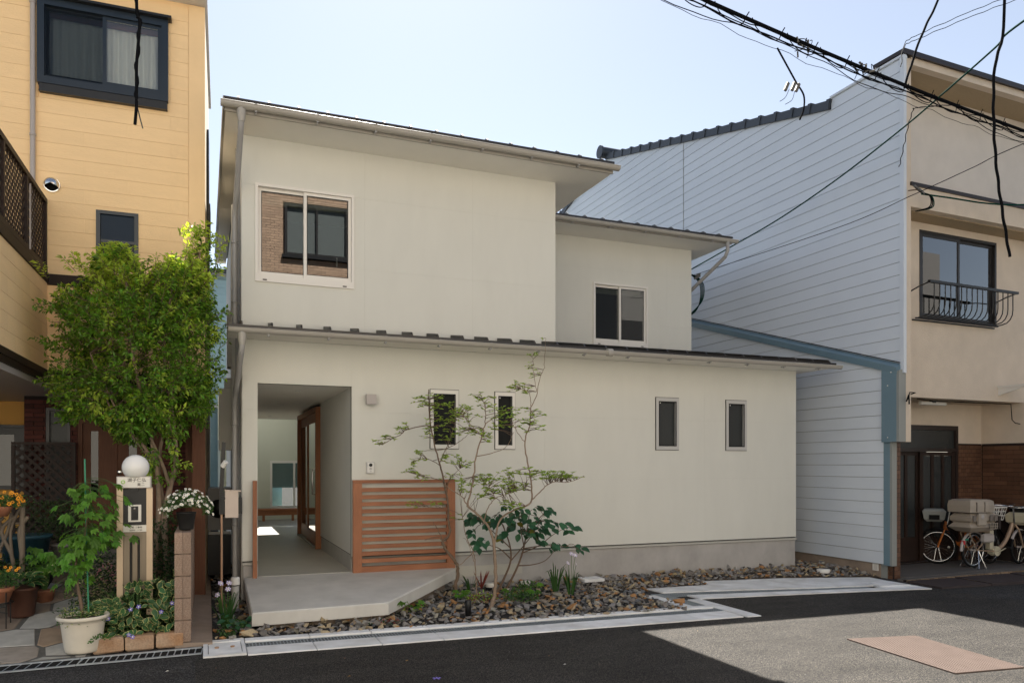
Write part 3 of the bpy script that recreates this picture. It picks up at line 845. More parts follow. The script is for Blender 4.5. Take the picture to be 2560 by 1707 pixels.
# ---- entrance passage
m_ = MB()
m_.box(1.78, 1.86, 10.105, 12.90, .52, 2.72)
m_.box(.53, .61, 10.105, 17.8, .30, 2.72)
m_.build("passage_wall", "wall_side", house)
m_ = MB().box(1.792, 1.86, 10.102, 12.90, .28, .505); m_.build("passage_footing", "concrete", house)
m_ = MB().box(1.786, 1.80, 10.102, 12.90, .507, .518); m_.build("passage_strip", "black_strip", house)
m_ = MB().box(.50, 3.39, 10.103, 17.8, 2.722, 2.80); m_.build("passage_ceiling", "soffit_paint", house)
m_ = MB().box(.505, 3.38, 17.8, 17.86, 2.722, 3.0); m_.build("ceiling_edge", "black_strip", house)
m_ = MB().box(.50, 4.2, 10.005, 20.6, .15, .295); m_.build("passage_floor", "floor_concrete", house)
m_ = MB().box(.62, 1.775, 9.985, 10.0, .285, .304); m_.build("threshold", "trim_metal", house)
for x_, y_ in ((1.20, 10.85), (1.21, 13.6), (1.27, 16.7)):
    m_ = MB().lathe([(.052, 0), (.052, -.006), (.040, -.008), (.036, .03), (.001, .03)], (x_, y_, 2.722), 20, caps=False); m_.build("downlight", "white_plastic", house)
# courtyard at the back
m_ = MB().plate(.3, 4.2, .1, 3.42, [(1.58, 2.74, .60, 1.77)], 20.40, 20.55); m_.build("courtyard_wall", "white_room", house)
m_ = MB().box(3.4, 3.5, 16.01, 20.39, .1, 3.4); m_.build("courtyard_side", "white_room", house)
MB().box(.30, .38, 17.4, 20.39, .1, 2.3).build("courtyard_side", "white_room", house)
MB().box(2.0, 4.2, 17.87, 20.39, 3.425, 3.52).build("sun_patch_blocker", "roof_metal", house)  # unseen slab added to cut the right edge of the floor's sun patch
cw = MB().plate(1.55, 2.77, .57, 1.80, [(1.60, 2.72, .64, 1.74)], 20.36, 20.43).build("courtyard_window", "window_white", house)
m_ = MB().box(2.12, 2.17, 20.365, 20.40, .64, 1.74); m_.build("window_mullion", "window_white", cw)
m_ = MB().box(1.60, 2.72, 20.45, 20.455, .64, 1.74); m_.build("window_pane", "glass_clear", cw)
m_ = MB().box(1.5, 2.8, 20.6, 20.65, 1.1, 1.9); m_.build("window_blind", "blue_siding", cw)
bench = thing("courtyard_bench", "long wooden bench under the courtyard window at the end of the passage", "bench", (1.6, 20.1, .3))
m_ = MB().box(.5, 2.15, 19.72, 20.05, .555, .60); m_.build("seat", "bench_wood", bench)
m_ = MB().box(.5, 2.15, 19.75, 19.79, .44, .553); m_.build("apron", "bench_wood", bench)
for x_ in (.62, 1.35, 2.05):
    m_ = MB().box(x_-.03, x_+.03, 19.77, 19.83, .296, .439); m_.build("leg", "bench_wood", bench)

# ---- sliding entrance door in the passage wall
door = MB()
door.box(1.70, 1.80, 12.90, 12.96, .30, 2.66); door.box(1.70, 1.80, 15.54, 15.60, .30, 2.66); door.box(1.70, 1.80, 12.96, 15.54, 2.58, 2.66)
door = door.build("entrance_door", "entry_wood", house)
def door_leaf(y0, y1, x):
    m_ = MB()
    m_.plate(y0, y1, .34, 2.575, [(y0+.14, y1-.14, .56, 2.42)], x, x+.036, fn=lambda a, d, z: (d, a, z))
    m_.build("door_leaf", "entry_wood", door)
    m_ = MB().box(x+.014, x+.020, y0+.141, y1-.141, .561, 2.419); m_.build("door_pane", "glass_dark", door)
door_leaf(12.97, 14.30, 1.725); door_leaf(14.22, 15.53, 1.765)
m_ = MB().box(1.705, 1.80, 12.96, 15.54, .296, .33); m_.build("door_sill", "concrete", door)
m_ = MB().tube([(1.722,13.04,1.62),(1.665,13.04,1.62),(1.665,13.04,1.20),(1.722,13.04,1.20)], .013, 8); m_.build("door_handle", "chrome", door)
m_ = MB().box(1.715, 1.724, 13.0, 13.06, 1.40, 1.66); m_.build("lock_plate", "chrome", door)

# ---- windows
def sliding_window(x0, x1, z0, z1, Y, fm, curtain=None, fw=.045, low=.075):
    w = MB().plate(x0, x1, z0, z1, [(x0+.035, x1-.035, z0+low, z1-.035)], Y-.022, Y+.09).build("sliding_window", fm, house)
    xm = (x0+x1)/2
    def sash(a, b_, y, nm):
        s = MB().plate(a, b_, z0+low+.002, z1-.037, [(a+fw, b_-fw, z0+low+fw+.012, z1-.037-fw)], y, y+.026).build("window_sash", fm, w)
        MB().box(a+fw+.001, b_-fw-.001, y+.011, y+.016, z0+low+fw+.013, z1-.038-fw).build("window_pane", "glass", w)
        # black gasket line
        MB().plate(a+fw-.006, b_-fw+.006, z0+low+fw+.006, z1-.037-fw+.006, [(a+fw+.002, b_-fw-.002, z0+low+fw+.014, z1-.039-fw)], y-.002, y+.004).build("window_gasket", "black_strip", w)
    sash(x0+.037, xm+.02, Y+.036, "l"); sash(xm-.025, x1-.037, Y+.004, "r")
    for xx in (x0+.09, x1-.15):
        MB().box(xx, xx+.05, Y-.026, Y-.0222, z0+.016, z0+.03).build("drain_slot", "black_strip", w)
    return w
w = sliding_window(*UPW, 10.0, "window_white", low=.085)
# roller blind and rolled screen inside
MB().box(.63, 1.76, 10.16, 10.20, 5.02, 5.14).build("roller_blind", "white_room", w)
w = sliding_window(*SECW, 12.0, "window_white")
MB().box(6.45, 7.48, 12.16, 12.20, 4.80, 4.90).build("roller_blind", "white_room", w)
MB().box(1.60, 1.62, 10.14, 10.145, 4.3, 4.42).build("window_catch", "white_plastic", w)
def small_window(h, fm, glass, dark):
    x0, x1, z0, z1 = h
    w = MB().plate(x0, x1, z0, z1, [(x0+.052, x1-.052, z0+.062, z1-.062)], 9.978, 10.08).build("narrow_window", fm, house)
    MB().box(x0+.053, x1-.053, 10.02, 10.026, z0+.063, z1-.063).build("window_pane", glass, w)
    MB().plate(x0+.044, x1-.044, z0+.054, z1-.054, [(x0+.06, x1-.06, z0+.07, z1-.07)], 9.975, 9.9775).build("window_gasket", "black_strip", w)
    MB().plate(x0-.008, x1+.008, z0-.008, z1+.008, [(x0-.001, x1+.001, z0-.001, z1+.001)], 9.992, 9.9995).build("window_gasket", "black_strip", w)
    if dark: MB().box(x0+.053, x1-.053, 10.006, 10.009, z0+.063, z1-.063).build("insect_screen", dark, w)
    MB().box(x0+.045, x1-.045, 10.07, 10.075, z0+.05, z1-.05).build("window_blind", "dark_room", w)
    MB().box(x0+.062, x0+.075, 9.974, 9.98, z1-.09, z1-.075).build("window_sticker", "white_plastic", w)
small_window(LOWW[0], "window_white", "glass_dark", "screen_mesh")
small_window(LOWW[1], "window_white", "glass_dark", "screen_mesh")
small_window(LOWW[2], "window_grey", "frosted_glass", None)
small_window(LOWW[3], "window_grey", "frosted_glass", None)

# ---- roofs
def roof(x0, x1, ya, za, yb, zb, step=.342, first=.16, th=.03):
    m_ = MB(); m_.hexa([(x0,ya,za-th),(x1,ya,za-th),(x1,yb,zb-th),(x0,yb,zb-th),(x0,ya,za),(x1,ya,za),(x1,yb,zb),(x0,yb,zb)])
    r = m_.build("metal_roof", "roof_metal", house)
    L_ = math.hypot(yb-ya, zb-za)
    s = MB()
    h = .042; w = .011
    prof = [(0.0, 0.0), (.0, .008), (.055, h), (L_, h), (L_, 0)]
    s.prism(prof, lambda u, v, q: (q, u, v), -w, w)
    me = s.mesh("roof_seam", "roof_metal")
    a = math.atan2(zb-za, yb-ya)
    n = int((x1-x0-first)/step)+1
    for i in range(n):
        piece("roof_seam", me, r, TRS((x0+first+i*step, ya, za), (a,0,0)))
    return r
r1 = roof(.20, 5.33, 9.35, 5.945, 17.6, 6.20)
r2 = roof(4.735, 8.92, 11.33, 5.845, 16.3, 6.15)
r3a = roof(.24, 4.735, 9.46, 3.345, 9.99, 3.435)
r3b = roof(4.74, 9.50, 9.46, 3.345, 11.99, 3.785, first=.18)
# right of the second block the lower roof runs on
r3c = MB(); r3c.hexa([(8.52,12.0,3.757),(9.50,12.0,3.757),(9.50,16.2,4.4),(8.52,16.2,4.4),(8.52,12.0,3.786),(9.50,12.0,3.786),(9.50,16.2,4.43),(8.52,16.2,4.43)])
r3c.build("metal_roof", "roof_metal", house)
# eaves boxes: soffit and fascia
m_ = MB(); m_.box(.22, 5.31, 9.40, 9.999, 5.79, 5.842)
m_.hexa([(.22,9.9995,5.803),(.4205,9.9995,5.803),(.4205,17.55,6.03),(.22,17.55,6.03),(.22,9.9995,5.842),(.4205,9.9995,5.842),(.4205,17.55,6.16),(.22,17.55,6.16)])
m_.box(4.7225, 5.31, 9.9995, 17.5, 5.795, 5.84)
m_.build("soffit", "soffit_paint", house)
m_ = MB(); m_.box(.42, 4.722, 10.0, 17.3, 5.80, 5.842); m_.build("attic", "sheathing", house)
m_ = MB(); m_.box(4.735, 8.90, 11.38, 11.999, 5.722, 5.762); m_.box(8.4895, 8.90, 11.9995, 16.2, 5.722, 5.76); m_.build("soffit", "soffit_paint", house)
m_ = MB(); m_.box(4.73, 8.489, 12.0, 16.0, 5.742, 5.765); m_.build("attic", "sheathing", house)
m_ = MB(); m_.box(.26, 9.46, 9.50, 9.999, 3.262, 3.30); m_.box(9.1595, 9.46, 9.9995, 16.0, 3.262, 3.30); m_.build("soffit", "soffit_paint", house)
m_ = MB()
m_.box(.198, .219, 9.38, 17.6, 5.83, 5.87) 
m_.box(.21, 5.32, 9.372, 9.399, 5.785, 5.912); m_.box(4.738, 8.91, 11.352, 11.379, 5.715, 5.812); m_.box(.25, 9.48, 9.478, 9.499, 3.255, 3.313)
m_.hexa([(.19,9.36,5.80),(.199,9.36,5.80),(.199,17.6,6.06),(.19,17.6,6.06),(.19,9.36,5.95),(.199,9.36,5.95),(.199,17.6,6.22),(.19,17.6,6.22)])
m_.build("fascia", "gutter", house)
def gutter(x0, x1, y, z, r=.052, hangers=(), tilt=0):
    m_ = MB(); seg = 12
    def ring(x, rr, zz):
        return [(x, y - rr*math.cos(math.pi*k/seg), zz - rr*1.05*math.sin(math.pi*k/seg)) for k in range(seg+1)]
    a = ring(x0, r, z); b_ = ring(x1, r, z-tilt); ai = ring(x0, r-.004, z); bi = ring(x1, r-.004, z-tilt)
    n = seg+1; fs = []
    for k in range(seg):
        fs.append((k, k+1, n+k+1, n+k)); fs.append((2*n+k, 3*n+k, 3*n+k+1, 2*n+k+1))
    fs += [(0, n, 3*n, 2*n), (seg, 2*n+seg, 3*n+seg, n+seg)]
    m_.smooth = True; m_.add(a+b_+ai+bi, fs); m_.smooth = False
    m_.add(a, [tuple(range(n))]); m_.add(b_, [tuple(range(n))[::-1]])
    # front bead
    m_.tube([(x0, y-r, z),(x1, y-r, z-tilt)], .007, 6)
    g = m_.build("gutter", "gutter", house)
    for hx in hangers:
        h = MB(); h.box(hx-.012, hx+.012, y-.02, y+r+.02, z-r*1.05-.016, z-r*1.05-.001); h.box(hx-.008, hx+.008, y+.01, y+.03, z-r*1.05-.028, z-r*1.05-.016)
        h.box(hx-.012, hx+.012, y-r-.004, y+r, z+.004, z+.010)
        h.build("gutter_hanger", "pipe_grey", g)
    return g
g1 = gutter(.165, 5.38, 9.315, 5.862, .054, [.55+.70*i for i in range(7)])
g2 = gutter(4.735, 8.99, 11.30, 5.775, .048, [4.95+.70*i for i in range(6)], tilt=.006)
g3 = gutter(.25, 9.55, 9.42, 3.292, .050, [.7+.70*i for i in range(13)])
MB().tube([(5.25,9.42,3.279),(5.33,9.42,3.279)], .055, 12).build("gutter_joint", "gutter", g3)
# downpipes
def downpipe(pts, r=.033, clips=()):
    p = MB().tube(pts, r, 12).build("downpipe", "pipe_grey", house)
    for (x, y, z) in clips:
        MB().lathe([(r+.004,-.012),(r+.007,-.012),(r+.007,.012),(r+.004,.012)], (x,y,z), 12).build("pipe_clip", "pipe_grey", p)
    return p
downpipe([(.39,9.315,5.83),(.39,9.315,5.68),(.385,9.36,5.58),(.355,10.16,4.93),(.35,10.22,4.82),(.35,10.22,4.6),(.35,10.22,3.40)], .034, [(.35,10.22,4.5),(.35,10.22,3.75)])
MB().lathe([(.05,0),(.05,-.06),(.036,-.14)], (.39,9.315,5.80), 14).build("gutter_outlet", "gutter", g1)
downpipe([(.40,9.42,3.26),(.40,9.42,3.08),(.39,9.47,2.98),(.355,10.10,2.60),(.35,10.18,2.50),(.35,10.18,2.3),(.35,10.18,0.0)], .034, [(.35,10.18,2.2),(.35,10.18,.95)])
MB().lathe([(.05,0),(.05,-.06),(.036,-.14)], (.40,9.42,3.24), 14).build("gutter_outlet", "gutter", g3)
downpipe([(8.78,11.30,5.74),(8.78,11.30,5.58),(8.77,11.36,5.47),(8.60,12.16,5.02),(8.56,12.3,4.93),(8.56,12.3,3.7)], .033)
# slim conduit and vent hood on the left side wall
MB().box(.365, .4195, 10.45, 10.52, 0, 5.78).build("conduit", "pipe_grey", house)
MB().box(.30, .4195, 11.6, 11.9, 3.1, 3.9).box(.33, .4195, 10.9, 11.05, 2.2, 5.2).build("vent_cover", "wall_side", house)
MB().lathe([(.001,-.05),(.045,-.05),(.06,-.02),(.06,0)], (9.158,10.3,.28), 14, axis='x').build("tap_box", "white_plastic", house)

# ---- slatted screen and post
screen = thing("slatted_screen", "low orange cedar screen of horizontal slats beside the passage", "screen", (2.47, 9.93, .29))
MB().box(1.78, 1.895, 9.90, 9.955, .293, 1.455).build("stile", "cedar_v", screen)
MB().box(3.05, 3.165, 9.90, 9.955, .293, 1.455).build("stile", "cedar_v", screen)
MB().box(1.78, 3.165, 9.897, 9.958, 1.457, 1.50).build("top_rail", "cedar", screen)
MB().box(1.897, 3.048, 9.903, 9.952, .293, .372).build("bottom_rail", "cedar", screen)
sl = MB().box(1.897, 3.048, 9.905, 9.95, -.026, .026).mesh("slat", "cedar")
for i in range(11):
    piece("slat", sl, screen, Matrix.Translation((0, 0, .445+i*.0925)))
MB().box(1.82, 1.86, 9.957, 9.997, .6, .64).box(3.09, 3.13, 9.957, 9.997, .6, .64).box(1.82, 1.86, 9.957, 9.997, 1.3, 1.34).box(3.09, 3.13, 9.957, 9.997, 1.3, 1.34).build("bracket", "black_plastic", screen)
tag(MB().box(.548, .598, 9.90, 9.965, .293, 1.50).build("cedar_post", "cedar_v"), "upright orange cedar board at the left edge of the passage", "post")

# ---- fittings on the front
wl = thing("wall_lamp", "small square grey wall lamp beside the entrance passage", "lamp", (2.02, 9.998, 2.555))
MB().box(1.955, 2.085, 9.90, 9.965, 2.49, 2.62).build("lamp_shade", "lamp_grey", wl)
MB().box(1.975, 2.065, 9.966, 9.998, 2.505, 2.605).build("lamp_base", "black_plastic", wl)
ic = thing("intercom", "white door intercom with a round black camera above the cedar screen", "intercom", (2.02, 9.998, 1.66))
MB().box(1.967, 2.073, 9.965, 9.998, 1.585, 1.735).build("intercom_body", "window_grey", ic)
MB().box(1.978, 2.062, 9.955, 9.964, 1.595, 1.725).build("intercom_face", "white_plastic", ic)
MB().lathe([(.022,0),(.022,-.006),(.014,-.009),(.001,-.009)], (2.02, 9.9545, 1.695), 16, axis='y').build("camera_lens", "black_plastic", ic)
for k, z_ in enumerate((1.652, 1.644, 1.636)):
    MB().box(2.004, 2.036, 9.953, 9.9548, z_, z_+.003).build("speaker_slot", "ink", ic)
MB().box(2.008, 2.032, 9.953, 9.9548, 1.607, 1.622).build("call_button", "window_grey", ic)
ub = thing("utility_box", "cream utility box fixed low on the left corner of the new house", "utility box", (.31, 9.85, 1.07))
MB().box(.225, .375, 9.78, 9.93, 1.06, 1.385).build("box_body", "utility_cream", ub)
m_ = MB().hexa([(.218,9.77,1.387),(.405,9.77,1.372),(.405,9.94,1.372),(.218,9.94,1.387),(.218,9.77,1.398),(.405,9.77,1.388),(.405,9.94,1.388),(.218,9.94,1.398)]); m_.build("box_lid", "utility_cream", ub)
MB().box(.376, .421, 9.85, 9.90, 1.1, 1.3).build("box_bracket", "black_plastic", ub)
mp_ = thing("meter_pole", "thin copper coloured pole carrying a black meter beside the new house", "pole", (.17, 9.0, 0))
MB().tube([(.17,9.0,0),(.17,9.0,1.30)], .014, 8).build("pole", "copper_pole", mp_)
MB().box(.145, .20, 8.97, 9.05, 1.15, 1.40).tube([(.18,8.97,1.33),(.18,8.93,1.33)], .028, 10).build("meter_head", "black_plastic", mp_)
MB().hexa([(.145,8.98,1.402),(.19,8.98,1.402),(.19,9.03,1.402),(.145,9.03,1.402),(.175,8.98,1.95),(.215,8.98,1.95),(.215,9.03,1.95),(.175,9.03,1.95)]).build("meter_arm", "black_plastic", mp_)
MB().tube([(.18,8.96,1.68),(.215,8.93,1.73)], .03, 10).build("sensor", "white_plastic", mp_)
vp_ = thing("vent_pipe", "short grey standpipe with a white cap in the gravel by the porch", "pipe", (.325, 9.35, .02))
MB().lathe([(.043,0),(.043,.30)], (.325,9.35,.0), 16).build("pipe_tube", "window_grey", vp_)
MB().lathe([(.0445,.302),(.0445,.312)], (.325,9.35,.0), 16).build("pipe_ring", "black_plastic", vp_)
MB().lathe([(.049,.313),(.050,.39),(.045,.40),(.001,.402)], (.325,9.35,.0), 16).build("pipe_cap", "white_plastic", vp_)
ac = thing("air_conditioner", "dark outdoor air conditioner unit in the narrow gap left of the new house", "air conditioner", (.2, 12.4, 0))
MB().box(.04, .36, 12.0, 12.7, .08, .66).build("unit_case", "window_bronze", ac)
MB().box(.05, .35, 12.05, 12.10, .67, .71).build("unit_stand", "white_plastic", ac)
MB().box(.02, .38, 12.2, 12.9, .72, 1.35).build("unit_top_case", "pipe_grey", ac)
MB().lathe([(.14,0),(.14,-.012),(.001,-.012)], (.19, 12.198, 1.04), 20, axis='y').build("unit_fan", "black_plastic", ac)
tank = MB().box(.18, .40, 11.2, 11.5, 1.9, 2.75).box(.25,.40,11.25,11.4,2.76,2.9).build("heater_box", "wall_side")
tag(tank, "cream heater box hanging on the side wall in the narrow gap", "heater box")

disc("drain_disc", 3.62, 9.72, .075, .085, "white round drain lid at the foot of the viburnum shrub")
disc("drain_disc", 4.16, 9.80, .06, .07, "white round drain lid half hidden behind low leaves")
disc("drain_disc", 9.02, 9.25, .045, .10, "white round drain lid near the grey neighbouring wall")
disc("paving_slab", 5.15, 9.72, .06, .16, "small flat grey slab in the gravel behind the irises", True)
sp_ = thing("spike_light", "black cylindrical garden spike light standing in the gravel", "garden light", (2.66, 7.86, .02))
MB().lathe([(.001,.05),(.033,.05),(.034,.22),(.030,.225),(.001,.225)], (2.66,7.86,.0), 16).build("lamp_body", "black_plastic", sp_)
MB().tube([(2.66,7.86,.05),(2.665,7.87,-.06)], .012, 8).build("spike", "black_plastic", sp_)
# ================================================================ grey sided neighbour with the beige street front
grey = thing("corner_house", "tall neighbour with grey siding on its flank and a beige stuccoed street front", "house", (9.9, 8.5, 0))
MQ = Matrix.Translation((9.9, 8.56, 0)) @ Matrix.Rotation(math.radians(1.8), 4, 'Z')

def clip_poly(poly, a, b_, c):
    """keep a*u+b*v<=c"""
    out = []
    for i in range(len(poly)):
        p, q = poly[i], poly[(i+1) % len(poly)]
        fp, fq = a*p[0]+b_*p[1]-c, a*q[0]+b_*q[1]-c
        if fp <= 0: out.append(p)
        if fp*fq < 0:
            t = fp/(fp-fq); out.append((p[0]+(q[0]-p[0])*t, p[1]+(q[1]-p[1])*t))
    return out
def board(poly, xw, z0, z1, name, parent, mt="grey_siding", lap=.005):
    """lap siding board in the plane x=xw, proud at its lower edge"""
    if len(poly) < 3: return
    area = abs(sum(poly[i][0]*poly[(i+1)%len(poly)][1]-poly[(i+1)%len(poly)][0]*poly[i][1] for i in range(len(poly))))/2
    if area < .002: return
    m_ = MB(); n = len(poly)
    front = lambda z: xw - .010 - lap*(z1-z)/(z1-z0)
    p = [(front(z), y, z) for y, z in poly] + [(xw, y, z) for y, z in poly]
    fs = [tuple(range(n)), tuple(range(2*n-1, n-1, -1))] + [(i, i+n, (i+1)%n+n, (i+1)%n) for i in range(n)]
    m_.add(p, fs); m_.build(name, mt, parent)
PITCH = .1945
XW = 9.905
SL = (9.82-7.74)/(17.9-9.97)
row = 0; z = .14
while z < 9.9:
    z1 = z + PITCH
    for (ya, yb) in ((8.56, 14.268), (14.282, 25.0)):
        base = [(ya, z+.004), (yb, z+.004), (yb, z1-.002), (ya, z1-.002)]
        if z1 > 2.4:
            if ya < 9:
                # parapet part and the part below the sloping roof
                if z1 <= 7.74:
                    board(base, XW, z, z1, "siding_board", grey)
                else:
                    pp = clip_poly([(8.56, z+.004), (9.965, z+.004), (9.965, z1-.003), (8.56, z1-.003)], .0, 1, 7.93)
                    board(pp, XW, z, z1, "siding_board", grey)
                    pm = clip_poly([(9.967, z+.004), (yb, z+.004), (yb, z1-.003), (9.967, z1-.003)], -SL, 1, 7.74-SL*9.97)
                    board(pm, XW, z, z1, "siding_board", grey)
            else:
                pm = clip_poly(base, -SL, 1, 7.74-SL*9.97)
                pm = clip_poly(pm, .27, 1, 9.82+.27*17.9) if pm else pm
                board(pm, XW, z, z1, "siding_board", grey)
    z = z1
# wall behind the boards
m_ = MB()
m_.prism([(8.83,-.2),(25,-.2),(25,7.9),(17.9,9.80),(9.97,7.72),(9.96,7.92),(8.60,7.92),(8.60,3.0),(8.83,3.0)], lambda u,v,w:(w,u,v), 9.906, 10.06)
m_.build("flank_wall", "grey_trim", grey)
MB().box(9.885, 9.90, 14.27, 14.28, 2.5, 8.82).build("joint_strip", "grey_trim", grey)
MB().box(9.872, 9.93, 8.50, 8.575, 3.1, 7.95).build("corner_trim", "grey_siding", grey)
MB().box(9.868, 10.0, 8.545, 9.98, 7.93, 7.965).build("parapet_cap", "grey_siding", grey)
# verge tiles: one object each
tl = 0.447
bm_ = MB()
bm_.hexa([(-.05,0,-.05),(.10,0,-.05),(.10,tl,-.055),(-.05,tl,-.055),(-.05,0,.10),(.10,0,.10),(.10,tl,.085),(-.05,tl,.085)])
bm_.hexa([(-.065,-.015,-.055),(.10,-.015,-.055),(.10,.05,-.055),(-.065,.05,-.055),(-.065,-.015,.12),(.10,-.015,.12),(.10,.06,.112),(-.065,.06,.112)])
vt = bm_.mesh("verge_tile", "tile_dark")
ang = math.atan(SL)
nt_ = 18
for i in range(nt_):
    y = 9.99 + i*tl*math.cos(ang)
    piece("verge_tile", vt, grey, TRS((9.90, y, 7.80 + SL*(y-9.99)), (ang,0,0)))
for i in range(7):
    y = 17.9 + (i+1)*tl*math.cos(.264)
    piece("verge_tile", vt, grey, TRS((9.90, y, 9.86 - .27*(y-17.9)), (-.264,0,0)))
MB().tube([(9.80,17.9,10.02),(10.6,17.9,10.02)], .15, 14).lathe([(.17,0),(.17,.05),(.15,.07)], (9.74,17.9,10.02), 18, axis='x').build("ridge_end", "tile_dark", grey)
m_ = MB(); m_.hexa([(9.99,9.97,7.72),(17,9.97,7.72),(17,17.9,9.80),(9.99,17.9,9.80),(9.99,9.97,7.80),(17,9.97,7.80),(17,17.9,9.90),(9.99,17.9,9.90)])
m_.hexa([(9.99,17.9,9.80),(17,17.9,9.80),(17,25.2,7.8),(9.99,25.2,7.8),(9.99,17.9,9.90),(17,17.9,9.90),(17,25.2,7.9),(9.99,25.2,7.9)])
m_.build("tiled_roof", "tile_dark", grey)

# lean-to cladding, a little proud of the wall
XS = 9.865
S2 = (4.70-3.17)/(13.85-8.82)
z = .14
while z < 6.2:
    z1 = z + PITCH
    pm = clip_poly([(8.85, z+.004), (17.0, z+.004), (17.0, z1-.003), (8.85, z1-.003)], -S2, 1, 3.165-S2*8.82)
    if len(pm) > 2: board(pm, XS, z, z1, "siding_board", grey)
    z = z1
m_ = MB(); m_.prism([(8.84,.14),(17,.14),(17,3.165+S2*8.18),(8.84,3.16)], lambda u,v,w:(w,u,v), 9.866, 9.904); m_.build("lean_to_backing", "grey_trim", grey)
# sloping blue flashing along its top
m_ = MB()
yA, yB = 8.56, 17.0; zA, zB = 3.165+S2*(8.56-8.82), 3.165+S2*(17-8.82)
m_.hexa([(9.80,yA,zA),(9.905,yA,zA),(9.905,yB,zB),(9.80,yB,zB),(9.79,yA,zA+.10),(9.905,yA,zA+.165),(9.905,yB,zB+.165),(9.79,yB,zB+.10)])
m_.build("sloping_flashing", "blue_trim", grey)
m_ = MB(); m_.hexa([(9.86,yA,zA+.168),(9.883,yA,zA+.168),(9.883,yB,zB+.168),(9.86,yB,zB+.168),(9.86,yA,zA+.18),(9.883,yA,zA+.18),(9.883,yB,zB+.18),(9.86,yB,zB+.18)]); m_.build("flashing_seal", "black_strip", grey)
# blue corner casing, wide above, narrow below
MB().hexa([(9.80,8.57,2.05),(9.905,8.57,2.05),(9.905,8.848,2.05),(9.80,8.848,2.05),(9.80,8.57,3.11),(9.905,8.57,3.11),(9.905,8.848,3.19),(9.80,8.848,3.19)]).build("corner_casing", "blue_trim", grey)
MB().box(9.845, 9.905, 8.73, 8.848, .13, 2.049).build("corner_casing", "blue_trim", grey)
MB().hexa([(9.80,8.525,2.05),(9.945,8.525,2.05),(9.945,8.569,2.05),(9.80,8.569,2.05),(9.80,8.525,3.14),(9.945,8.525,3.17),(9.945,8.569,3.17),(9.80,8.569,3.12)]).build("casing_return", "grey_trim", grey)
MB().box(9.845, 9.945, 8.69, 8.729, .13, 2.049).build("casing_return", "grey_trim", grey)
for (x_, y_, z_) in ((9.79,8.72,2.92),(9.79,8.72,2.12),(9.79,8.66,3.12)):
    MB().lathe([(.009,0),(.009,-.008),(.001,-.01)], (x_,y_,z_), 8, axis='x').build("screw", "window_white", grey)
# plinth below the cladding
MB().box(9.89, 10.03, 8.95, 17, -.3, .135).build("plinth", "fence_concrete", grey)
vb = MB().plate(8.98, 9.09, .02, .13, [(8.995,9.075,.035,.115)], 9.876, 9.888, fn=lambda a,d,c:(d,a,c))
for k in range(4):
    a0 = 8.995+.02*k
    vb.hexa([(9.880,a0,.037),(9.886,a0,.037),(9.886,a0+.012,.037),(9.880,a0+.012,.037),(9.880,a0+.012,.113),(9.886,a0+.012,.113),(9.886,a0+.022,.113),(9.880,a0+.022,.113)])
vb.build("floor_vent", "window_white", grey)

# ---------------- beige street front (local frame: x along the front, y inwards)
B = lambda: MB(MQ)
B().box(.006, .20, .0, .022, 2.85, 7.95).box(.035, .20, .022, .60, 2.85, 7.95).build("end_wall", "beige_stucco", grey)
B().box(.05, .185, -.012, .5, 2.05, 2.849).build("end_wall_drop", "beige_stucco", grey)
B().box(-.03, 7, -.045, .5, 7.985, 8.045).box(.3,7,.5,4,7.955,8.03).box(-.035, 7, -.06, -.0455, 7.97, 8.05).build("roof_edge", "brown_metal", grey)
B().box(.201, 7, .0, .12, 7.87, 7.984).build("roof_fascia", "beige_stucco", grey)
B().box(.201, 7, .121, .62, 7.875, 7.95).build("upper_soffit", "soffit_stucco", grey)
B().box(.201, 7, .60, .75, 5.6, 7.874).build("upper_wall", "pale_stucco", grey)
B().box(.201, 7, .0, .13, 5.68, 6.0).build("parapet", "beige_stucco", grey)
B().box(.18, 7, -.025, .16, 6.002, 6.055).build("coping", "brown_metal", grey)
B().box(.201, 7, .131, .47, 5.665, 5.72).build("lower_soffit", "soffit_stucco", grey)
B().plate(.201, 7, 2.86, 5.664, [(.96, 2.87, 4.085, 5.545)], .45, .60).build("front_wall", "beige_stucco", grey)
B().box(.201, 7, .452, 1.7, 2.80, 2.859).build("porch_soffit", "beige_stucco", grey)
B().box(.6, 4, 1.8, 1.9, 3.5, 6).box(.6,4,.62,1.9,3.6,3.7).box(.5,.6,.62,1.9,3.6,6).box(3.5,3.6,.62,1.9,3.6,6).build("room", "dark_room", grey)
bw = B().plate(.96, 2.87, 4.085, 5.545, [(1.0, 2.83, 4.13, 5.50)], .44, .56).build("balcony_window", "window_bronze", grey)
def leafw(a, b_, y, glass):
    s = B().plate(a, b_, 4.131, 5.499, [(a+.045, b_-.045, 4.19, 5.45)], y, y+.03).build("window_sash", "window_bronze", bw)
    B().box(a+.046, b_-.046, y+.012, y+.018, 4.191, 5.449).build("window_pane", glass, bw)
leafw(1.001, 1.94, .452, "glass"); leafw(1.88, 2.829, .49, "glass")
B().box(1.05, 1.86, .55, .553, 4.2, 5.44).build("insect_screen", "screen_mesh", bw)
m_ = B()
n = 16
for i in range(n):
    a0 = 1.95+.06*i - .02; zz = .02 if i % 2 else 0
    m_.box(a0, a0+.061, .62+zz, .66+zz, 4.15, 5.46)
m_.build("curtain", "curtain", bw)
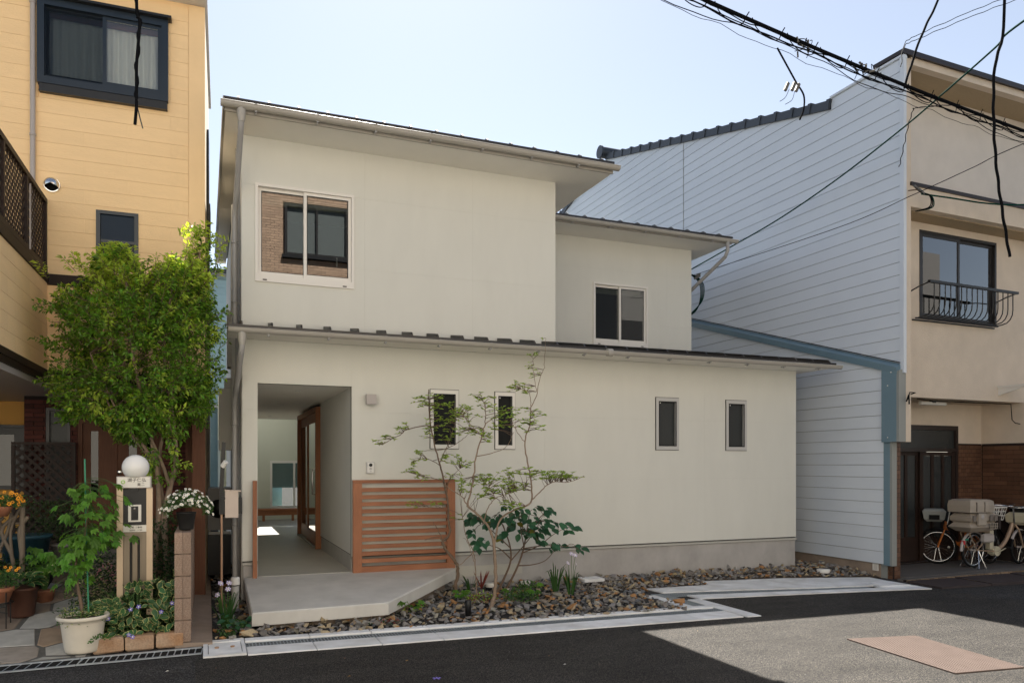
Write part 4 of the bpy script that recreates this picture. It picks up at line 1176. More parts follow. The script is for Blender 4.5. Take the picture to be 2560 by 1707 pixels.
# bulging balcony grille, each bar a part
gr = thing("balcony_grille", "black iron window grille with bulging bars on the beige front", "grille", tuple(MQ @ Vector((1.8,.3,4.1))), math.radians(1.8))
B().box(.70, 2.86, .05, .10, 4.575, 4.615).build("top_rail", "window_black", gr)
B().box(.78, 2.80, .36, .385, 4.065, 4.085).box(.78,2.80,.425,.445,4.045,4.065).build("bottom_rail", "window_black", gr)
barm = MB().tube([(0,.075,4.575),(0,.075,4.30),(0,.085,4.22),(0,.12,4.15),(0,.18,4.10),(0,.26,4.085),(0,.37,4.08)], .0095, 6).mesh("bar", "window_black")
for i in range(16):
    piece("bar", barm, gr, MQ @ Matrix.Translation((.82+i*.128, 0, 0)))
for x_ in (.72, 2.84):
    B().tube([(x_,.07,4.59),(x_,.25,4.56),(x_,.45,4.50)], .011, 6).build("wall_arm", "window_black", gr)
    B().box(x_-.02, x_+.02, .43, .449, 4.47, 4.53).build("fixing_plate", "window_black", gr)

# ---------------- entrance recess
tile_me = MB().box(-.5,.5,-.5,.5,-.5,.5).mesh("brick_tile", "brown_tile")
nt2 = 0
def tiles(x0, x1, z0, z1, y, tw, thh, parent=grey, flip=False, gap=.006, half=True):
    """courses of brick tiles on the local plane at depth y, flip: plane x=y"""
    r = 0; z = z0
    global nt2
    while z + thh <= z1 + .001:
        off = -(tw/2) if (half and r % 2) else 0
        x = x0 + off
        while x < x1 - .01:
            a, b_ = max(x, x0), min(x+tw, x1)
            if b_-a > .02:
                c = ((a+b_)/2, y, z+thh/2); s = (b_-a-gap, .012, thh-gap)
                if flip: c = (y, (a+b_)/2, z+thh/2); s = (.012, b_-a-gap, thh-gap)
                piece("brick_tile", tile_me, parent, MQ @ Matrix.LocRotScale(Vector(c), None, Vector(s))); nt2 += 1
            x += tw
        z += thh; r += 1
B().box(.058, .19, .19, .62, -.2, 2.05).build("pillar", "mortar", grey)
tiles(.058, .19, -.10, 2.045, .182, .088, .0715)
tiles(.19, .62, -.10, .12, .03, .11, .0715, flip=True)
B().box(.038, .057, .19, .62, -.2, .13).build("pillar", "mortar", grey)
B().box(.19, .9, 1.2, 1.3, -.1, 2.8).build("recess_wall", "beige_stucco", grey)
B().box(2.86, 3.75, 1.2, 1.35, -.1, 2.8).build("recess_wall", "beige_stucco", grey)
B().box(.9, 2.86, 1.2, 1.3, 2.40, 2.8).build("recess_lintel", "beige_stucco", grey)
B().box(3.575, 3.8, -.1, 1.199, -.1, 2.8).build("recess_side", "beige_stucco", grey)
B().box(3.801, 7, -.02, 1.9, -.2, 2.8).build("ground_floor_wall", "beige_stucco", grey)
B().box(2.86, 3.57, 1.19, 1.1995, -.04, 2.085).build("wainscot_bed", "mortar", grey)
tiles(2.88, 3.565, -.035, 2.07, 1.185, .115, .0722)
B().box(3.564, 3.5745, -.05, 1.18, -.04, 2.085).build("wainscot_bed", "mortar", grey)
tiles(.02, 1.16, .85, 2.07, 3.558, .23, .0722*1.1, flip=True)
dr = B().plate(.9, 2.86, -.06, 2.40, [(.97, 2.79, 1.99, 2.32), (.97, 2.79, -.01, 1.93)], 1.14, 1.22).build("front_door", "brown_metal", grey)
B().box(.971, 2.789, 1.18, 1.19, 1.991, 2.319).build("transom_pane", "frosted_glass", dr)
def dleaf(a, b_, y):
    xs_ = [a+.05+(b_-a-.10)*k/3 for k in range(4)]
    hs_ = [(xs_[k]+.035, xs_[k+1]-.035, .42, 1.86) for k in range(3)]
    B().plate(a, b_, -.005, 1.925, hs_, y, y+.035).build("door_leaf", "brown_wood", dr)
    for h in hs_: B().box(h[0]+.001, h[1]-.001, y+.014, y+.02, h[2]+.001, h[3]-.001).build("door_pane", "frosted_glass", dr)
dleaf(.972, 1.9, 1.19); dleaf(1.87, 2.788, 1.15)
B().box(.5, 3.4, 2.2, 2.3, -.1, 2.6).build("hall_wall", "dark_room", grey)
sl_ = thing("porch_light", "white fluorescent tube lamp under the beige building's entrance ceiling", "lamp", tuple(MQ @ Vector((1.7,.75,2.78))))
B().box(1.63, 1.72, .72, .78, 2.74, 2.799).build("lamp_base", "window_bronze", sl_)
B().tube([(1.36,.75,2.745),(1.98,.75,2.745)], .032, 12).build("lamp_tube", "white_plastic", sl_)
B().tube([(1.1,.6,2.79),(1.65,.73,2.79)], .008, 5).tube([(1.72,.75,2.79),(3.2,.7,2.79),(3.5,.6,2.78),(3.5,.58,2.5),(3.46,.5,2.44),(3.52,.45,2.42)], .008, 5).build("lamp_cord", "cable_black", sl_)
# floor slab and its soldier course edge
structure("tiled_porch_floor", B().box(.19, 6.0, .06, 1.25, -.3, -.045).box(-.02, 6.0, -.04, .0595, -.3, -.052), "floor_tile")
edge_me = MB().box(-.5,.5,-.5,.5,-.5,.5).mesh("edge_tile", "step_tile")
step = thing("porch_step", "brown tiled step edge of upright tiles under the parked bicycles", "step", tuple(MQ @ Vector((2,-.1,-.1))), math.radians(1.8))
B().box(-.02, 5.5, -.10, -.041, -.35, -.06).build("step_core", "mortar", step)
for i in range(42):
    x = -.02 + i*.098
    w_ = .085
    piece("edge_tile", edge_me, step, MQ @ TRS((x+.045, -.108, -.105), (0,0,0), (w_, .018, .10)))
B().box(-.02, 5.5, -.118, -.042, -.052, -.040).build("step_nosing", "floor_tile", step)
# small iron hook and bracket on the end wall
B().tube([(.18,-.01,2.78),(.18,-.09,2.80),(.05,-.10,2.80),(.03,-.10,2.76)], .008, 6).tube([(.03,-.10,2.76),(-.01,-.09,2.66)], .012, 6).tube([(.03,-.10,2.76),(.05,-.09,2.62)], .012, 6).build("wire_hook", "cable_black", grey)
B().box(2.90, 3.2, -.06, .449, 3.03, 3.06).hexa([(2.92,-.04,3.028),(2.95,-.04,3.028),(2.95,.449,2.90),(2.92,.449,2.90),(2.92,-.04,3.029),(2.95,-.04,3.029),(2.95,.449,3.029),(2.92,.449,3.029)]).build("shelf_bracket", "window_white", grey)
# ================================================================ yellow neighbour on the left
MY = Matrix.Translation((0, 10.35, 0)) @ Matrix.Rotation(math.radians(-1.2), 4, 'Z')
yel = thing("yellow_house", "tall yellow sided house with a projecting balcony and a dark brick porch", "house", (-1.0, 10.35, 0))
Y = lambda: MB(MY)
RP = .1725
W1 = (-1.82, -.42, 6.17, 7.17); W2 = (-1.215, -.755, 4.05, 4.765)
plank_me = MB().box(-.5,.5,-.5,.5,-.5,.5).mesh("siding_board", "yellow_siding")
npl = 0
def yrow(x0, x1, z0, z1, y, holes, wl, stag, plane='xz', xw=0):
    global npl
    r = 0; z = z0
    while z < z1-.02:
        zt = min(z+RP, z1)
        x = x0 - (stag if r % 2 else 0)
        while x < x1-.01:
            a, b_ = max(x, x0), min(x+wl, x1)
            if b_-a > .02:
                rs = [(a+.0006, b_-.0006, z+.0014, zt-.0014)]
                for h in holes: rs = rects_minus(rs, h)
                for (p, q, s, t) in rs:
                    if plane == 'xz': c = ((p+q)/2, y, (s+t)/2); sc = (q-p, .016, t-s)
                    else: c = (xw, (p+q)/2, (s+t)/2); sc = (.016, q-p, t-s)
                    piece("siding_board", plank_me, yel, MY @ Matrix.LocRotScale(Vector(c), None, Vector(sc))); npl += 1
            x += wl
        z = zt; r += 1
# main front above the porch
yrow(-2.75, -.192, 3.95, 7.42, -.008, [W1, W2], .94, .47)
yrow(-1.735, -.192, 2.81, 3.82, -.008, [], .62, .31)
m_ = Y().plate(-3.2, 0, 2.67, 7.5, [W1, W2], .001, .12); m_.build("front_wall", "yellow_siding", yel)
Y().box(-.189, .0, -.022, 0, 2.81, 3.82).box(-.189, .0, -.022, 0, 3.95, 7.45).build("corner_board", "yellow_siding", yel)
Y().box(-1.74, .0, -.035, 0, 3.822, 3.948).build("dark_band", "brown_wood", yel)
Y().box(-1.74, .0, -.04, 0, 2.672, 2.808).build("dark_band", "brown_wood", yel)
# side wall facing the gap, stepping back at the top
sw = Y(); sw.prism([(.121,-.1),(4.2,-.1),(4.2,4.6),(3.3,4.6),(2.4,7.5),(.121,7.5)], lambda u,v,w:(w,u,v), -.14, .0); sw.build("side_wall", "cream_side", yel)
Y().box(-.150, .004, .05, .120, -.1, 2.66).build("corner_post", "door_wood", yel)
Y().box(-6, -.141, 2.4, 4.2, 2.7, 7.4).build("back_room", "dark_room", yel)
for (ya, za, zb) in ((.9, 5.0, 6.3), (1.3, 3.6, 4.7), (1.0, 2.3, 3.0), (2.2, 5.1, 5.7)):
    Y().box(.002, .03, ya, ya+.5, za, zb).build("side_window", "window_black", yel)
Y().box(-8, .03, -.30, 3, 7.50, 7.60).box(-8, .04, -.36, -.301, 7.48, 7.62).build("eaves", "white_plastic", yel)
Y().box(-8, .02, -.28, .12, 7.46, 7.499).build("eaves_soffit", "white_plastic", yel)
# big window with its box frame and curtains
yw = Y().plate(-1.82, -.42, 6.17, 7.17, [(-1.745, -.495, 6.255, 7.09)], -.085, .10).build("box_window", "window_blue", yel)
Y().hexa([(-1.86,-.15,7.172),(-.38,-.15,7.172),(-.38,0.,7.172),(-1.86,0.,7.172),(-1.86,-.15,7.20),(-.38,-.15,7.20),(-.38,0.,7.245),(-1.86,0.,7.245)]).build("window_hood", "window_black", yw)
Y().box(-1.80, -.43, -.075, 0, 6.085, 6.168).box(-1.80,-.43,-.085,0,6.07,6.084).build("window_apron", "window_black", yw)
def ysash(a, b_, z0, z1, y, glass):
    Y().plate(a, b_, z0, z1, [(a+.04, b_-.04, z0+.05, z1-.04)], y, y+.028).build("window_sash", "window_blue", yw)
    Y().box(a+.041, b_-.041, y+.012, y+.017, z0+.051, z1-.041).build("window_pane", glass, yw)
ysash(-1.744, -1.10, 6.256, 7.089, -.02, "glass_clear"); ysash(-1.14, -.496, 6.256, 7.089, -.055, "glass_clear")
Y().box(-1.735, -1.12, -.034, -.0325, 6.28, 7.07).build("insect_screen", "screen_tint", yw)
Y().box(-1.14, -1.125, -.062, -.0555, 6.62, 6.70).build("window_catch", "window_blue", yw)
m_ = Y()
n = 150; vs_ = []
for i in range(n+1):
    x = -1.75 + 1.26*i/n
    ph = x*2*math.pi/.092
    y = .095 + .022*math.sin(ph) + .008*math.sin(ph*.37+1)
    for (z, k) in ((6.2, 1.15), (6.5, 1.1), (6.85, .9), (6.99, .35), (7.02, .6)):
        vs_.append((x + .003*math.sin(ph*.5+z*9), .095+(y-.095)*k, z))
fs_ = []
for i in range(n):
    if abs(-1.75+1.26*(i+.5)/n + 1.115) < .012: continue
    for k in range(4): fs_.append((i*5+k, (i+1)*5+k, (i+1)*5+k+1, i*5+k+1))
m_.smooth = True; m_.add(vs_, fs_); m_.build("curtain", "curtain", yw)
Y().box(-1.76, -.48, .13, .14, 6.2, 7.05).build("curtain_lining", "curtain", yw)
Y().box(-1.76, -.48, .07, .075, 7.02, 7.12).build("curtain_rail", "pelmet", yw)
Y().box(-1.9, -.3, .9, 1.0, 6, 7.3).build("room_wall", "white_room", yw)
# small hung window
sw_ = Y().plate(-1.215, -.755, 4.05, 4.765, [(-1.17, -.80, 4.10, 4.725)], -.03, .08).build("hung_window", "window_blue", yel)
Y().box(-1.169, -.801, -.012, .012, 4.385, 4.42).build("meeting_rail", "window_blue", sw_)
Y().box(-1.169, -.801, .0, .006, 4.421, 4.724).build("window_pane", "navy_glass", sw_)
Y().box(-1.169, -.801, .02, .026, 4.101, 4.384).build("window_pane", "navy_glass", sw_)
Y().box(-1.169, -.801, .07, .076, 4.101, 4.72).build("window_screen", "window_blue", sw_)
# rain pipe and vent hood
rp = Y().tube([(-1.865,-.06,7.6),(-1.865,-.06,2.9)], .028, 12).build("rain_pipe", "lamp_grey", yel)
for z_ in (5.55, 7.1): Y().lathe([(.031,-.012),(.034,-.012),(.034,.012),(.031,.012)], (-1.865,-.06,z_), 14).build("pipe_clip", "lamp_grey", rp)
vh = Y().lathe([(.085,0),(.088,-.012),(.085,-.02)], (-1.675,-.017,5.0), 24, axis='y')
prof = [(.08, 0), (.078,-.03), (.066,-.06), (.045,-.08), (.001,-.088)]
seg = 24; vs_ = []; fs_ = []
for r_, h_ in prof:
    for k in range(seg+1):
        t = math.radians(-25 + 230*k/seg)
        vs_.append((-1.675+r_*math.cos(t), -.037+h_, 5.0+r_*math.sin(t)))
for i in range(len(prof)-1):
    for k in range(seg): fs_.append((i*(seg+1)+k, i*(seg+1)+k+1, (i+1)*(seg+1)+k+1, (i+1)*(seg+1)+k))
vh.smooth = True; vh.add(vs_, fs_); vh.smooth = False
hood = vh.build("vent_hood", "chrome", yel)
Y().lathe([(.074,-.038),(.001,-.038)], (-1.675,0,5.0), 20, axis='y').build("vent_mouth", "dark_void", hood)

# projecting balcony: right flank seen in depth
XB = -1.74
yrow(-2.7, -.0, 2.812, 3.838, 0, [], .60, .30, plane='yz', xw=XB+.008)
Y().box(-5, XB-.001, -2.7, -.0, 2.80, 3.84).build("balcony_parapet", "yellow_siding", yel)
Y().box(-5, XB+.03, -2.7, -.001, 2.735, 2.81).box(-5, XB+.018, -2.7, -.001, 2.665, 2.734).build("balcony_skirt", "brown_wood", yel)
Y().box(XB-.12, XB+.035, -2.7, -.036, 3.842, 3.90).box(XB-.10, XB+.02, -2.7, -.036, 3.901, 3.965).build("balcony_cap", "brown_wood", yel)
lat = thing("balcony_lattice", "dark brown wooden lattice screen on top of the yellow balcony", "lattice", tuple(MY @ Vector((XB, -1.2, 3.97))), math.radians(-1.2))
Y().box(XB-.03, XB+.02, -2.7, -.03, 4.765, 4.82).build("top_rail", "brown_wood", lat)
Y().box(XB-.03, XB+.02, -2.7, -.03, 3.968, 4.03).build("bottom_rail", "brown_wood", lat)
for y_ in (-.055, -.98, -1.9):
    Y().box(XB-.03, XB+.018, y_-.025, y_+.025, 4.031, 4.764).build("lattice_post", "brown_wood", lat)
Y().box(XB+.02, XB+.034, -.93, -.915, 4.0, 4.70).build("steel_brace", "lamp_grey", lat)
strip_me = MB().box(-.5,.5,-.5,.5,-.5,.5).mesh("lattice_strip", "brown_wood")
def diag(x_, y0, y1, z0, z1, pitch, sgn, w, t, parent, place):
    c = (y0-(z1-z0)) if sgn > 0 else y0
    c += pitch*.5
    end = y1 if sgn > 0 else y1+(z1-z0)
    while c < end:
        # line y = c + s*sgn, z = z0 + s
        pts = []
        smin = 0; smax = z1-z0
        if sgn > 0: smin = max(smin, y0-c); smax = min(smax, y1-c)
        else: smin = max(smin, c-y1); smax = min(smax, c-y0)
        if smax-smin > .03:
            sm = (smin+smax)/2; L_ = (smax-smin)*math.sqrt(2)
            place(c+sgn*sm, z0+sm, L_, sgn)
        c += pitch
def plat(y, z, L_, sgn):
    M = MY @ Matrix.Translation((XB - .012 + (.008 if sgn > 0 else -.008), y, z)) @ Matrix.Rotation(-sgn*math.pi/4, 4, 'X') @ Matrix.Diagonal((.007, .026, L_, 1))
    piece("lattice_strip", strip_me, lat, M)
diag(XB, -2.2, -.03, 4.03, 4.765, .100, 1, 0, 0, lat, plat)
diag(XB, -2.2, -.03, 4.03, 4.765, .100, -1, 0, 0, lat, plat)
# porch: soffit, brick wall, door
Y().box(-6, XB, -2.69, -.001, 2.60, 2.664).box(-6, -.001, 0, 2.6, 2.60, 2.664).build("porch_soffit", "lamp_grey", yel)
Y().box(-6, -2.22, 2.3, 2.4, .2, 2.6).build("porch_wall", "orange_wall", yel)
Y().plate(-2.22, -.14, .2, 2.6, [(-1.97, -1.69, 1.2, 2.45), (-1.60, -.56, .58, 2.3)], 1.22, 1.36).build("porch_wall", "mortar", yel)
Y().box(-2.22, -2.1, 1.361, 2.299, .2, 2.6).build("porch_wall", "mortar", yel)
brick_me = MB().box(-.5,.5,-.5,.5,-.5,.5).mesh("brick", "wine_brick")
def bricks(x0, x1, z0, z1, y, holes, bw=.225, bh=.0575):
    r = 0; z = z0
    while z+bh < z1+.01:
        x = x0 - (bw/2 if r % 2 else 0)
        while x < x1-.01:
            rs = [(max(x,x0), min(x+bw,x1), z, z+bh)]
            for h in holes: rs = rects_minus(rs, h)
            for (p, q, s, t) in rs:
                if q-p > .025: piece("brick", brick_me, yel, MY @ Matrix.LocRotScale(Vector(((p+q)/2+.0, y, (s+t)/2)), None, Vector((q-p-.009, .03, t-s-.009))))
            x += bw
        z += bh; r += 1
bricks(-2.22, -1.60, 1.0, 2.6, 1.21, [(-1.97, -1.69, 1.2, 2.45)])
bricks(-.56, -.14, .6, 2.6, 1.21, [])
pw = Y().plate(-1.97, -1.69, 1.2, 2.45, [(-1.93, -1.725, 1.25, 2.41)], 1.20, 1.30).build("porch_window", "window_black", yel)
Y().box(-1.929, -1.726, 1.25, 1.256, 1.251, 2.409).build("window_pane", "frosted_glass", pw)
Y().box(-1.929, -1.726, 1.27, 1.275, 1.251, 2.409).build("window_backing", "lamp_grey", pw)
fd = Y().plate(-1.60, -.56, .58, 2.3, [(-1.545, -1.16, .62, 2.25), (-1.13, -.61, .60, 2.25)], 1.19, 1.30).build("front_door", "door_wood", yel)
Y().plate(-1.544, -1.161, .621, 2.249, [(-1.45, -1.36, 1.25, 2.15)], 1.22, 1.27).build("side_leaf", "door_wood", fd)
Y().box(-1.449, -1.361, 1.235, 1.245, 1.251, 2.149).build("door_pane", "glass_dark", fd)
Y().plate(-1.129, -.611, .601, 2.249, [(-.99, -.89, 1.25, 2.15), (-.78, -.70, 1.25, 2.15)], 1.21, 1.26).build("door_leaf", "door_wood", fd)
for a in ((-.989, -.891), (-.779, -.701)): Y().box(a[0], a[1], 1.225, 1.235, 1.251, 2.149).build("door_pane", "glass_dark", fd)
Y().box(-1.6, -.56, 1.45, 1.5, .6, 2.3).build("hall_wall", "white_room", yel)
Y().tube([(-1.10,1.20,1.16),(-1.10,1.15,1.18),(-1.085,1.14,1.32),(-1.10,1.15,1.45),(-1.10,1.20,1.47)], .014, 8).build("door_handle", "chrome", fd)
Y().lathe([(.030,0),(.030,-.012),(.02,-.016),(.001,-.016)], (-1.10,1.21,1.60), 14, axis='y').build("door_lock", "chrome", fd)
Y().box(-.245, -.10, .45, .60, 0, 2.6).build("porch_post", "door_wood", yel)
Y().box(-2.1, -.14, .75, 1.189, .2, .60).box(-2.1,-.14,.40,.749,.2,.46).build("porch_step", "floor_tile", yel)
pw2 = Y().plate(-3.4, -2.42, 1.35, 2.22, [(-3.35, -2.55, 1.40, 2.13)], 2.20, 2.31).build("dark_window", "window_black", yel)
Y().box(-3.35, -2.55, 2.28, 2.285, 1.4, 2.13).build("window_pane", "glass_dark", pw2)
Y().box(-3.45, -2.38, 2.15, 2.31, 2.221, 2.26).build("window_hood", "window_black", pw2)
# free standing trellis in front of the porch window
tr_ = thing("garden_trellis", "dark brown square trellis standing before the brick porch wall", "trellis", tuple(MY @ Vector((-1.95,.95,.4))), math.radians(-1.2))
for (a, b_, c, d) in ((-2.30,-2.26,.42,1.95),(-1.62,-1.58,.42,1.95)): Y().box(a,b_,.92,.96,c,d).build("trellis_post", "brown_wood", tr_)
for (c, d) in ((1.955,1.99),(.45,.49)): Y().box(-2.30,-1.58,.92,.96,c,d).build("trellis_rail", "brown_wood", tr_)
def ptre(x, z, L_, sgn):
    M = MY @ Matrix.Translation((x, .94 + (.006 if sgn > 0 else -.006), z)) @ Matrix.Rotation(sgn*math.pi/4, 4, 'Y') @ Matrix.Diagonal((.036, .008, L_, 1))
    piece("lattice_strip", strip_me, tr_, M)
diag(0, -2.26, -1.62, .49, 1.95, .115, 1, 0, 0, tr_, ptre); diag(0, -2.26, -1.62, .49, 1.95, .115, -1, 0, 0, tr_, ptre)

# ---------------- block fence, its footing, and the paved yard
fence = thing("block_fence", "low brown split face block fence between the two yards", "fence", (-.19, 8.6, 0))
blk = MB()
def bevbox(mb, sx, sy, sz, b_):
    x, y, z = sx/2, sy/2, sz/2
    p = []
    for zz, k in ((-z, b_), (-z+b_, 0), (z-b_, 0), (z, b_)):
        p += [(-x+k,-y+k,zz),(x-k,-y+k,zz),(x-k,y-k,zz),(-x+k,y-k,zz)]
    fs = [(3,2,1,0),(12,13,14,15)]
    for r in range(3):
        for k in range(4): fs.append((r*4+k, r*4+(k+1)%4, r*4+4+(k+1)%4, r*4+4+k))
    mb.add(p, fs)
bevbox(blk, 1, 1, 1, .03)
blk_me = blk.mesh("block", "fence_block")
for r in range(5):
    for h in range(2):
        piece("block", blk_me, fence, Matrix.LocRotScale(Vector((-.225+h*.071, 7.72, .165+r*.203)), None, Vector((.068, .20, .197))))
    y = 7.825
    k = 0
    while y < 10.2:
        L_ = .395
        piece("block", blk_me, fence, Matrix.LocRotScale(Vector((-.190, y+L_/2, .165+r*.203)), None, Vector((.136, L_-.008, .197))))
        y += L_; k += 1
MB().box(-.22, -.14, 7.64, 10.2, .0, 1.06).build("mortar_core", "fence_concrete", fence)
m_ = MB(); m_.hexa([(-.27,7.60,-.1),(.075,7.60,-.1),(.085,14,-.1),(-.27,14,-.1),(-.25,7.62,.066),(.065,7.62,.045),(.075,14,.05),(-.25,14,.066)])
m_.build("footing", "fence_concrete", fence)
stones3 = ((-.795, .245, "left"), (-.545, .235, "middle"), (-.30, .225, "right"))
for x, w_, nm in stones3:
    m_ = MB(); bevbox(m_, w_, .13, .135, .014)
    m_.v = [(p[0]+x+rnd.uniform(-.004,.004), p[1]+7.665-.0*x+(x+.5)*.06+rnd.uniform(-.004,.004), p[2]+.095+rnd.uniform(-.004,.004)) for p in m_.v]
    tag(m_.build("granite_block", "granite"), {"left":"pinkish granite edging block beside the white pot, end of its row","middle":"granite edging block in the middle of the row under the striped leaves","right":"rusty stained granite edging block against the block fence"}[nm], "edging stone", "granite blocks edging the planting bed")
m_ = MB(); bevbox(m_, .06, .28, .17, .008); m_.v = [(p[0]*1-.945+p[2]*.12, p[1]+7.80, p[2]+.11) for p in m_.v]
tag(m_.build("edging_brick", "fence_block"), "dark brick on edge behind the white pot", "brick")
# sloping yard with crazy paving
def yz_(x, y): return max(.035, .035 + (y-7.55)*.135)
m_ = MB(); m_.add([(-5,7.28,.028),(-.93,7.50,.028),(-.93,11.2,yz_(0,11.2)-.012),(-5,11.2,yz_(0,11.2)-.012)], [(0,1,2,3)])
yard = structure("paved_yard", m_, "joint_mortar")
m_ = MB(); m_.add([(-.93,7.60,.06),(-.24,7.64,.06),(-.24,10.8,.36),(-.93,10.8,.36)], [(0,1,2,3)]); structure("planting_bed", m_, "soil")
# voronoi like flags by clipping cells
cells = []
r_ = random.Random(5)
for i in range(9):
    for j in range(9):
        cells.append((-4.2+i*.42+(j % 2)*.2+r_.uniform(-.13,.13), 7.35+j*.40+r_.uniform(-.13,.13)))
for i, (cx, cy) in enumerate(cells):
    poly = [(-4.6,7.30-.08*(0)),( -.96,7.53),(-.96,10.9),(-4.6,10.9)]
    poly = [(-4.6,7.25),(-.96,7.53),(-.96,10.9),(-4.6,10.9)]
    for k, (dx, dy) in enumerate(cells):
        if k == i or abs(dx-cx) > 1.4 or abs(dy-cy) > 1.4: continue
        a, b_ = dx-cx, dy-cy
        mx_, my_ = (cx+dx)/2, (cy+dy)/2
        l = math.hypot(a, b_)
        poly = clip_poly(poly, a/l, b_/l, (a*mx_+b_*my_)/l - .014)
        if len(poly) < 3: break
    if len(poly) < 3: continue
    m_ = MB(); n = len(poly)
    dz = r_.uniform(-.003,.004)
    jit = [(x+r_.uniform(-.012,.012), y+r_.uniform(-.012,.012)) for x, y in poly]
    p = [(x,y,yz_(x,y)-.03) for x,y in jit] + [(x,y,yz_(x,y)+dz) for x,y in jit] + [(cx+(x-cx)*.95, cy+(y-cy)*.95, yz_(x,y)+.006+dz) for x,y in jit]
    fs = [tuple(range(2*n,3*n))]
    for k in range(n):
        q = (k+1) % n
        fs += [(k,q,q+n,k+n),(k+n,q+n,q+2*n,k+2*n)]
    m_.add(p, fs); m_.build("flagstone", "flagstone", yard)
# ---------------- blue house behind the gap
bh = thing("blue_house", "light blue sided house standing far back in the gap between the houses", "house", (.5, 19.5, 0))
bb = MB().box(-.5,.5,-.5,.5,-.5,.5).mesh("siding_board", "blue_siding")
for i in range(34):
    M = Matrix.LocRotScale(Vector((.0, 21.0-.01, .1+i*.19)), Euler((math.radians(3.5),0,0)), Vector((3.6, .02, .186)))
    piece("siding_board", bb, bh, M)
MB().box(-1.8, 1.9, 21.03, 25, -.1, 6.55).build("house_wall", "blue_siding", bh)
MB().hexa([(-2.0,20.7,6.56),(2.1,20.7,6.56),(2.1,25.2,7.3),(-2,25.2,7.3),(-2.0,20.7,6.68),(2.1,20.7,6.68),(2.1,25.2,7.42),(-2,25.2,7.42)]).build("house_roof", "tile_dark", bh)
MB().box(-.2,.06,20.93,20.97,4.0,5.2).build("house_window", "window_black", bh)
MB().tube([(-.22,20.93,.1),(-.22,20.93,3.3)],.05,8).box(-.6,.6,20.9,20.96,3.15,3.25).build("house_pipe", "window_white", bh)
# ================================================================ across the street (seen only as reflections, pale walls bounce light) and overhead lines
opp = thing("tiled_building", "brown tiled building across the street, seen mirrored in the upstairs window of the new house", "building", (0, -1.0, 0))
MB().plate(-7, 6.2, -.2, 9.9, [(1.97, 3.64, 7.30, 8.68)], -1.03, -1.2).build("building_wall", "opp_joint", opp)
m_ = MB()
r = 0; z = 6.0
def otile(x0, x1, z0, z1):
    m_.box(x0, x1, -1.03, -1.015, z0, z1)
z = 5.6
while z < 9.2:
    x = .4 - (.11 if r % 2 else 0)
    while x < 5.2:
        for (a, b_, c, d) in rects_minus([(x+.004, x+.216, z+.004, z+.066)], (1.93, 3.68, 7.22, 8.72)): otile(a, b_, c, d)
        x += .22
    z += .07; r += 1
o = m_.build("wall_tile", "opp_tile", opp); o['kind'] = 'stuff'
MB().box(-7, 6.2, -1.03, -1.012, 0, 5.55).box(-7, .38, -1.03, -1.012, 5.6, 9.2).box(5.25, 6.2, -1.03, -1.012, 5.6, 9.2).build("lower_wall", "opp_bounce_cream", opp)
MB().box(-7, 6.3, -1.1, -.95, 9.22, 9.9).build("parapet", "opp_bounce_cream", opp)
ow = MB().plate(1.97, 3.64, 7.30, 8.68, [(2.04, 2.78, 7.37, 8.61), (2.83, 3.57, 7.37, 8.61)], -.96, -1.1).build("far_window", "window_bronze", opp)
MB().box(2.03, 3.58, -1.06, -1.055, 7.36, 8.62).build("window_pane", "far_glass", ow)
MB().box(1.9, 3.7, -1.02, -.90, 7.22, 7.30).build("window_sill", "window_black", ow)
MB().box(2.83, 3.57, -1.3, -1.29, 7.36, 8.62).build("window_curtain", "opp_grey", ow)
op2 = thing("grey_building", "plain grey building further along the opposite side, seen only in window reflections", "building", (18, -1.2, 0))
MB().box(14.7, 26, -6, -1.2, -.4, 9.5).build("building_wall", "opp_grey", op2)
for k in range(5): MB().box(14.5+k*2.2, 15.6+k*2.2, -1.22, -1.19, 5.5, 7.2).build("building_window", "window_bronze", op2)
op3 = thing("low_bounce_building", "low cream building opposite the parked bicycles, added behind the camera to bounce light", "building", (10, -4, 0))
MB().box(6.6, 13.5, -10, -4.5, -.4, 5.2).build("building_wall", "opp_bounce_cream", op3)  # added to close the gap opposite and bounce light
MB().box(6.4, 13.7, -10.2, -4.3, 5.21, 5.5).build("building_roof", "tile_dark", op3)
for k in range(3): MB().box(7.3+k*2.1, 8.6+k*2.1, -4.53, -4.49, 1.0, 2.4).build("building_window", "window_bronze", op3)

def smooth_path(pts, n=8):
    pts = [Vector(p) for p in pts]
    if len(pts) < 3: return pts
    out = []
    for i in range(len(pts)-1):
        p0 = pts[max(i-1,0)]; p1 = pts[i]; p2 = pts[i+1]; p3 = pts[min(i+2,len(pts)-1)]
        for k in range(n):
            t = k/n
            out.append(0.5*((2*p1)+(-p0+p2)*t+(2*p0-5*p1+4*p2-p3)*t*t+(-p0+3*p1-3*p2+p3)*t**3))
    out.append(pts[-1]); return out
def bline(x):      # the street bundle in plan
    return 6.10 + .1235*(x+.4)
bund = thing("cable_bundle", "thick bundle of black street cables with looping lashing wires crossing the upper right", "cable", (7, 7, 6.6), 0, None)
def bz(x): return 6.62 - .012*(x-5) + .0045*(x-8)**2
bpts = [(x, bline(x), bz(x)) for x in [-6+i*.8 for i in range(27)]]
MB().tube(bpts, .021, 8).build("main_cable", "cable_black", bund)
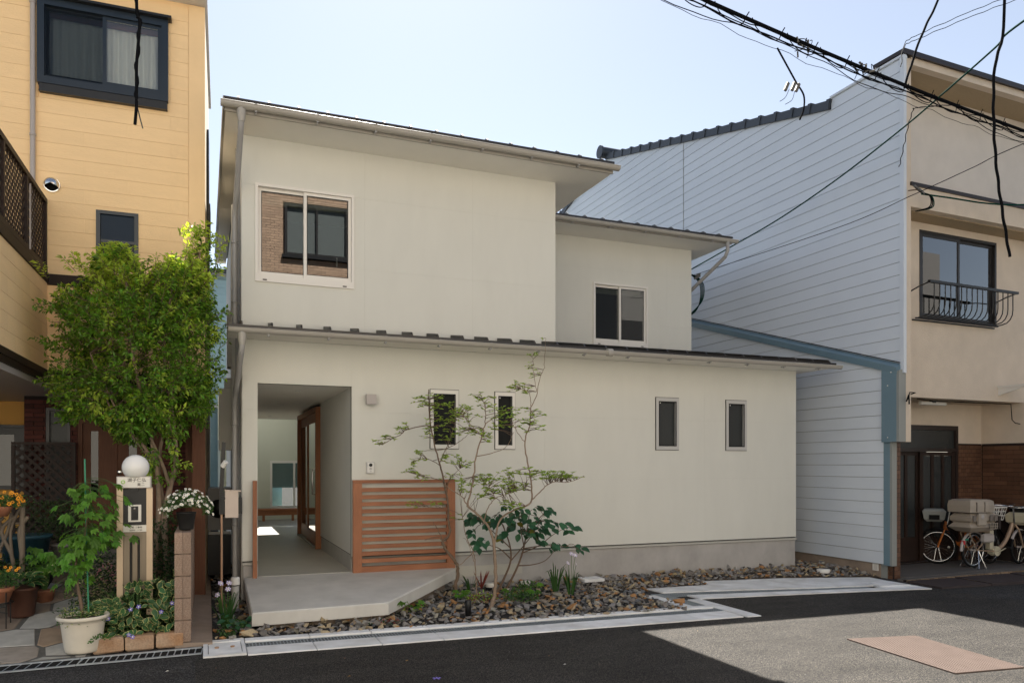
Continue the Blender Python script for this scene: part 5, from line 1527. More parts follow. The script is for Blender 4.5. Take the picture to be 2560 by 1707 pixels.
for k, (dy, dz, r_) in enumerate(((.02,-.065,.008),(-.03,-.105,.006),(.0,-.14,.005),(.04,.03,.005),(-.02,-.045,.006),(.03,-.18,.003))):
    pp = []
    for i in range(160):
        x = -6 + i*.135
        w_ = .016*math.sin(x*(3.1+k*.7)+k)+.010*math.sin(x*(6.7+k)+2*k)
        sag = .045*math.sin(x*1.9+k*1.3) if k in (2,) else 0
        pp.append((x, bline(x)+dy, bz(x)+dz+w_+sag))
    MB().tube(pp, r_, 5).build("side_cable", "cable_black", bund)
x = -5.5
while x < 15:
    pp = []
    for i in range(13):
        t = i/12
        pp.append((x+.46*t, bline(x)+.05*math.cos(t*6.28), bz(x+.46*t)+.05-.22*math.sin(math.pi*min(1,t*1.05))+(.03 if i in (0,12) else 0)))
    MB().tube(smooth_path(pp,2), .0065, 4).build("lashing_loop", "cable_black", bund)
    x += .56
def clampset(cx, cz, seed, n=7):
    r_ = random.Random(seed)
    cy = bline(cx)
    for i in range(n):
        a = r_.uniform(-.12,.12); b_ = r_.uniform(-.07,.08)
        M = TRS((cx+a, cy+r_.uniform(-.06,.06), cz+b_), (r_.uniform(-1,1), r_.uniform(-.5,1.2), r_.uniform(-1,1)))
        MB(M).box(-.032,.032,-.009,.009,-.010,.010).build("wire_clamp", "clamp", bund)
    for i in range(4):
        a = Vector((cx+r_.uniform(-.16,.16), cy+r_.uniform(-.05,.05), cz+r_.uniform(-.1,.12)))
        b_ = Vector((cx+r_.uniform(-.16,.16), cy+r_.uniform(-.05,.05), cz+r_.uniform(-.14,.1)))
        mid = (a+b_)/2 + Vector((r_.uniform(-.08,.08), 0, r_.uniform(.02,.10)))
        MB().tube(smooth_path([a, mid, b_], 5), .005, 4).build("jumper_wire", "cable_black", bund)
clampset(6.48, 6.56, 3, 6); clampset(7.60, 6.60, 5, 5)
# dangling offcut with three clamps
MB().tube(smooth_path([(6.0,bline(6.0)-.05,6.40),(6.30,7.0,6.31),(6.46,7.05,6.20),(6.62,7.1,6.10),(6.62,7.1,5.93),(6.56,7.1,5.80)], 6), .011, 6).build("cut_end", "cable_black", bund)
for k, dx in enumerate((-.10, .0, .06)):
    MB(TRS((6.40+dx, 7.03, 6.13-.02*(k == 0)), (0,.45,0))).box(-.018,.018,-.012,.012,-.055,.055).build("wire_clamp", "clamp", bund)
MB().tube(smooth_path([(6.34,7.03,6.09),(6.28,7.03,5.98),(6.20,7.03,5.92)],4), .0035, 4).tube(smooth_path([(6.42,7.03,6.08),(6.38,7.03,5.97),(6.28,7.03,5.90)],4), .0035, 4).build("loose_wire", "cable_grey", bund)
def cable(name, pts, r_, mt, label, wob=0, seg=6, cat="cable"):
    pp = smooth_path(pts, 10)
    if wob:
        pp = [p + Vector((wob*math.sin(i*1.1), 0, wob*.5*math.sin(i*1.7))) for i, p in enumerate(pp)]
    return tag(MB().tube(pp, r_, seg).build(name, mt), label, cat)
cable("drop_cable", [(9.25,7.2,8.4),(8.98,7.2,7.83),(8.65,7.2,7.24),(8.37,7.2,6.56)], .015, "cable_black", "short black cable dropping steeply from the top edge to the cable bundle", .004)
cable("hanging_cable", [(6.45,4.5,8.2),(6.42,4.5,5.72),(6.29,4.5,5.1),(6.28,4.5,4.62),(6.32,4.5,4.21),(6.40,4.5,3.83),(6.48,4.5,3.5)], .013, "cable_black", "thick black cable hanging with a cut end in front of the beige building", .006)
hc = thing("hanging_cable", "black twisted cable hanging down over the yellow house's big window", "cable", (-.4, 6.05, 6.6))
MB().tube(smooth_path([(-.44,6.08,6.62),(-.44,6.02,6.0),(-.45,6,4.99),(-.43,6,4.84),(-.45,6,4.53),(-.45,6,4.27),(-.46,6,4.11)], 8), .012, 6).build("cable_core", "cable_black", hc)
MB().tube([p+Vector((.012*math.sin(i*.9),-.012*math.cos(i*.9),0)) for i, p in enumerate(smooth_path([(-.44,6.08,6.62),(-.44,6.02,6.0),(-.45,6,4.99),(-.43,6,4.84),(-.45,6,4.53),(-.45,6,4.27)], 10))], .007, 5).build("cable_wrap", "cable_black", hc)
MB().tube(smooth_path([(-.45,6,4.26),(-.43,6,4.17),(-.41,6,4.09)], 6), .004, 4).build("cable_tail", "cable_grey", hc)
cable("service_wire", [(5.6,2.0,5.2),(7.40,5.0,6.02),(8.10,5.8,6.30),(9.02,7.2,6.57),(9.44,8.2,6.59),(9.66,9.6,6.40),(9.66,11.0,6.15),(9.15,12.0,5.75),(8.66,12.5,5.42)], .0115, "cable_green", "long green service wire running down past the grey siding to the new house")
cable("service_wire", [(13,6,7.2),(10.37,7.0,6.08),(10.03,7.5,5.88),(9.80,8.3,5.72),(9.72,9.6,5.62),(8.75,11.9,5.34),(8.5,12.4,5.28)], .006, "cable_black", "thin black wire crossing the grey siding below the green one")
jl = thing("wire_loops", "loops of green and black wire on the side wall behind the small downpipe", "wire loops", (8.6, 12.4, 5.2))
for k, (o_, m__) in enumerate(((0,"cable_green"),(.03,"cable_black"),(.06,"cable_green"),(-.03,"cable_black"))):
    MB().tube(smooth_path([(8.54,12.35,5.32+o_),(8.72+o_,12.3,5.35),(8.92+o_,12.3,5.20),(8.93+o_*.7,12.3,4.92),(8.80,12.3,4.68+o_*.5),(8.58,12.35,4.52),(8.49,12.4,4.46)], 6), .009, 5).build("wire_loop", m__, jl)
MB(TRS((8.78,12.22,5.30),(0,-.5,0))).box(-.07,.07,-.02,.02,-.02,.02).box(-.01,.09,-.02,.02,.02,.05).build("wire_clamp", "clamp", jl)
for k, dz in enumerate((0, .10)):
    pp = []
    cable("overhead_wire", [(14.6,9,10.5+dz),(13.33,9.0,9.9+dz),(12.04,9.0,9.28+dz*.9),(10.84,9.0,8.66+dz*.7),(10.01,8.6,8.15+dz*.4),(8.2,7.1,6.75)], .006, "cable_black", ["faint lower wire rising from the bundle to the top right corner","faint upper wire rising from the bundle to the top right corner"][k], .01)
dl = cable("drop_wire", [(9.55,7.35,6.62),(9.46,7.9,6.9-.1),(9.35,7.9,6.73),(9.25,7.9,6.47),(9.16,7.9,6.15),(9.09,7.9,5.9)], .006, "cable_black", "thin twisted wire dropping from the bundle at the grey corner", .01)
fw = thing("facade_wires", "white clamps and a green wire along the beige balcony front", "cable", (10.0, 8.35, 5.85))
MB().tube(smooth_path([(10.1,8.38,5.81),(10.67,8.36,5.82),(11.49,8.36,5.84),(12.29,8.36,5.92),(13.4,8.3,6.1)], 8), .012, 6).build("wire", "cable_green", fw)
for k in range(3):
    MB(TRS((9.99+.05*k, 8.36, 5.87-.02*k), (0,.3,.2))).box(-.09,.06,-.014,.014,-.013,.013).build("wire_clamp", "clamp", fw)
for k in range(3):
    MB().tube(smooth_path([(10.08,8.36,5.82),(10.28-.02*k,8.36,5.80),(10.34-.03*k,8.36,5.70),(10.30-.03*k,8.38,5.62),(10.10,8.49,5.58)], 6), .009, 5).build("wire_loop", ("cable_green","cable_black","cable_black")[k], fw)
MB().tube([(9.87,8.42,5.84),(10.02,8.36,5.86)], .010, 5).build("wire_hook", "bark", fw)

# bits fallen on the road
for (x, y, nm, lb) in ((1.70,5.80,"petal_violet","violet flower lying on the dark asphalt"),(2.83,5.84,"petal_white","tiny white petal lying on the dark asphalt"),(-.30,6.75,"petal_white","pale leaf scrap on the old asphalt by the steel grating"),(1.05,6.1,"leaf_litter","small brown leaf lying on the fresh asphalt"),(1.6,6.42,"leaf_litter","yellowish leaf lying on the asphalt near the drain")):
    m_ = MB(); z = gz(x)+.006
    for k in range(5 if "flower" in lb else 1):
        a = k*1.257; L_ = .026 if "flower" in lb else .02
        c, s = math.cos(a), math.sin(a)
        m_.add([(x,y,z),(x+L_*c-.010*s,y+L_*s+.010*c,z+.006),(x+L_*1.5*c,y+L_*1.5*s,z+.002),(x+L_*c+.010*s,y+L_*s-.010*c,z+.005)], [(0,1,2,3)])
    tag(m_.build("fallen_flower" if "flower" in lb else "fallen_leaf", nm), lb, "flower" if "flower" in lb else "leaf")
r_ = random.Random(77)
m_ = MB()
for i in range(70):
    x, y = r_.uniform(-.5,6), r_.uniform(4.8,7.0); z = gz(x)+.003; s = r_.uniform(.003,.009)
    m_.add([(x-s,y,z),(x,y-s*.7,z+.002),(x+s,y,z),(x,y+s*.7,z+.003)], [(0,1,2,3)])
o = m_.build("grit", "gravel"); o['kind'] = 'stuff'; o['label'] = "pale grit specks scattered over the asphalt"; o['category'] = "grit"
# ================================================================ bicycles in the porch
def wheel(parent, M, r, spokes=28, tyre=.020, hub="chrome"):
    w = MB(M)
    n = 40
    def torus(R, rr, sx=1.0, seg=8):
        vs_ = []; fs_ = []
        for i in range(n):
            a = 2*math.pi*i/n
            for k in range(seg):
                b_ = 2*math.pi*k/seg
                q = R + rr*math.cos(b_)
                vs_.append((q*math.cos(a), rr*sx*math.sin(b_), r+q*math.sin(a)))
        for i in range(n):
            for k in range(seg):
                fs_.append((i*seg+k, ((i+1)%n)*seg+k, ((i+1)%n)*seg+(k+1)%seg, i*seg+(k+1)%seg))
        return vs_, fs_
    w.smooth = True
    w.add(*torus(r-tyre, tyre))
    o = w.build("wheel", "rubber", parent)
    q = MB(M); q.smooth = True; q.add(*torus(r-tyre*2.2, .009, 1.3)); q.build("rim", "chrome", o)
    h = MB(M); h.lathe([(.001,-.05),(.012,-.05),(.012,-.035),(.028,-.03),(.018,-.02),(.018,.02),(.028,.03),(.012,.035),(.012,.05),(.001,.05)], (0,0,r), 12, axis='y'); h.build("hub", hub, o)
    s = MB(M)
    for i in range(spokes):
        a = 2*math.pi*i/spokes; b_ = a + (.5 if (i//2) % 2 else -.5)
        s.tube([(.026*math.cos(b_), .028*(1 if i % 2 else -1), r+.026*math.sin(b_)), ((r-tyre*2)*math.cos(a), 0, r+(r-tyre*2)*math.sin(a))], .0016, 3, cap=False)
    so = s.build("spokes", "chrome", o); so['kind'] = 'stuff'
    return o
def guard(parent, M, r, a0, a1, mt, w_=.025):
    g = MB(M); n = 18; vs_ = []; fs_ = []
    for i in range(n+1):
        a = math.radians(a0+(a1-a0)*i/n)
        for k, (dy, dr) in enumerate(((-w_,-.012),(-w_*.6,.006),(0,.012),(w_*.6,.006),(w_,-.012))):
            q = r + .018 + dr
            vs_.append((q*math.cos(a), dy, r+q*math.sin(a)))
    for i in range(n):
        for k in range(4): fs_.append((i*5+k, i*5+k+1, i*5+6+k, i*5+5+k))
    g.smooth = True; g.add(vs_, fs_); return g.build("mudguard", mt, parent)
def grid_basket(parent, M, x0, x1, hw, z0, z1, flare, mt, name="basket", n=6):
    b_ = MB(M)
    def rect(z, f):
        return [(x0-f*.5, -hw-f, z), (x1+f, -hw-f, z), (x1+f, hw+f, z), (x0-f*.5, hw+f, z)]
    for k, t in enumerate((0, .33, .66, 1)):
        q = rect(z0+(z1-z0)*t, flare*t); r_ = .012 if k == 3 else .006
        for i in range(4): b_.tube([q[i], q[(i+1)%4]], r_, 5)
    lo, hi = rect(z0, 0), rect(z1, flare)
    for i in range(4):
        for k in range(n):
            t = k/n
            a = Vector(lo[i]).lerp(Vector(lo[(i+1)%4]), t); c = Vector(hi[i]).lerp(Vector(hi[(i+1)%4]), t)
            b_.tube([a, c], .005, 4)
    b_.box(x0, x1, -hw, hw, z0-.004, z0+.002)
    return b_.build(name, mt, parent)
def rbox(mb, cx, cy, cz, sx, sy, sz, b_, taper=0.0):
    t = MB(); bevbox(t, sx, sy, sz, b_)
    mb.add([(p[0]*(1+taper*(p[2]/sz)) + cx, p[1]*(1+taper*(p[2]/sz)) + cy, p[2]+cz) for p in t.v], t.f)

FZ = -.045
# --- orange bicycle with a grey front basket, facing left
b1 = thing("bicycle", "orange bicycle with a grey plastic front basket parked against the dark door", "bicycle", (12.5, 9.55, FZ), 0, "bicycles parked in the tiled porch")
M1 = Matrix.Translation((13.02, 9.58, FZ)) @ Matrix.Rotation(math.radians(178), 4, 'Z')
R1 = .300; WB = 1.04
Mf = M1 @ Matrix.Translation((WB, 0, 0)) @ Matrix.Rotation(math.radians(-46), 4, 'Z')
wheel(b1, M1, R1); wheel(b1, Mf, R1)
guard(b1, M1, R1, 20, 175, "black_plastic"); guard(b1, Mf, R1, 30, 150, "black_plastic")
f = MB(M1)
f.tube(smooth_path([(.86,0,.66),(.80,0,.55),(.62,0,.36),(.45,0,.28)],6), .019, 8).tube(smooth_path([(.84,0,.58),(.72,0,.46),(.55,0,.35),(.38,0,.40)],6), .014, 8)
f.tube([(.45,0,.27),(.30,0,.72)], .016, 8).tube([(.45,.05,.27),(0,.06,R1)], .010, 6).tube([(.45,-.05,.27),(0,-.06,R1)], .010, 6).tube([(.33,.03,.60),(0,.06,R1)], .009, 6).tube([(.33,-.03,.60),(0,-.06,R1)], .009, 6).tube([(.88,0,.60),(.845,0,.74)], .021, 8)
f.build("frame", "bike_orange", b1)
fk = MB(Mf)
for s in (-1, 1): fk.tube(smooth_path([(-.13,0,.66),(-.105,.045*s,.60),(-.05,.055*s,.44),(0,.058*s,R1)],5), .013, 8)
fk.build("fork", "bike_orange", b1)
MB(Mf).tube([(-.15,0,.70),(-.19,0,.94)], .012, 8).tube(smooth_path([(-.30,.27,.96),(-.20,.24,.98),(-.17,.08,.95),(-.19,0,.94),(-.17,-.08,.95),(-.20,-.24,.98),(-.30,-.27,.96)],5), .011, 8).build("handlebar", "chrome", b1)
for s in (-1, 1): MB(Mf).tube([(-.30,.27*s,.96),(-.40,.28*s,.95)], .016, 8).build("grip", "saddle", b1)
bk = MB(Mf); rbox(bk, .06, 0, .86, .34, .36, .22, .04, .25); bk.build("basket", "grey_trim", b1)
bk2 = MB(Mf); bk2.box(-.02,.14,-.205,-.198,.79,.87).box(-.02,.14,.198,.205,.79,.87); bk2.build("basket_opening", "dark_void", b1)
for k in range(8): MB(Mf).box(-.09+.04*k, -.075+.04*k, -.212, -.206, .885, .93).build("basket_rib", "black_plastic", b1)
MB(M1).box(.18,.40,-.07,.07,.76,.81).build("saddle", "saddle", b1)
MB(Mf).tube([(.10,-.06,.55),(.16,-.06,.55)], .035, 10).build("headlight", "chrome", b1)
MB(Mf).lathe([(.001,0),(.022,.002),(.001,.004)], (-.17,.02,R1), 8, axis='y').build("reflector", "sign_white", b1)

# --- champagne electric bicycle with a beige child seat on the rear, facing right
b2 = thing("bicycle", "champagne electric bicycle with a big beige rear child seat", "bicycle", (12.6, 9.05, FZ), 0, "bicycles parked in the tiled porch")
M2 = Matrix.Translation((12.08, 9.02, FZ)) @ Matrix.Rotation(math.radians(2), 4, 'Z')
R2 = .296; WB = 1.22
Mf2 = M2 @ Matrix.Translation((WB, 0, 0)) @ Matrix.Rotation(math.radians(8), 4, 'Z')
wheel(b2, M2, R2, hub="lamp_grey"); wheel(b2, Mf2, R2, hub="lamp_grey")
guard(b2, M2, R2, 5, 180, "lamp_grey"); guard(b2, Mf2, R2, 30, 150, "lamp_grey")
f = MB(M2)
f.tube(smooth_path([(1.02,0,.72),(.98,0,.62),(.84,0,.42),(.66,0,.29),(.54,0,.26)],6), .034, 10)
f.build("frame", "bike_champagne", b2)
f = MB(M2); f.tube([(.50,0,.26),(.36,0,.70)], .020, 8); rbox(f, .41, 0, .46, .10, .09, .34, .015); f.build("battery", "bike_cream", b2)
f = MB(M2); rbox(f, .54, 0, .26, .20, .10, .16, .04); f.build("motor", "bike_cream", b2)
f = MB(M2)
for s in (-1, 1):
    f.tube([(.52,.05*s,.26),(0,.065*s,R2)], .012, 6).tube([(.38,.035*s,.55),(0,.065*s,R2)], .011, 6)
    f.tube(smooth_path([(.30,.07*s,.60),(.02,.08*s,.62),(-.16,.08*s,.62),(-.20,.08*s,.58),(-.12,.08*s,.45),(0,.07*s,R2)],5), .011, 7)
f.tube([(-.18,-.08,.61),(-.18,.08,.61)], .011, 6)
f.build("rear_carrier", "bike_champagne", b2)
fk = MB(Mf2)
for s in (-1, 1): fk.tube(smooth_path([(-.16,0,.70),(-.13,.05*s,.60),(-.06,.06*s,.44),(0,.062*s,R2)],5), .015, 8)
fk.build("fork", "bike_champagne", b2)
MB(Mf2).tube([(-.17,0,.70),(-.22,0,1.0)], .014, 8).tube(smooth_path([(-.42,.27,1.0),(-.28,.27,1.03),(-.20,.10,1.02),(-.21,0,1.0),(-.20,-.10,1.02),(-.28,-.27,1.03),(-.42,-.27,1.0)],5), .012, 8).build("handlebar", "chrome", b2)
for s in (-1, 1): MB(Mf2).tube([(-.42,.27*s,1.0),(-.53,.28*s,.99)], .018, 8).build("grip", "rubber", b2)
fb = MB(Mf2); rbox(fb, .0, 0, .80, .34, .30, .22, .05, .15); fb.build("front_basket", "bike_cream", b2)
# front child seat tub, rim of the bucket, dark inside
fs2 = MB(Mf2)
ring = [(.03+.22*math.cos(t), .19*math.sin(t), 1.02+.03*math.cos(t)) for t in [2*math.pi*k/24 for k in range(25)]]
fs2.tube(ring, .012, 6); fs2.build("bucket_rim", "chrome", b2)
fs3 = MB(Mf2); fs3.lathe([(.10,.90),(.16,.93),(.19,1.01)], (.03,0,0), 20); fs3.build("front_bucket", "black_plastic", b2)
MB(M2).box(.20,.46,-.09,.09,.80,.86).build("saddle", "saddle", b2)
MB(M2).tube([(.54,-.06,.26),(.54,-.10,.26),(.70,-.11,.32)], .009, 6).lathe([(.08,-.062),(.085,-.06),(.08,-.058)], (.54,0,.26), 18, axis='y').build("crank", "bike_cream", b2)
MB(M2).box(.66,.76,-.20,-.115,.315,.335).build("pedal", "rubber", b2)
# child seat
cs = MB(M2)
rbox(cs, .02, 0, .70, .74, .40, .15, .07, .12)
rbox(cs, .02, 0, .84, .70, .38, .18, .06, .06)
cs = cs.build("child_seat", "seat_beige", b2)
cs.data.name = "child_seat"
ch = MB(M2)
for k, (a, b_) in enumerate(((-.30,-.22),(.12,.21),(.23,.32))):
    ch.box(a, b_, -.212, -.204, .80, .90)
ch.build("seat_opening", "seat_dark", cs)
sp = MB(M2); rbox(sp, -.08, -.205, .83, .20, .03, .22, .02); sp.build("seat_side_plate", "seat_beige", cs)
MB(M2).lathe([(.001,0),(.04,-.002),(.042,0)], (-.08,-.222,.87), 16, axis='y').build("seat_badge", "lamp_grey", cs)
hd = MB(M2)
vs_ = []; fs_ = []
prof = [(-.36,.20),(-.36,-.20),(.10,-.21),(.30,-.16),(.38,0),(.30,.16),(.10,.21)]
for z_, k in ((.95,1.0),(1.06,1.02),(1.14,.97),(1.165,.80)):
    vs_ += [((x+.02)*k-.02, y*k, z_-(.05*max(0,x-.1) if z_ > 1 else 0)) for x, y in prof]
n = len(prof)
for r_ in range(3):
    for i in range(n): fs_.append((r_*n+i, r_*n+(i+1)%n, (r_+1)*n+(i+1)%n, (r_+1)*n+i))
fs_ += [tuple(range(3*n,4*n)), tuple(range(n-1,-1,-1))]
hd.add(vs_, fs_); hd.build("seat_back", "seat_beige", cs)
for a in (-.22, -.02): MB(M2).box(a, a+.008, -.222, -.20, .96, 1.12).build("seat_line", "seat_dark", cs)
lg = MB(M2)
for k in range(5): lg.box(.11+k*.045, .118+k*.045, -.222, -.212, .665, .765)
lg.box(.10,.31,-.222,-.212,.665,.672).box(.10,.31,-.222,-.212,.758,.766).box(.10,.31,-.222,-.212,.71,.716)
lg.build("leg_guard", "seat_beige", cs); MB(M2).box(.11,.30,-.2115,-.206,.67,.76).build("guard_mesh", "dark_void", cs)
MB(M2).box(.34,.40,-.21,-.12,.66,.88).build("seat_strap", "brown_wood", cs)
bagm = MB(M2); rbox(bagm, .22, -.10, .50, .26, .06, .16, .03); bagm.build("battery_bag", "lamp_grey", b2)
MB(M2).box(-.28,-.24,-.03,.03,.40,.47).build("rear_reflector", "red_lamp", b2)
MB(M2).box(-.24,-.17,-.035,.035,.47,.50).build("carrier_lamp", "green_lamp", b2)
st = MB(M2)
for s in (-1, 1):
    st.tube([(.0,.09*s,R2),(-.10,.17*s,.01),(.08,.17*s,.01),(.0,.09*s,R2)], .008, 5)
st.tube([(-.10,-.17,.012),(-.10,.17,.012)], .008, 5); st.build("kickstand", "chrome", b2)

# --- dark bicycle behind, white grid basket
b3 = thing("bicycle", "black bicycle with a white grid front basket standing behind the other two", "bicycle", (13.2, 9.40, FZ), 0, "bicycles parked in the tiled porch")
M3 = Matrix.Translation((13.9, 9.36, FZ)) @ Matrix.Rotation(math.radians(184), 4, 'Z')
Mf3 = M3 @ Matrix.Translation((1.05, 0, 0))
wheel(b3, M3, .30); wheel(b3, Mf3, .30)
f = MB(M3)
f.tube([(.86,0,.68),(.46,0,.28)], .018, 8).tube([(.46,0,.27),(.30,0,.74)], .016, 8)
for s in (-1, 1): f.tube([(.46,.05*s,.27),(0,.06*s,.30)], .010, 6).tube([(.33,.03*s,.60),(0,.06*s,.30)], .009, 6)
f.build("frame", "black_plastic", b3)
fk = MB(Mf3)
for s in (-1, 1): fk.tube([(-.16,.02*s,.68),(0,.058*s,.30)], .013, 8)
fk.build("fork", "black_plastic", b3)
MB(Mf3).tube([(-.16,0,.70),(-.20,0,.98)], .013, 8).tube(smooth_path([(-.38,.27,1.0),(-.20,.22,1.02),(-.20,0,.98),(-.20,-.22,1.02),(-.38,-.27,1.0)],5), .011, 8).build("handlebar", "chrome", b3)
grid_basket(b3, Mf3, -.12, .22, .16, .78, 1.0, .05, "window_white")
MB(M3).box(.18,.42,-.08,.08,.78,.83).build("saddle", "black_plastic", b3)
# ================================================================ leaf and flower meshes
def leaf_mesh(name, mt, L_=1.0, W=.5, fold=.12, curl=.15, edge=False, lobes=False):
    """one leaf along +y, about 8 to 14 triangles"""
    me = bpy.data.meshes.new(name)
    if lobes:
        vs_ = [(0,0,0)]; fs_ = []
        for a, l in ((-62,.62),(-28,.9),(8,1.0),(40,.88),(72,.58)):
            a = math.radians(a); dx, dy = math.sin(a), math.cos(a)
            nx, ny = dy, -dx
            n = len(vs_)
            w_ = .21
            vs_ += [(dx*l*.55+nx*w_, dy*l*.55+ny*w_, .05-.10*l), (dx*l, dy*l, -.32*l), (dx*l*.55-nx*w_, dy*l*.55-ny*w_, .05-.10*l), (dx*l*.5, dy*l*.5, -.12*l)]
            fs_ += [(0,n,n+3),(0,n+3,n+2),(n,n+1,n+3),(n+3,n+1,n+2)]
        vs_ = [(x*L_, y*L_, z*L_) for x, y, z in vs_]
        me.from_pydata(vs_, [], fs_)
    elif edge:
        prof = [(0,.0),(.22,.78),(.5,1.0),(.78,.62),(1.0,0.0)]
        vs_ = []; ed = []
        for t, w_ in prof:
            z = -curl*L_*t*t
            for k, e in ((-1,1.0),(-.62,0.0),(0,0.0),(.62,0.0),(1,1.0)):
                if t in (0.0,): e = 0.6
                if t == 1.0: e = 1.0
                vs_.append((k*W*.5*w_*L_, t*L_, z+abs(k)*fold*L_*w_)); ed.append(e)
        fs_ = []
        for i in range(4):
            for k in range(4): fs_.append((i*5+k, i*5+k+1, i*5+6+k, i*5+5+k))
        me.from_pydata(vs_, [], fs_)
        at = me.attributes.new("edge", 'FLOAT', 'POINT')
        at.data.foreach_set("value", ed)
    else:
        prof = [(0,.0),(.2,.62),(.45,1.0),(.72,.72),(1.0,0.0)]
        vs_ = []
        for t, w_ in prof:
            z = -curl*L_*t*t
            for k in (-1,0,1): vs_.append((k*W*.5*w_*L_, t*L_, z+abs(k)*fold*L_*w_))
        fs_ = []
        for i in range(4):
            for k in range(2): fs_.append((i*3+k, i*3+k+1, i*3+4+k, i*3+3+k))
        me.from_pydata(vs_, [], fs_)
        me.polygons.foreach_set("use_smooth", [True]*len(fs_))
    me.materials.append(MATS[mt]); me.update()
    return me

def rand_dir(r_, zmin=-1.0):
    while True:
        v = Vector((r_.gauss(0,1), r_.gauss(0,1), r_.gauss(0,1))).normalized()
        if v.z > zmin: return v

def leaf_matrix(p, d, up, s):
    R = basis(d, up).to_4x4()
    return Matrix.Translation(p) @ R @ Matrix.Diagonal((s, s, s, 1))

class Leaves:
    """many small leaves joined in one mesh"""
    def __init__(self): self.v = []; self.f = []; self.mi = []
    def leaf(self, p, d, up, l, w_, m=0, fold=.25):
        x = d.cross(up)
        if x.length < 1e-4: x = d.cross(Vector((1,0,0)))
        x.normalize(); u = x.cross(d)
        n = len(self.v)
        a = p; b_ = p + d*l*.45 + x*w_*.5 + u*w_*fold; c = p + d*l - u*l*.12; e = p + d*l*.45 - x*w_*.5 + u*w_*fold
        mdl = p + d*l*.5
        self.v += [tuple(a), tuple(b_), tuple(c), tuple(e)]
        self.f += [(n, n+1, n+2), (n, n+2, n+3)]
        self.mi += [m, m]
    def build(self, name, mats, parent):
        me = bpy.data.meshes.new(name); me.from_pydata(self.v, [], self.f)
        if isinstance(mats, str): mats = [mats]
        for m in mats: me.materials.append(MATS[m])
        if len(mats) > 1: me.polygons.foreach_set("material_index", self.mi)
        me.update()
        o = bpy.data.objects.new(name, me); col.objects.link(o); attach(o, parent)
        o['kind'] = 'stuff'
        return o

def flower_mesh(name, petal, eye, n=9, r=1.0, cup=.1, w_=.34):
    m_ = MB()
    for k in range(n):
        a = 2*math.pi*k/n; c, s = math.cos(a), math.sin(a)
        m_.add([(c*.18*r, s*.18*r, 0), (c*.65*r - s*w_*r, s*.65*r + c*w_*r, cup*r*.6), (c*r, s*r, cup*r), (c*.65*r + s*w_*r, s*.65*r - c*w_*r, cup*r*.6)], [(0,1,2,3)], 0)
    m_.cur = 1; m_.smooth = True
    m_.lathe([(.30*r, .0), (.24*r, .10*r), (.001, .14*r)], (0,0,.01*r), 8)
    return m_.mesh(name, [petal, eye])

def face_matrix(p, n, s, r_):
    z = Vector(n).normalized()
    x = z.cross(Vector((r_.gauss(0,1), r_.gauss(0,1), .3))).normalized(); y = z.cross(x)
    return Matrix.Translation(p) @ Matrix((x, y, z)).transposed().to_4x4() @ Matrix.Diagonal((s,s,s,1))

# ---------------------------------------------------------------- big bushy tree before the yellow house
r_ = random.Random(21)
bt = thing("bushy_tree", "tall dense bushy tree with sunlit top in front of the yellow house", "tree", (-.45, 9.25, .3))
stems = [[(-.52,9.22,.2),(-.51,9.25,.65),(-.47,9.27,1.2),(-.50,9.28,1.7),(-.62,9.3,2.3),(-.75,9.35,3.0),(-.8,9.3,3.7)],
         [(-.40,9.25,.2),(-.39,9.25,.65),(-.42,9.25,1.1),(-.36,9.26,1.45),(-.30,9.28,1.75),(-.33,9.3,2.2),(-.42,9.3,3.0),(-.3,9.3,3.9)],
         [(-.46,9.32,.2),(-.46,9.32,.7),(-.44,9.32,1.25),(-.48,9.33,1.7),(-.40,9.35,2.2),(-.2,9.3,3.0),(-.05,9.3,4.1)],
         [(-.36,9.25,1.45),(-.44,9.22,1.72),(-.58,9.25,2.05),(-.85,9.3,2.6)],
         [(-.48,9.33,1.7),(-.62,9.35,1.85),(-.85,9.3,2.2),(-1.15,9.3,2.9)],
         [(-.30,9.28,1.75),(-.38,9.22,1.95),(-.34,9.25,2.5),(-.22,9.3,3.1)],
         [(-.50,9.28,1.7),(-.66,9.28,1.95),(-.95,9.35,2.3),(-1.15,9.4,2.9)]]
tb = MB()
for i, s in enumerate(stems):
    pp = smooth_path(s, 5); n = len(pp)
    r0 = (.040, .042, .034, .022, .022, .02, .02)[i]
    tb.tube(pp, [r0*(1-.75*k/(n-1)) for k in range(n)], 8)
tb.build("trunk", "bark_pale", bt)
lv = Leaves(); br = MB()
def in_crown(p):
    x, y, z = p.x, p.y, p.z
    cx = -.70 + .03*(z-3)
    hw = .77*(1-.30*max(0,(2.35-z)/.5)) * (1 - .25*max(0,(z-3.6)/.6))
    hd = .52
    u = abs((x-cx)/hw)**2.6 + abs((y-9.38)/hd)**2.4
    top = 3.93 + .13*math.sin(x*5.1+1.2) + .10*math.sin(x*11+y*4) - .20*max(0,(-.75-x)/.4)
    bot = 2.0 + .25*abs(x+.6) + .10*math.sin(x*7+y*3)
    return u < 1 and bot < z < top
clumps = []
while len(clumps) < 1550:
    p = Vector((r_.uniform(-1.6,.15), r_.uniform(8.8,9.95), r_.uniform(1.9,4.2)))
    if not in_crown(p): continue
    q = Vector((-.70,9.22,3.0))
    # prefer the outer shell
    t = ((p.x+.7)/.78)**2 + ((p.y-9.38)/.52)**2 + ((p.z-3.0)/1.0)**2
    if r_.random() > .25 + .6*t: continue
    if mnoise.noise(p*2.6) < -.12 and r_.random() < .9: continue
    clumps.append(p)
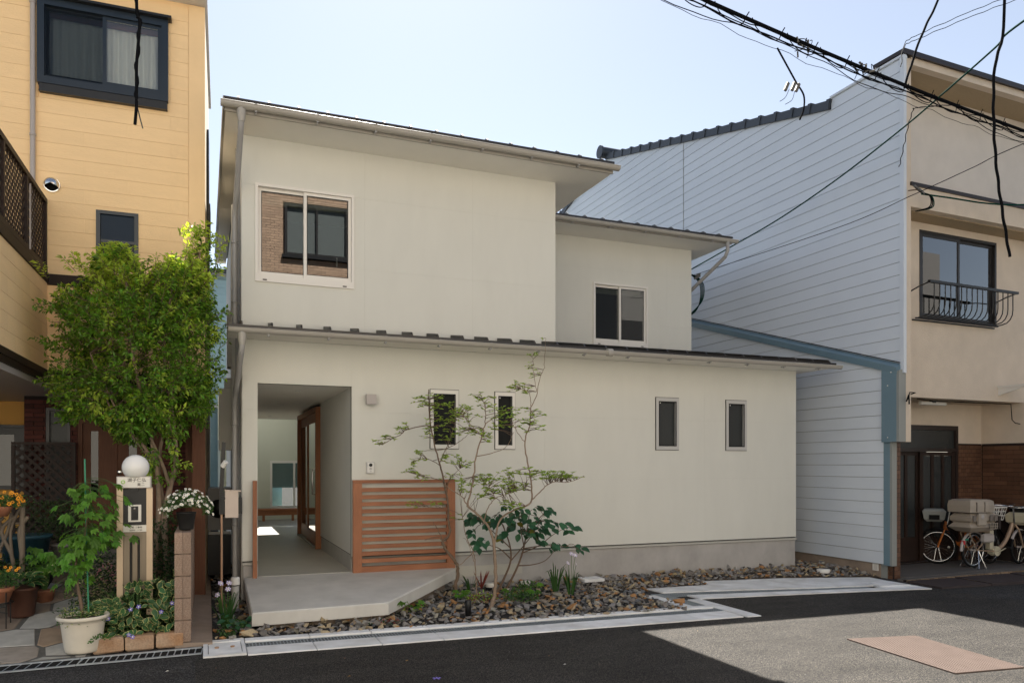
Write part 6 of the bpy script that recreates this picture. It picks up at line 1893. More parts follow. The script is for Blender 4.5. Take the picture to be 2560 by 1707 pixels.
# loose sprays sticking out
for i in range(46):
    a = r_.uniform(-1.35, .0); clumps.append(Vector((a, r_.uniform(9.0,9.8), 3.95+.13*math.sin(a*5.1+1.2)+r_.uniform(-.05,.14)-.20*max(0,(-.75-a)/.4))))
for i in range(26):
    s = r_.choice((-1,1)); z = r_.uniform(2.2,3.9); clumps.append(Vector((-.70+s*r_.uniform(.76,.90)*(1 if z > 2.5 else .8), r_.uniform(9.0,9.7), z)))
for i in range(34):   # tall spray at the upper right
    t = r_.random(); clumps.append(Vector((-.08+r_.gauss(0,.10)+.03*t, 9.28+r_.gauss(0,.09), 3.7+.70*t)))
for i in range(16):
    t = r_.random(); clumps.append(Vector((.10+r_.gauss(0,.05), 9.28+r_.gauss(0,.09), 2.6+1.2*t)))
for i in range(30):   # low sprays hanging round the trunks
    clumps.append(Vector((r_.uniform(-.62,-.18), r_.uniform(8.85,9.4), r_.uniform(1.5,2.15))))
ctr = Vector((-.70, 9.38, 2.9))
for p in clumps:
    out = (p-ctr); out.z *= .6; out = out.normalized()
    d0 = (out + rand_dir(r_)*.55 + Vector((0,0,.25))).normalized()
    L_ = r_.uniform(.10,.20)
    a = p - d0*L_*.5; b_ = p + d0*L_*.5
    br.tube([a, p, b_], [.0035,.0028,.0018], 3, cap=False)
    young = 1 if (p.z > 3.45 and r_.random() < .2+.6*min(1,(p.z-3.45)/.4)) or r_.random() < .16 else 0  # pale young leaves thicken towards the top, painting it as sunlit
    n = r_.randint(18,27)
    for k in range(n):
        t = (k+.5)/n
        q = a.lerp(b_, t)
        side = (d0.cross(rand_dir(r_))).normalized()
        d = (side*.9 + d0*.5 + Vector((0,0,-.15)) + rand_dir(r_)*.25).normalized()
        up = (Vector((0,0,1)) + rand_dir(r_)*.75).normalized()
        l = r_.uniform(.030,.072)
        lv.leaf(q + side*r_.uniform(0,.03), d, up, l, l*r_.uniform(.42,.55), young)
for i in range(46):   # inner twigs reaching the shell
    p = clumps[r_.randrange(700)]
    s = stems[r_.randrange(7)]; q = Vector(s[-1 if r_.random() < .5 else -2])
    br.tube(smooth_path([q, q.lerp(p,.5)+rand_dir(r_)*.14+Vector((0,.08,0)), p], 3), [.006,.0055,.005,.004,.0035,.003,.002], 4, cap=False)
br.build("twig", "twig", bt)['kind'] = 'stuff'
lv.build("crown", ["leaf_bush", "leaf_bush_young_sunlit"], bt)

# ---------------------------------------------------------------- functional post with globe lamp
post = thing("entry_post", "champagne metal entry post with a white globe lamp and a name plate", "post", (-.61, 7.96, .1))
def pbox(x0, x1, y0, y1, z0, z1): return MB().box(-.61+x0, -.61+x1, 7.96+y0, 7.96+y1, z0, z1)
for x_ in (-.125, .125):
    m_ = MB(); bevbox(m_, .052, .075, 1.38, .010)
    m_.v = [(p[0]-.61+x_, p[1]+7.965, p[2]+.80) for p in m_.v]; m_.build("upright", "champagne", post)
pbox(-.098,.098,-.02,.03,1.135,1.475).build("camera_panel", "black_plastic", post)
pbox(-.055,.055,-.036,-.021,1.165,1.325).build("intercom_body", "sign_white", post)
pbox(-.030,.030,-.040,-.0365,1.18,1.31).build("intercom_grille", "black_plastic", post)
MB().lathe([(.009,0),(.009,-.004),(.001,-.005)], (-.61,7.9195,1.29), 12, axis='y').build("camera_lens", "lamp_grey", post)
for k in range(7): pbox(-.026+.008*k, -.022+.008*k, -.0415, -.0402, 1.185, 1.255).build("speaker_slot", "ink", post)
pbox(-.098,.098,-.028,.02,1.070,1.132).build("address_plate", "sign_white", post)
m_ = MB()
# slot panel with a long oval recess
X0, Z0 = -.61, .50
m_.plate(-.098, .098, .50, 1.066, [(-.045,.045,.57,1.03)], 7.945, 7.965, fn=lambda x,y,z:(x-.61,y,z))
m_.build("slot_panel", "bronze_panel", post)
def oval(w_, z0, z1, y, n=10):
    pts = []
    for k in range(n+1): t = math.pi*k/n; pts.append((-.61+w_*math.cos(t), y, z1-w_+w_*math.sin(t)))
    for k in range(n+1): t = math.pi+math.pi*k/n; pts.append((-.61+w_*math.cos(t), y, z0+w_+w_*math.sin(t)))
    return pts
m_ = MB()
o1 = oval(.058,.545,1.055,7.941); o2 = oval(.044,.565,1.035,7.941); o3 = oval(.040,.57,1.03,7.955); n = len(o1)
m_.smooth = True
m_.add(o1+o2, [(i,(i+1)%n,(i+1)%n+n,i+n) for i in range(n)]); m_.add(o2+o3, [(i,(i+1)%n,(i+1)%n+n,i+n) for i in range(n)], 1)
m_.smooth = False
m_.add(o3, [tuple(range(n))], 1)
oi = oval(.026,.585,1.015,7.950); oj = oval(.020,.592,1.008,7.944); m_.add(oi+oj, [(i,(i+1)%n,(i+1)%n+n,i+n) for i in range(n)]); m_.add(oj, [tuple(range(n))])
m_.build("slot_rim", ["bronze_panel", "ink"], post)
pbox(-.150,.140,-.06,.05,1.482,1.590).build("name_box", "lamp_grey", post)
pbox(-.142,.130,-.065,-.0605,1.487,1.583).build("name_plate", "sign_white", post)
pbox(-.035,.025,-.055,-.021,1.455,1.480).build("motion_sensor", "black_plastic", post)
MB().lathe([(.001,-.012),(.080,-.012)] + [(.118*math.cos(math.radians(t)), .078+.118*math.sin(math.radians(t))) for t in range(-40, 90, 8)] + [(.001,.196)], (-.605,7.96,1.597), 28).build("globe_lamp", "opal", post)
def text(body, size, loc, mt, parent, name, extrude=.0008):
    cu = bpy.data.curves.new(name, 'FONT'); cu.body = body; cu.size = size; cu.align_x = 'CENTER'; cu.extrude = extrude
    o = bpy.data.objects.new(name, cu); col.objects.link(o)
    dg = bpy.context.evaluated_depsgraph_get()
    me = bpy.data.meshes.new_from_object(o.evaluated_get(dg))
    bpy.data.objects.remove(o)
    me.materials.clear(); me.materials.append(MATS[mt])
    q = bpy.data.objects.new(name, me); col.objects.link(q); attach(q, parent)
    q.matrix_basis = Matrix.Translation(loc) @ Matrix.Rotation(math.pi/2, 4, 'X')
    q['kind'] = 'stuff'
    return q
text("湖子仁弘", .040, (-.590, 7.8935, 1.542), "ink", post, "name_lettering")
text("美二", .032, (-.555, 7.8935, 1.503), "ink", post, "name_lettering")
MB().lathe([(.009,0),(.019,-.001),(.019,.001),(.009,.0012)], (-.705,7.8938,1.538), 14, axis='y', caps=False).build("green_emblem", "sign_green", post)
text("一丁目 三番地", .020, (-.61, 7.9308, 1.106), "ink", post, "address_lettering")
text("田中町 二〇四", .017, (-.60, 7.9308, 1.080), "ink", post, "address_lettering")

# ---------------------------------------------------------------- pots
def pot(parent, c, prof, mt, seg=28, name="pot", soil=None):
    o = MB().lathe(prof, c, seg).build(name, mt, parent)
    if soil: MB().lathe([(soil[0],soil[1]),(.001,soil[1]+.012)], c, seg, caps=False).build("soil", "soil", parent)
    return o
LOBE = leaf_mesh("leaf", "leaf_lime", 1, lobes=True)
ROUND = leaf_mesh("leaf", "leaf_big", 1, .72, .10, .22)
GOLD = leaf_mesh("leaf", "leaf_big_gold", 1, .72, .10, .22)
VINCA = leaf_mesh("leaf", "leaf_vinca", 1, .66, .10, .2, edge=True)
HOSTA = leaf_mesh("leaf", "leaf_vinca", 1, .74, .12, .45, edge=True)
DAISY = flower_mesh("flower", "petal_white", "petal_eye", 11)
VIOLET = flower_mesh("flower", "petal_violet", "petal_white", 5, 1, .05, .30)
ORANGE = flower_mesh("flower", "petal_orange", "ink", 5, 1, .05, .42)
PINK = flower_mesh("flower", "petal_pink", "petal_pink", 8, 1, .35)
LILAC = flower_mesh("flower", "petal_lilac", "petal_white", 6, 1, -.1, .30)

wp = thing("potted_tree", "young maple like tree on a green stake in a large white plastic pot", "potted plant", (-1.0, 7.66, .05))
PC = (-1.0, 7.66, .055)
pot(wp, PC, [(.001,.0),(.135,.0),(.143,.012),(.150,.05),(.175,.25),(.183,.285),(.205,.288),(.210,.298),(.210,.315),(.203,.322),(.188,.318),(.182,.30),(.178,.28)], "pot_white", soil=(.18,.285))
MB().tube(smooth_path([(-1.0,7.67,.32),(-1.02,7.68,.48),(-1.05,7.69,.66),(-1.06,7.70,.84),(-1.0,7.72,1.05),(-.97,7.73,1.30),(-.95,7.73,1.48)],5), [.017,.017,.016,.016,.016,.015,.015,.014,.013,.013,.012,.012,.011,.011,.010,.010,.009,.009,.008,.008,.008,.007,.007,.006,.006,.006,.005,.005,.005,.004,.004], 7).build("stem", "bark", wp)
MB().tube([(-.96,7.70,.30),(-.985,7.74,1.05),(-1.0,7.76,1.75)], .0075, 6).build("stake", "stake_green", wp)
tw = MB()
for i in range(200):
    if i < 120: c = Vector((-.92+r_.gauss(0,.105), 7.74+r_.gauss(0,.11), 1.24+r_.uniform(-.28,.29)))
    else: c = Vector((-1.05+r_.gauss(0,.08), 7.70+r_.gauss(0,.10), .86+r_.uniform(-.24,.22)))
    if i < 120 and c.z > 1.40 and abs(c.x+1.03) > .12 and r_.random() < .4: c.x = -1.05+r_.gauss(0,.05)
    ax = Vector((-.97 if c.z > 1.05 else -1.05, 7.72, c.z+.06))
    tw.tube([ax, ax.lerp(c,.6)+Vector((0,0,.02)), c], .0018, 3, cap=False)
    o_ = (c-ax); o_.z = 0
    d = (o_.normalized()*.8 + rand_dir(r_)*.5 + Vector((0,0,-.55))).normalized() if o_.length > .01 else rand_dir(r_)
    piece("leaf", LOBE, wp, leaf_matrix(c, d, Vector((0,-.45,1))+rand_dir(r_)*.4, r_.uniform(.06,.095)))
tw.build("twig", "stem_green", wp)['kind'] = 'stuff'
cv = Leaves()
for i in range(420):
    a = r_.uniform(0,6.28); q = .20*math.sqrt(r_.random()); 
    p = Vector((-1.0+q*math.cos(a), 7.66+q*math.sin(a), .36+r_.uniform(0,.06)-(.06 if q > .18 else 0)))
    cv.leaf(p, rand_dir(r_,-.2), Vector((0,0,1))+rand_dir(r_)*.5, r_.uniform(.016,.03), .014, 1 if r_.random() < .28 else 0)
for i in range(70):
    t = r_.random(); p = Vector((-.93+.17*t, 7.475+.02*t-.02, .165+.04*math.sin(t*3)+r_.uniform(-.012,.02)))
    cv.leaf(p, rand_dir(r_), Vector((0,-1,.4)), .022, .014, 0)
cv.build("trailing_leaves", ["leaf_mid", "leaf_cream"], wp)

# daisies in a black pot on the end of the fence
dp = thing("potted_daisies", "black pot of small white daisies standing on the block fence", "potted plant", (-.165, 7.86, 1.085))
pot(dp, (-.165,7.86,1.085), [(.001,0),(.062,0),(.066,.01),(.084,.15),(.09,.152),(.09,.165),(.08,.165)], "pot_black", soil=(.078,.15))
dv = Leaves()
def daisy_pt():
    while True:
        x, y, z = r_.uniform(-1,1), r_.uniform(-1,1), r_.uniform(-.8,1)
        if x*x+y*y+z*z*1.1 < 1 and (z > -.25 or x*x > .35): return Vector((-.155+.235*x, 7.87+.20*y, 1.33+.135*z-.07*x*x))
for i in range(2600):
    p = daisy_pt(); dv.leaf(p, rand_dir(r_,-.3), rand_dir(r_), r_.uniform(.018,.034), .006, 1 if r_.random() < .3 else 0)
dv.build("foliage", ["leaf_mid", "leaf_dark"], dp)
for i in range(120):
    p = daisy_pt(); c = Vector((-.155,7.87,1.28))
    nrm = (p-c).normalized() + Vector((0,-.7,.35))
    if nrm.y > 0 and r_.random() < .7: p.y = 7.87-abs(p.y-7.87); nrm = Vector((nrm.x,-.6,.4))
    piece("flower", DAISY, dp, face_matrix(p + nrm.normalized()*.02, nrm, r_.uniform(.012,.0165), r_))

# striped periwinkle filling the bed
vi = thing("variegated_periwinkle", "bed of cream edged green periwinkle with a few violet flowers", "plant", (-.55, 7.9, .1))
vl = Leaves()
def vh(x, y):   # height of the mound
    return .50 + .22*max(-.6, min(.4, x+.62)) + .05*math.sin(x*9)
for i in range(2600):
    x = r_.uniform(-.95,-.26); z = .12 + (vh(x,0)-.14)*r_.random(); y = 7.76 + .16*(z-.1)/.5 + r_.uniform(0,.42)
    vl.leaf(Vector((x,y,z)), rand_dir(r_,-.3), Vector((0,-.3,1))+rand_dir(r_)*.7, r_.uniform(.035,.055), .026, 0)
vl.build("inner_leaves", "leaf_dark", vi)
for cnt in range(290):
    x = r_.uniform(-1.0,-.17); h = vh(x,0)
    z = .15 + (h-.10)*r_.random()
    if x > -.28: z = max(z, .30 + .35*r_.random())
    y = 7.66 + .22*((z-.1)/h)**1.5 + r_.uniform(-.035,.06)
    d = Vector((r_.gauss(0,.75), -.45+r_.gauss(0,.4), r_.gauss(-.1,.55))).normalized()
    up = Vector((r_.gauss(0,.35), -.85, .8+r_.gauss(0,.3)))
    piece("leaf", VINCA, vi, leaf_matrix(Vector((x,y,z)), d, up, r_.uniform(.060,.092)))
vs2 = MB()
for i in range(40):
    x, y = r_.uniform(-.9,-.3), r_.uniform(7.7,8.2)
    vs2.tube(smooth_path([(x,y,.1),(x+r_.gauss(0,.05),y-.03,.1+vh(x,y)*.6),(x+r_.gauss(0,.1),y-.06,.05+vh(x,y)*1.05)],3), .0025, 4, cap=False)
vs2.build("stems", "stem_green", vi)['kind'] = 'stuff'
for p in ((-.62,7.66,.40),(-.555,7.66,.42),(-.80,7.66,.33),(-.37,7.66,.36),(-.63,7.62,.18),(-.60,7.62,.16),(-.28,7.68,.43)):
    piece("flower", VIOLET, vi, face_matrix(Vector(p)-Vector((0,.04,0)), (r_.gauss(0,.3),-1,.4), .022, r_))

# shrub with white edged leaves behind the white pot
ws = thing("white_edged_shrub", "small shrub with glossy white flecked leaves behind the white pot", "plant", (-1.0, 8.35, .2))
wl_ = Leaves()
for i in range(1500):
    p = Vector((-1.0+r_.gauss(0,.12), 8.35+r_.gauss(0,.12), .20+.62*r_.random()))
    wl_.leaf(p, rand_dir(r_,-.2), Vector((0,-.2,1))+rand_dir(r_)*.6, r_.uniform(.03,.05), .018, 1 if r_.random() < .16 else 0)
wl_.build("foliage", ["leaf_dark", "leaf_cream"], ws)
MB().lathe([(.001,0),(.09,0),(.11,.16),(.12,.165),(.12,.18),(.10,.18)], (-1.0,8.12,.12), 24).build("planter", "pot_white", ws)
pk = thing("pink_flowers", "cluster of dusty pink flowers behind the entry post's left leg", "plant", (-.88, 8.7, .2))
pl_ = Leaves()
for i in range(260):
    p = Vector((-.88+r_.gauss(0,.07), 8.7+r_.gauss(0,.06), .22+.42*r_.random())); pl_.leaf(p, rand_dir(r_,-.2), rand_dir(r_), .035, .014, 0)
pl_.build("foliage", "leaf_dark", pk)
for i in range(26):
    p = Vector((-.88+r_.gauss(0,.065), 8.66+r_.gauss(0,.05), .46+.24*r_.random())); piece("flower", PINK, pk, face_matrix(p, (r_.gauss(0,.4),-1,.5), .020, r_))

def hosta(parent, c, n, L_, seed):
    q = random.Random(seed)
    for i in range(n):
        a = 2*math.pi*i/n*2.4 + q.uniform(-.3,.3); t = q.random()
        d = Vector((math.cos(a), math.sin(a), .15+.8*(1-t)))
        base = Vector(c) + Vector((math.cos(a)*.03, math.sin(a)*.03, .03+.05*(1-t))) + d*L_*.35
        piece("leaf", HOSTA, parent, leaf_matrix(base, d.normalized(), Vector((0,-.2,1)), L_*q.uniform(.8,1.15)))
hp = thing("potted_hosta", "hosta with yellow edged leaves in a tall brown plastic pot", "potted plant", (-1.68, 8.78, .2))
pot(hp, (-1.68,8.78,.205), [(.001,0),(.105,0),(.112,.02),(.140,.26),(.148,.262),(.148,.285),(.132,.285)], "pot_brown", soil=(.13,.26))
hosta(hp, (-1.68,8.78,.47), 26, .13, 5)
tp = thing("potted_marigolds", "terracotta pot of small yellow flowers on a black wire stand", "potted plant", (-1.82, 8.5, .3))
pot(tp, (-1.82,8.5,.40), [(.001,0),(.09,0),(.125,.10),(.135,.102),(.138,.14),(.125,.14)], "terracotta", soil=(.12,.12))
st_ = MB()
for a in range(4):
    t = .78+a*1.57; st_.tube([(-1.82+.12*math.cos(t),8.5+.12*math.sin(t),.15),(-1.82+.12*math.cos(t),8.5+.12*math.sin(t),.62)], .006, 5)
st_.tube([(-1.82+.125*math.cos(k*.26),8.5+.125*math.sin(k*.26),.395) for k in range(25)], .006, 5).build("wire_stand", "black_plastic", tp)
tl_ = Leaves()
for i in range(700):
    p = Vector((-1.80+r_.gauss(0,.09), 8.5+r_.gauss(0,.08), .54+.16*r_.random())); tl_.leaf(p, rand_dir(r_,-.1), rand_dir(r_), .03, .010, 0)
tl_.build("foliage", "leaf_mid", tp)
for i in range(16): piece("flower", ORANGE, tp, face_matrix(Vector((-1.78+r_.gauss(0,.09), 8.42+r_.gauss(0,.05), .68+.08*r_.random())), (0,-.8,.6), .016, r_))
op_ = thing("potted_pansies", "hanging terracotta planter of bright orange pansies on the twig fence", "potted plant", (-1.9, 8.96, 1.2))
pot(op_, (-1.90,8.93,1.185), [(.001,0),(.07,0),(.115,.08),(.12,.10),(.105,.10)], "terracotta", soil=(.10,.085))
ol = Leaves()
for i in range(1000):
    p = Vector((-1.90+r_.gauss(0,.11), 8.92+r_.gauss(0,.06), 1.27+.12*r_.random())); ol.leaf(p, rand_dir(r_,-.1), rand_dir(r_), .026, .012, 0)
ol.build("foliage", "leaf_mid", op_)
for i in range(44):
    p = Vector((-1.88+r_.uniform(-.2,.2), 8.86+r_.gauss(0,.04), 1.33+.15*r_.random()-.03)); piece("flower", ORANGE, op_, face_matrix(p, (r_.gauss(0,.35),-1,.35), r_.uniform(.017,.024), r_))
tf = thing("twig_fence", "rustic fence of weathered branches at the far left", "fence", (-2.0, 9.08, .2))
for i in range(15):
    x = -2.45 + i*.05
    MB().tube(smooth_path([(x+r_.gauss(0,.02),9.08+r_.gauss(0,.01),.28),(x+.03*r_.gauss(0,1),9.07,.7),(x+.05*r_.gauss(0,1),9.08,1.02),(x+.06+r_.gauss(0,.02),9.08,1.20+r_.uniform(-.04,.06))],4), .016+.005*r_.random(), 6).build("branch", "weathered_wood", tf)
MB().tube([(-1.735,9.08,.28),(-1.73,9.08,1.33)], .026, 8).build("fence_post", "weathered_wood", tf)
MB().tube([(-2.6,9.10,.50),(-1.73,9.10,.52)], .012, 6).tube([(-2.6,9.10,1.08),(-1.73,9.10,1.10)], .012, 6).build("fence_rail", "weathered_wood", tf)
tg = tag(MB().lathe([(.001,0),(.20,0),(.25,.26),(.265,.262),(.27,.30),(.25,.30),(.001,.27)], (-1.86,9.9,.62), 28).build("water_tub", "blue_plastic"), "dark blue green plastic tub in the shade behind the plants", "tub")
MB().box(-2.1,-1.62,9.7,10.1,.3,.618).build("tub_stand", "dark_void", tg)
bp_ = thing("potted_azalea", "dark leaved shrub in a grey pot before the trellis", "potted plant", (-1.50, 10.1, .4))
pot(bp_, (-1.50,10.1,.52), [(.001,0),(.10,0),(.135,.24),(.145,.242),(.145,.27),(.13,.27)], "grey_pot", soil=(.125,.25))
al = Leaves()
for i in range(1500):
    p = Vector((-1.60+r_.gauss(0,.17), 10.08+r_.gauss(0,.12), .82+.46*r_.random())); al.leaf(p, rand_dir(r_,-.2), Vector((0,0,1))+rand_dir(r_)*.7, .04, .014, 0)
al.build("foliage", "leaf_dark", bp_)
lp = thing("leafy_sapling", "small pale green sapling with drooping lobed leaves beside the hosta", "plant", (-1.56, 9.25, .25))
ls_ = MB()
for i in range(34):
    c = Vector((-1.57+r_.gauss(0,.09), 9.22+r_.gauss(0,.08), .58+.26*r_.random()))
    ls_.tube([(-1.56,9.25,.30),(-1.56+(c.x+1.56)*.4,9.25,c.z*.8+.12),c], .003, 4, cap=False)
    d = Vector((c.x+1.57, c.y-9.25-.05, -.12)).normalized() + Vector((0,-.2,-.35))
    piece("leaf", LOBE, lp, leaf_matrix(c, d.normalized(), Vector((0,-.4,1)), r_.uniform(.07,.10)))
ls_.build("stems", "stem_green", lp)['kind'] = 'stuff'
MB().lathe([(.001,0),(.07,0),(.095,.13),(.10,.135),(.09,.14)], (-1.56,9.25,.245), 20).build("pot", "terracotta", lp)
fg = thing("shade_ferns", "dark mixed greenery filling the shade behind the hosta", "plant", (-1.9, 9.3, .3))
fl_ = Leaves()
for i in range(1700):
    p = Vector((-1.95+r_.uniform(-.4,.36), 9.25+r_.uniform(-.3,.3), .32+.40*r_.random()**1.3)); fl_.leaf(p, rand_dir(r_,-.1), Vector((0,0,1))+rand_dir(r_)*.6, .05, .016, 1 if r_.random() < .12 else 0)
fl_.build("foliage", ["leaf_dark","leaf_mid"], fg)
# climber by the red post and greenery behind the fence
cl = thing("shade_shrub", "dark leafy shrub behind the block fence and under the bushy tree", "plant", (-.4, 9.3, .3))
c2 = Leaves()
for i in range(2600):
    p = Vector((-.48+r_.gauss(0,.22), 9.25+r_.gauss(0,.30), .35+.75*r_.random()**1.4)); 
    if p.x > -.24: p.x = -.24-r_.random()*.2
    c2.leaf(p, rand_dir(r_,-.2), Vector((0,-.2,1))+rand_dir(r_)*.7, .045, .02, 0)
c2.build("foliage", "leaf_dark", cl)
# ================================================================ planting in the gravel in front of the house
def clusters(lv, pads, r_, jy=.16, size=(.030,.056), twigs=None, branches=()):
    pts = [Vector(p) for b_ in branches for p in b_]
    for (x, y, z, rx, rz, n) in pads:
        dy = r_.uniform(-jy, jy)
        for i in range(int(n*1.45)):
            while True:
                u, v = r_.uniform(-1,1), r_.uniform(-1,1)
                if u*u+v*v <= 1: break
            c = Vector((x+u*rx, y+dy+r_.gauss(0,.09), z+v*rz))
            if twigs is not None:
                q = min(pts, key=lambda t: (t-c).length + .25*max(0, t.z-c.z))
                m = q.lerp(c, .55) + Vector((r_.gauss(0,.012), r_.gauss(0,.012), .015))
                twigs.tube([q, m, c], [.0035,.0025,.0014], 4, cap=False)
            k = r_.randint(4,6); a0 = r_.uniform(0,6.28)
            for j in range(k):
                a = a0 + j*2*math.pi/k + r_.uniform(-.3,.3)
                d = Vector((math.cos(a), math.sin(a), r_.uniform(-.25,.75))).normalized()
                l = r_.uniform(*size)
                lv.leaf(c, d, Vector((0,-.45,1))+rand_dir(r_)*.55, l, l*.52, 0, .15)

def slim_tree(name, label, branches, pads, seed, mt):
    r_ = random.Random(seed)
    t = thing(name, label, "tree", branches[0][0][0])
    tb = MB(); all_pts = []
    for pts, r0, r1 in branches:
        pp = smooth_path(pts, 6); n = len(pp)
        pp = [p + Vector((r_.gauss(0,.004), r_.gauss(0,.004), 0)) for p in pp]
        tb.tube(pp, [r0+(r1-r0)*k/(n-1) for k in range(n)], 7)
        all_pts.append(pp[len(pp)//3:] if r0 > .01 else pp)
    tb.build("trunk", mt, t)
    lv = Leaves(); tw = MB()
    clusters(lv, pads, r_, twigs=tw, branches=all_pts)
    tw.build("twigs", "twig", t)['kind'] = 'stuff'
    lv.build("crown", "leaf_tree", t)
    return t
PADS_A = [(2.63, 9.3, 2.48, 0.13, 0.12, 12), (2.47, 9.3, 2.48, 0.09, 0.07, 6), (2.75, 9.3, 2.45, 0.14, 0.11, 14), (2.91, 9.3, 2.37, 0.15, 0.12, 16), (3.09, 9.3, 2.38, 0.11, 0.1, 10), (2.69, 9.3, 2.25, 0.15, 0.12, 14), (2.87, 9.3, 2.2, 0.15, 0.11, 12), (2.63, 9.3, 2.09, 0.08, 0.06, 6), (2.51, 9.3, 1.8, 0.11, 0.07, 8), (2.41, 9.3, 1.71, 0.06, 0.04, 4), (2.43, 9.3, 1.61, 0.12, 0.05, 8), (2.55, 9.3, 1.53, 0.09, 0.04, 5), (2.89, 9.3, 1.77, 0.16, 0.06, 12), (3.01, 9.3, 1.71, 0.12, 0.05, 8), (2.85, 9.3, 2.04, 0.12, 0.06, 8), (2.29, 9.3, 2.18, 0.05, 0.04, 4), (2.95, 9.3, 1.53, 0.12, 0.06, 8), (2.45, 9.3, 1.19, 0.13, 0.04, 6), (2.71, 9.3, 1.2, 0.08, 0.04, 4), (2.97, 9.3, 1.04, 0.06, 0.06, 4), (2.26, 9.3, 2.11, 0.09, 0.06, 6), (2.09, 9.3, 2.01, 0.06, 0.05, 5), (2.02, 9.3, 1.96, 0.06, 0.05, 5)]
PADS_B = [(2.9, 8.6, 2.29, 0.17, 0.1, 16), (3.09, 8.6, 2.48, 0.11, 0.08, 9), (3.02, 8.6, 2.51, 0.06, 0.05, 4), (3.21, 8.6, 2.33, 0.12, 0.09, 10), (3.39, 8.6, 2.3, 0.15, 0.1, 16), (3.39, 8.6, 2.17, 0.14, 0.06, 10), (2.98, 8.6, 2.09, 0.17, 0.09, 16), (3.13, 8.6, 2.02, 0.1, 0.07, 8), (3.69, 8.6, 2.18, 0.15, 0.09, 16), (3.78, 8.6, 2.33, 0.08, 0.05, 6), (3.61, 8.6, 2.35, 0.08, 0.06, 6), (3.57, 8.6, 2.66, 0.11, 0.07, 8), (3.71, 8.6, 2.63, 0.06, 0.06, 5), (3.49, 8.6, 2.62, 0.06, 0.04, 4), (3.8, 8.6, 2.92, 0.08, 0.06, 5), (3.85, 8.6, 2.81, 0.06, 0.05, 4), (3.76, 8.6, 3.05, 0.04, 0.04, 3), (3.9, 8.6, 3.25, 0.02, 0.02, 1), (3.25, 8.6, 1.45, 0.28, 0.1, 40), (3.13, 8.6, 1.52, 0.14, 0.06, 14), (3.41, 8.6, 1.6, 0.12, 0.06, 10), (3.67, 8.6, 1.61, 0.12, 0.05, 10), (3.53, 8.6, 1.41, 0.16, 0.07, 16), (4.03, 8.6, 1.57, 0.23, 0.05, 26), (4.24, 8.6, 1.54, 0.15, 0.04, 14), (4.43, 8.6, 1.54, 0.04, 0.02, 2), (3.86, 8.6, 1.56, 0.13, 0.06, 12), (2.9, 8.6, 1.45, 0.1, 0.07, 9), (3.47, 8.6, 1.2, 0.14, 0.05, 10), (2.88, 8.6, 1.37, 0.08, 0.04, 5), (3.33, 8.6, 1.24, 0.1, 0.04, 6), (3.19, 8.6, 1.32, 0.16, 0.05, 10)]
slim_tree("slender_tree", "slim crooked dark stemmed tree at the right end of the cedar screen", [
    ([(2.98,9.36,-.02),(2.99,9.32,.15),(3.01,9.3,.37),(2.92,9.28,.52),(2.83,9.3,.64),(2.81,9.3,.73),(2.90,9.3,.81),(2.89,9.32,1.0),(2.87,9.3,1.24),(2.79,9.28,1.59),(2.72,9.3,1.88),(2.65,9.3,2.17),(2.63,9.32,2.44),(2.62,9.3,2.65)], .024, .005),
    ([(2.65,9.3,2.17),(2.57,9.25,2.19),(2.31,9.2,2.13),(2.24,9.2,2.07),(2.09,9.15,2.0),(2.0,9.15,1.94)], .008, .003),
    ([(2.79,9.28,1.59),(2.75,9.25,1.69),(2.55,9.2,1.78),(2.37,9.15,1.73)], .006, .002),
    ([(2.85,9.3,1.40),(2.80,9.25,1.49),(2.55,9.2,1.55),(2.39,9.15,1.59)], .006, .002),
    ([(2.72,9.3,1.88),(2.91,9.35,1.92),(3.12,9.4,2.04),(3.22,9.4,2.14)], .006, .002),
    ([(2.76,9.3,1.71),(2.85,9.2,1.98),(2.95,9.15,2.3)], .006, .002),
    ([(2.87,9.3,1.24),(2.86,9.25,1.47),(3.0,9.2,1.65)], .006, .002),
    ([(2.90,9.28,1.12),(2.75,9.2,1.15),(2.45,9.1,1.19)], .004, .002),
    ([(2.81,9.3,.72),(2.72,9.25,.79),(2.55,9.22,.76)], .007, .003),
    ([(2.83,9.3,.68),(2.75,9.3,.86),(2.68,9.3,.98)], .008, .003)], PADS_A, 31, "bark")
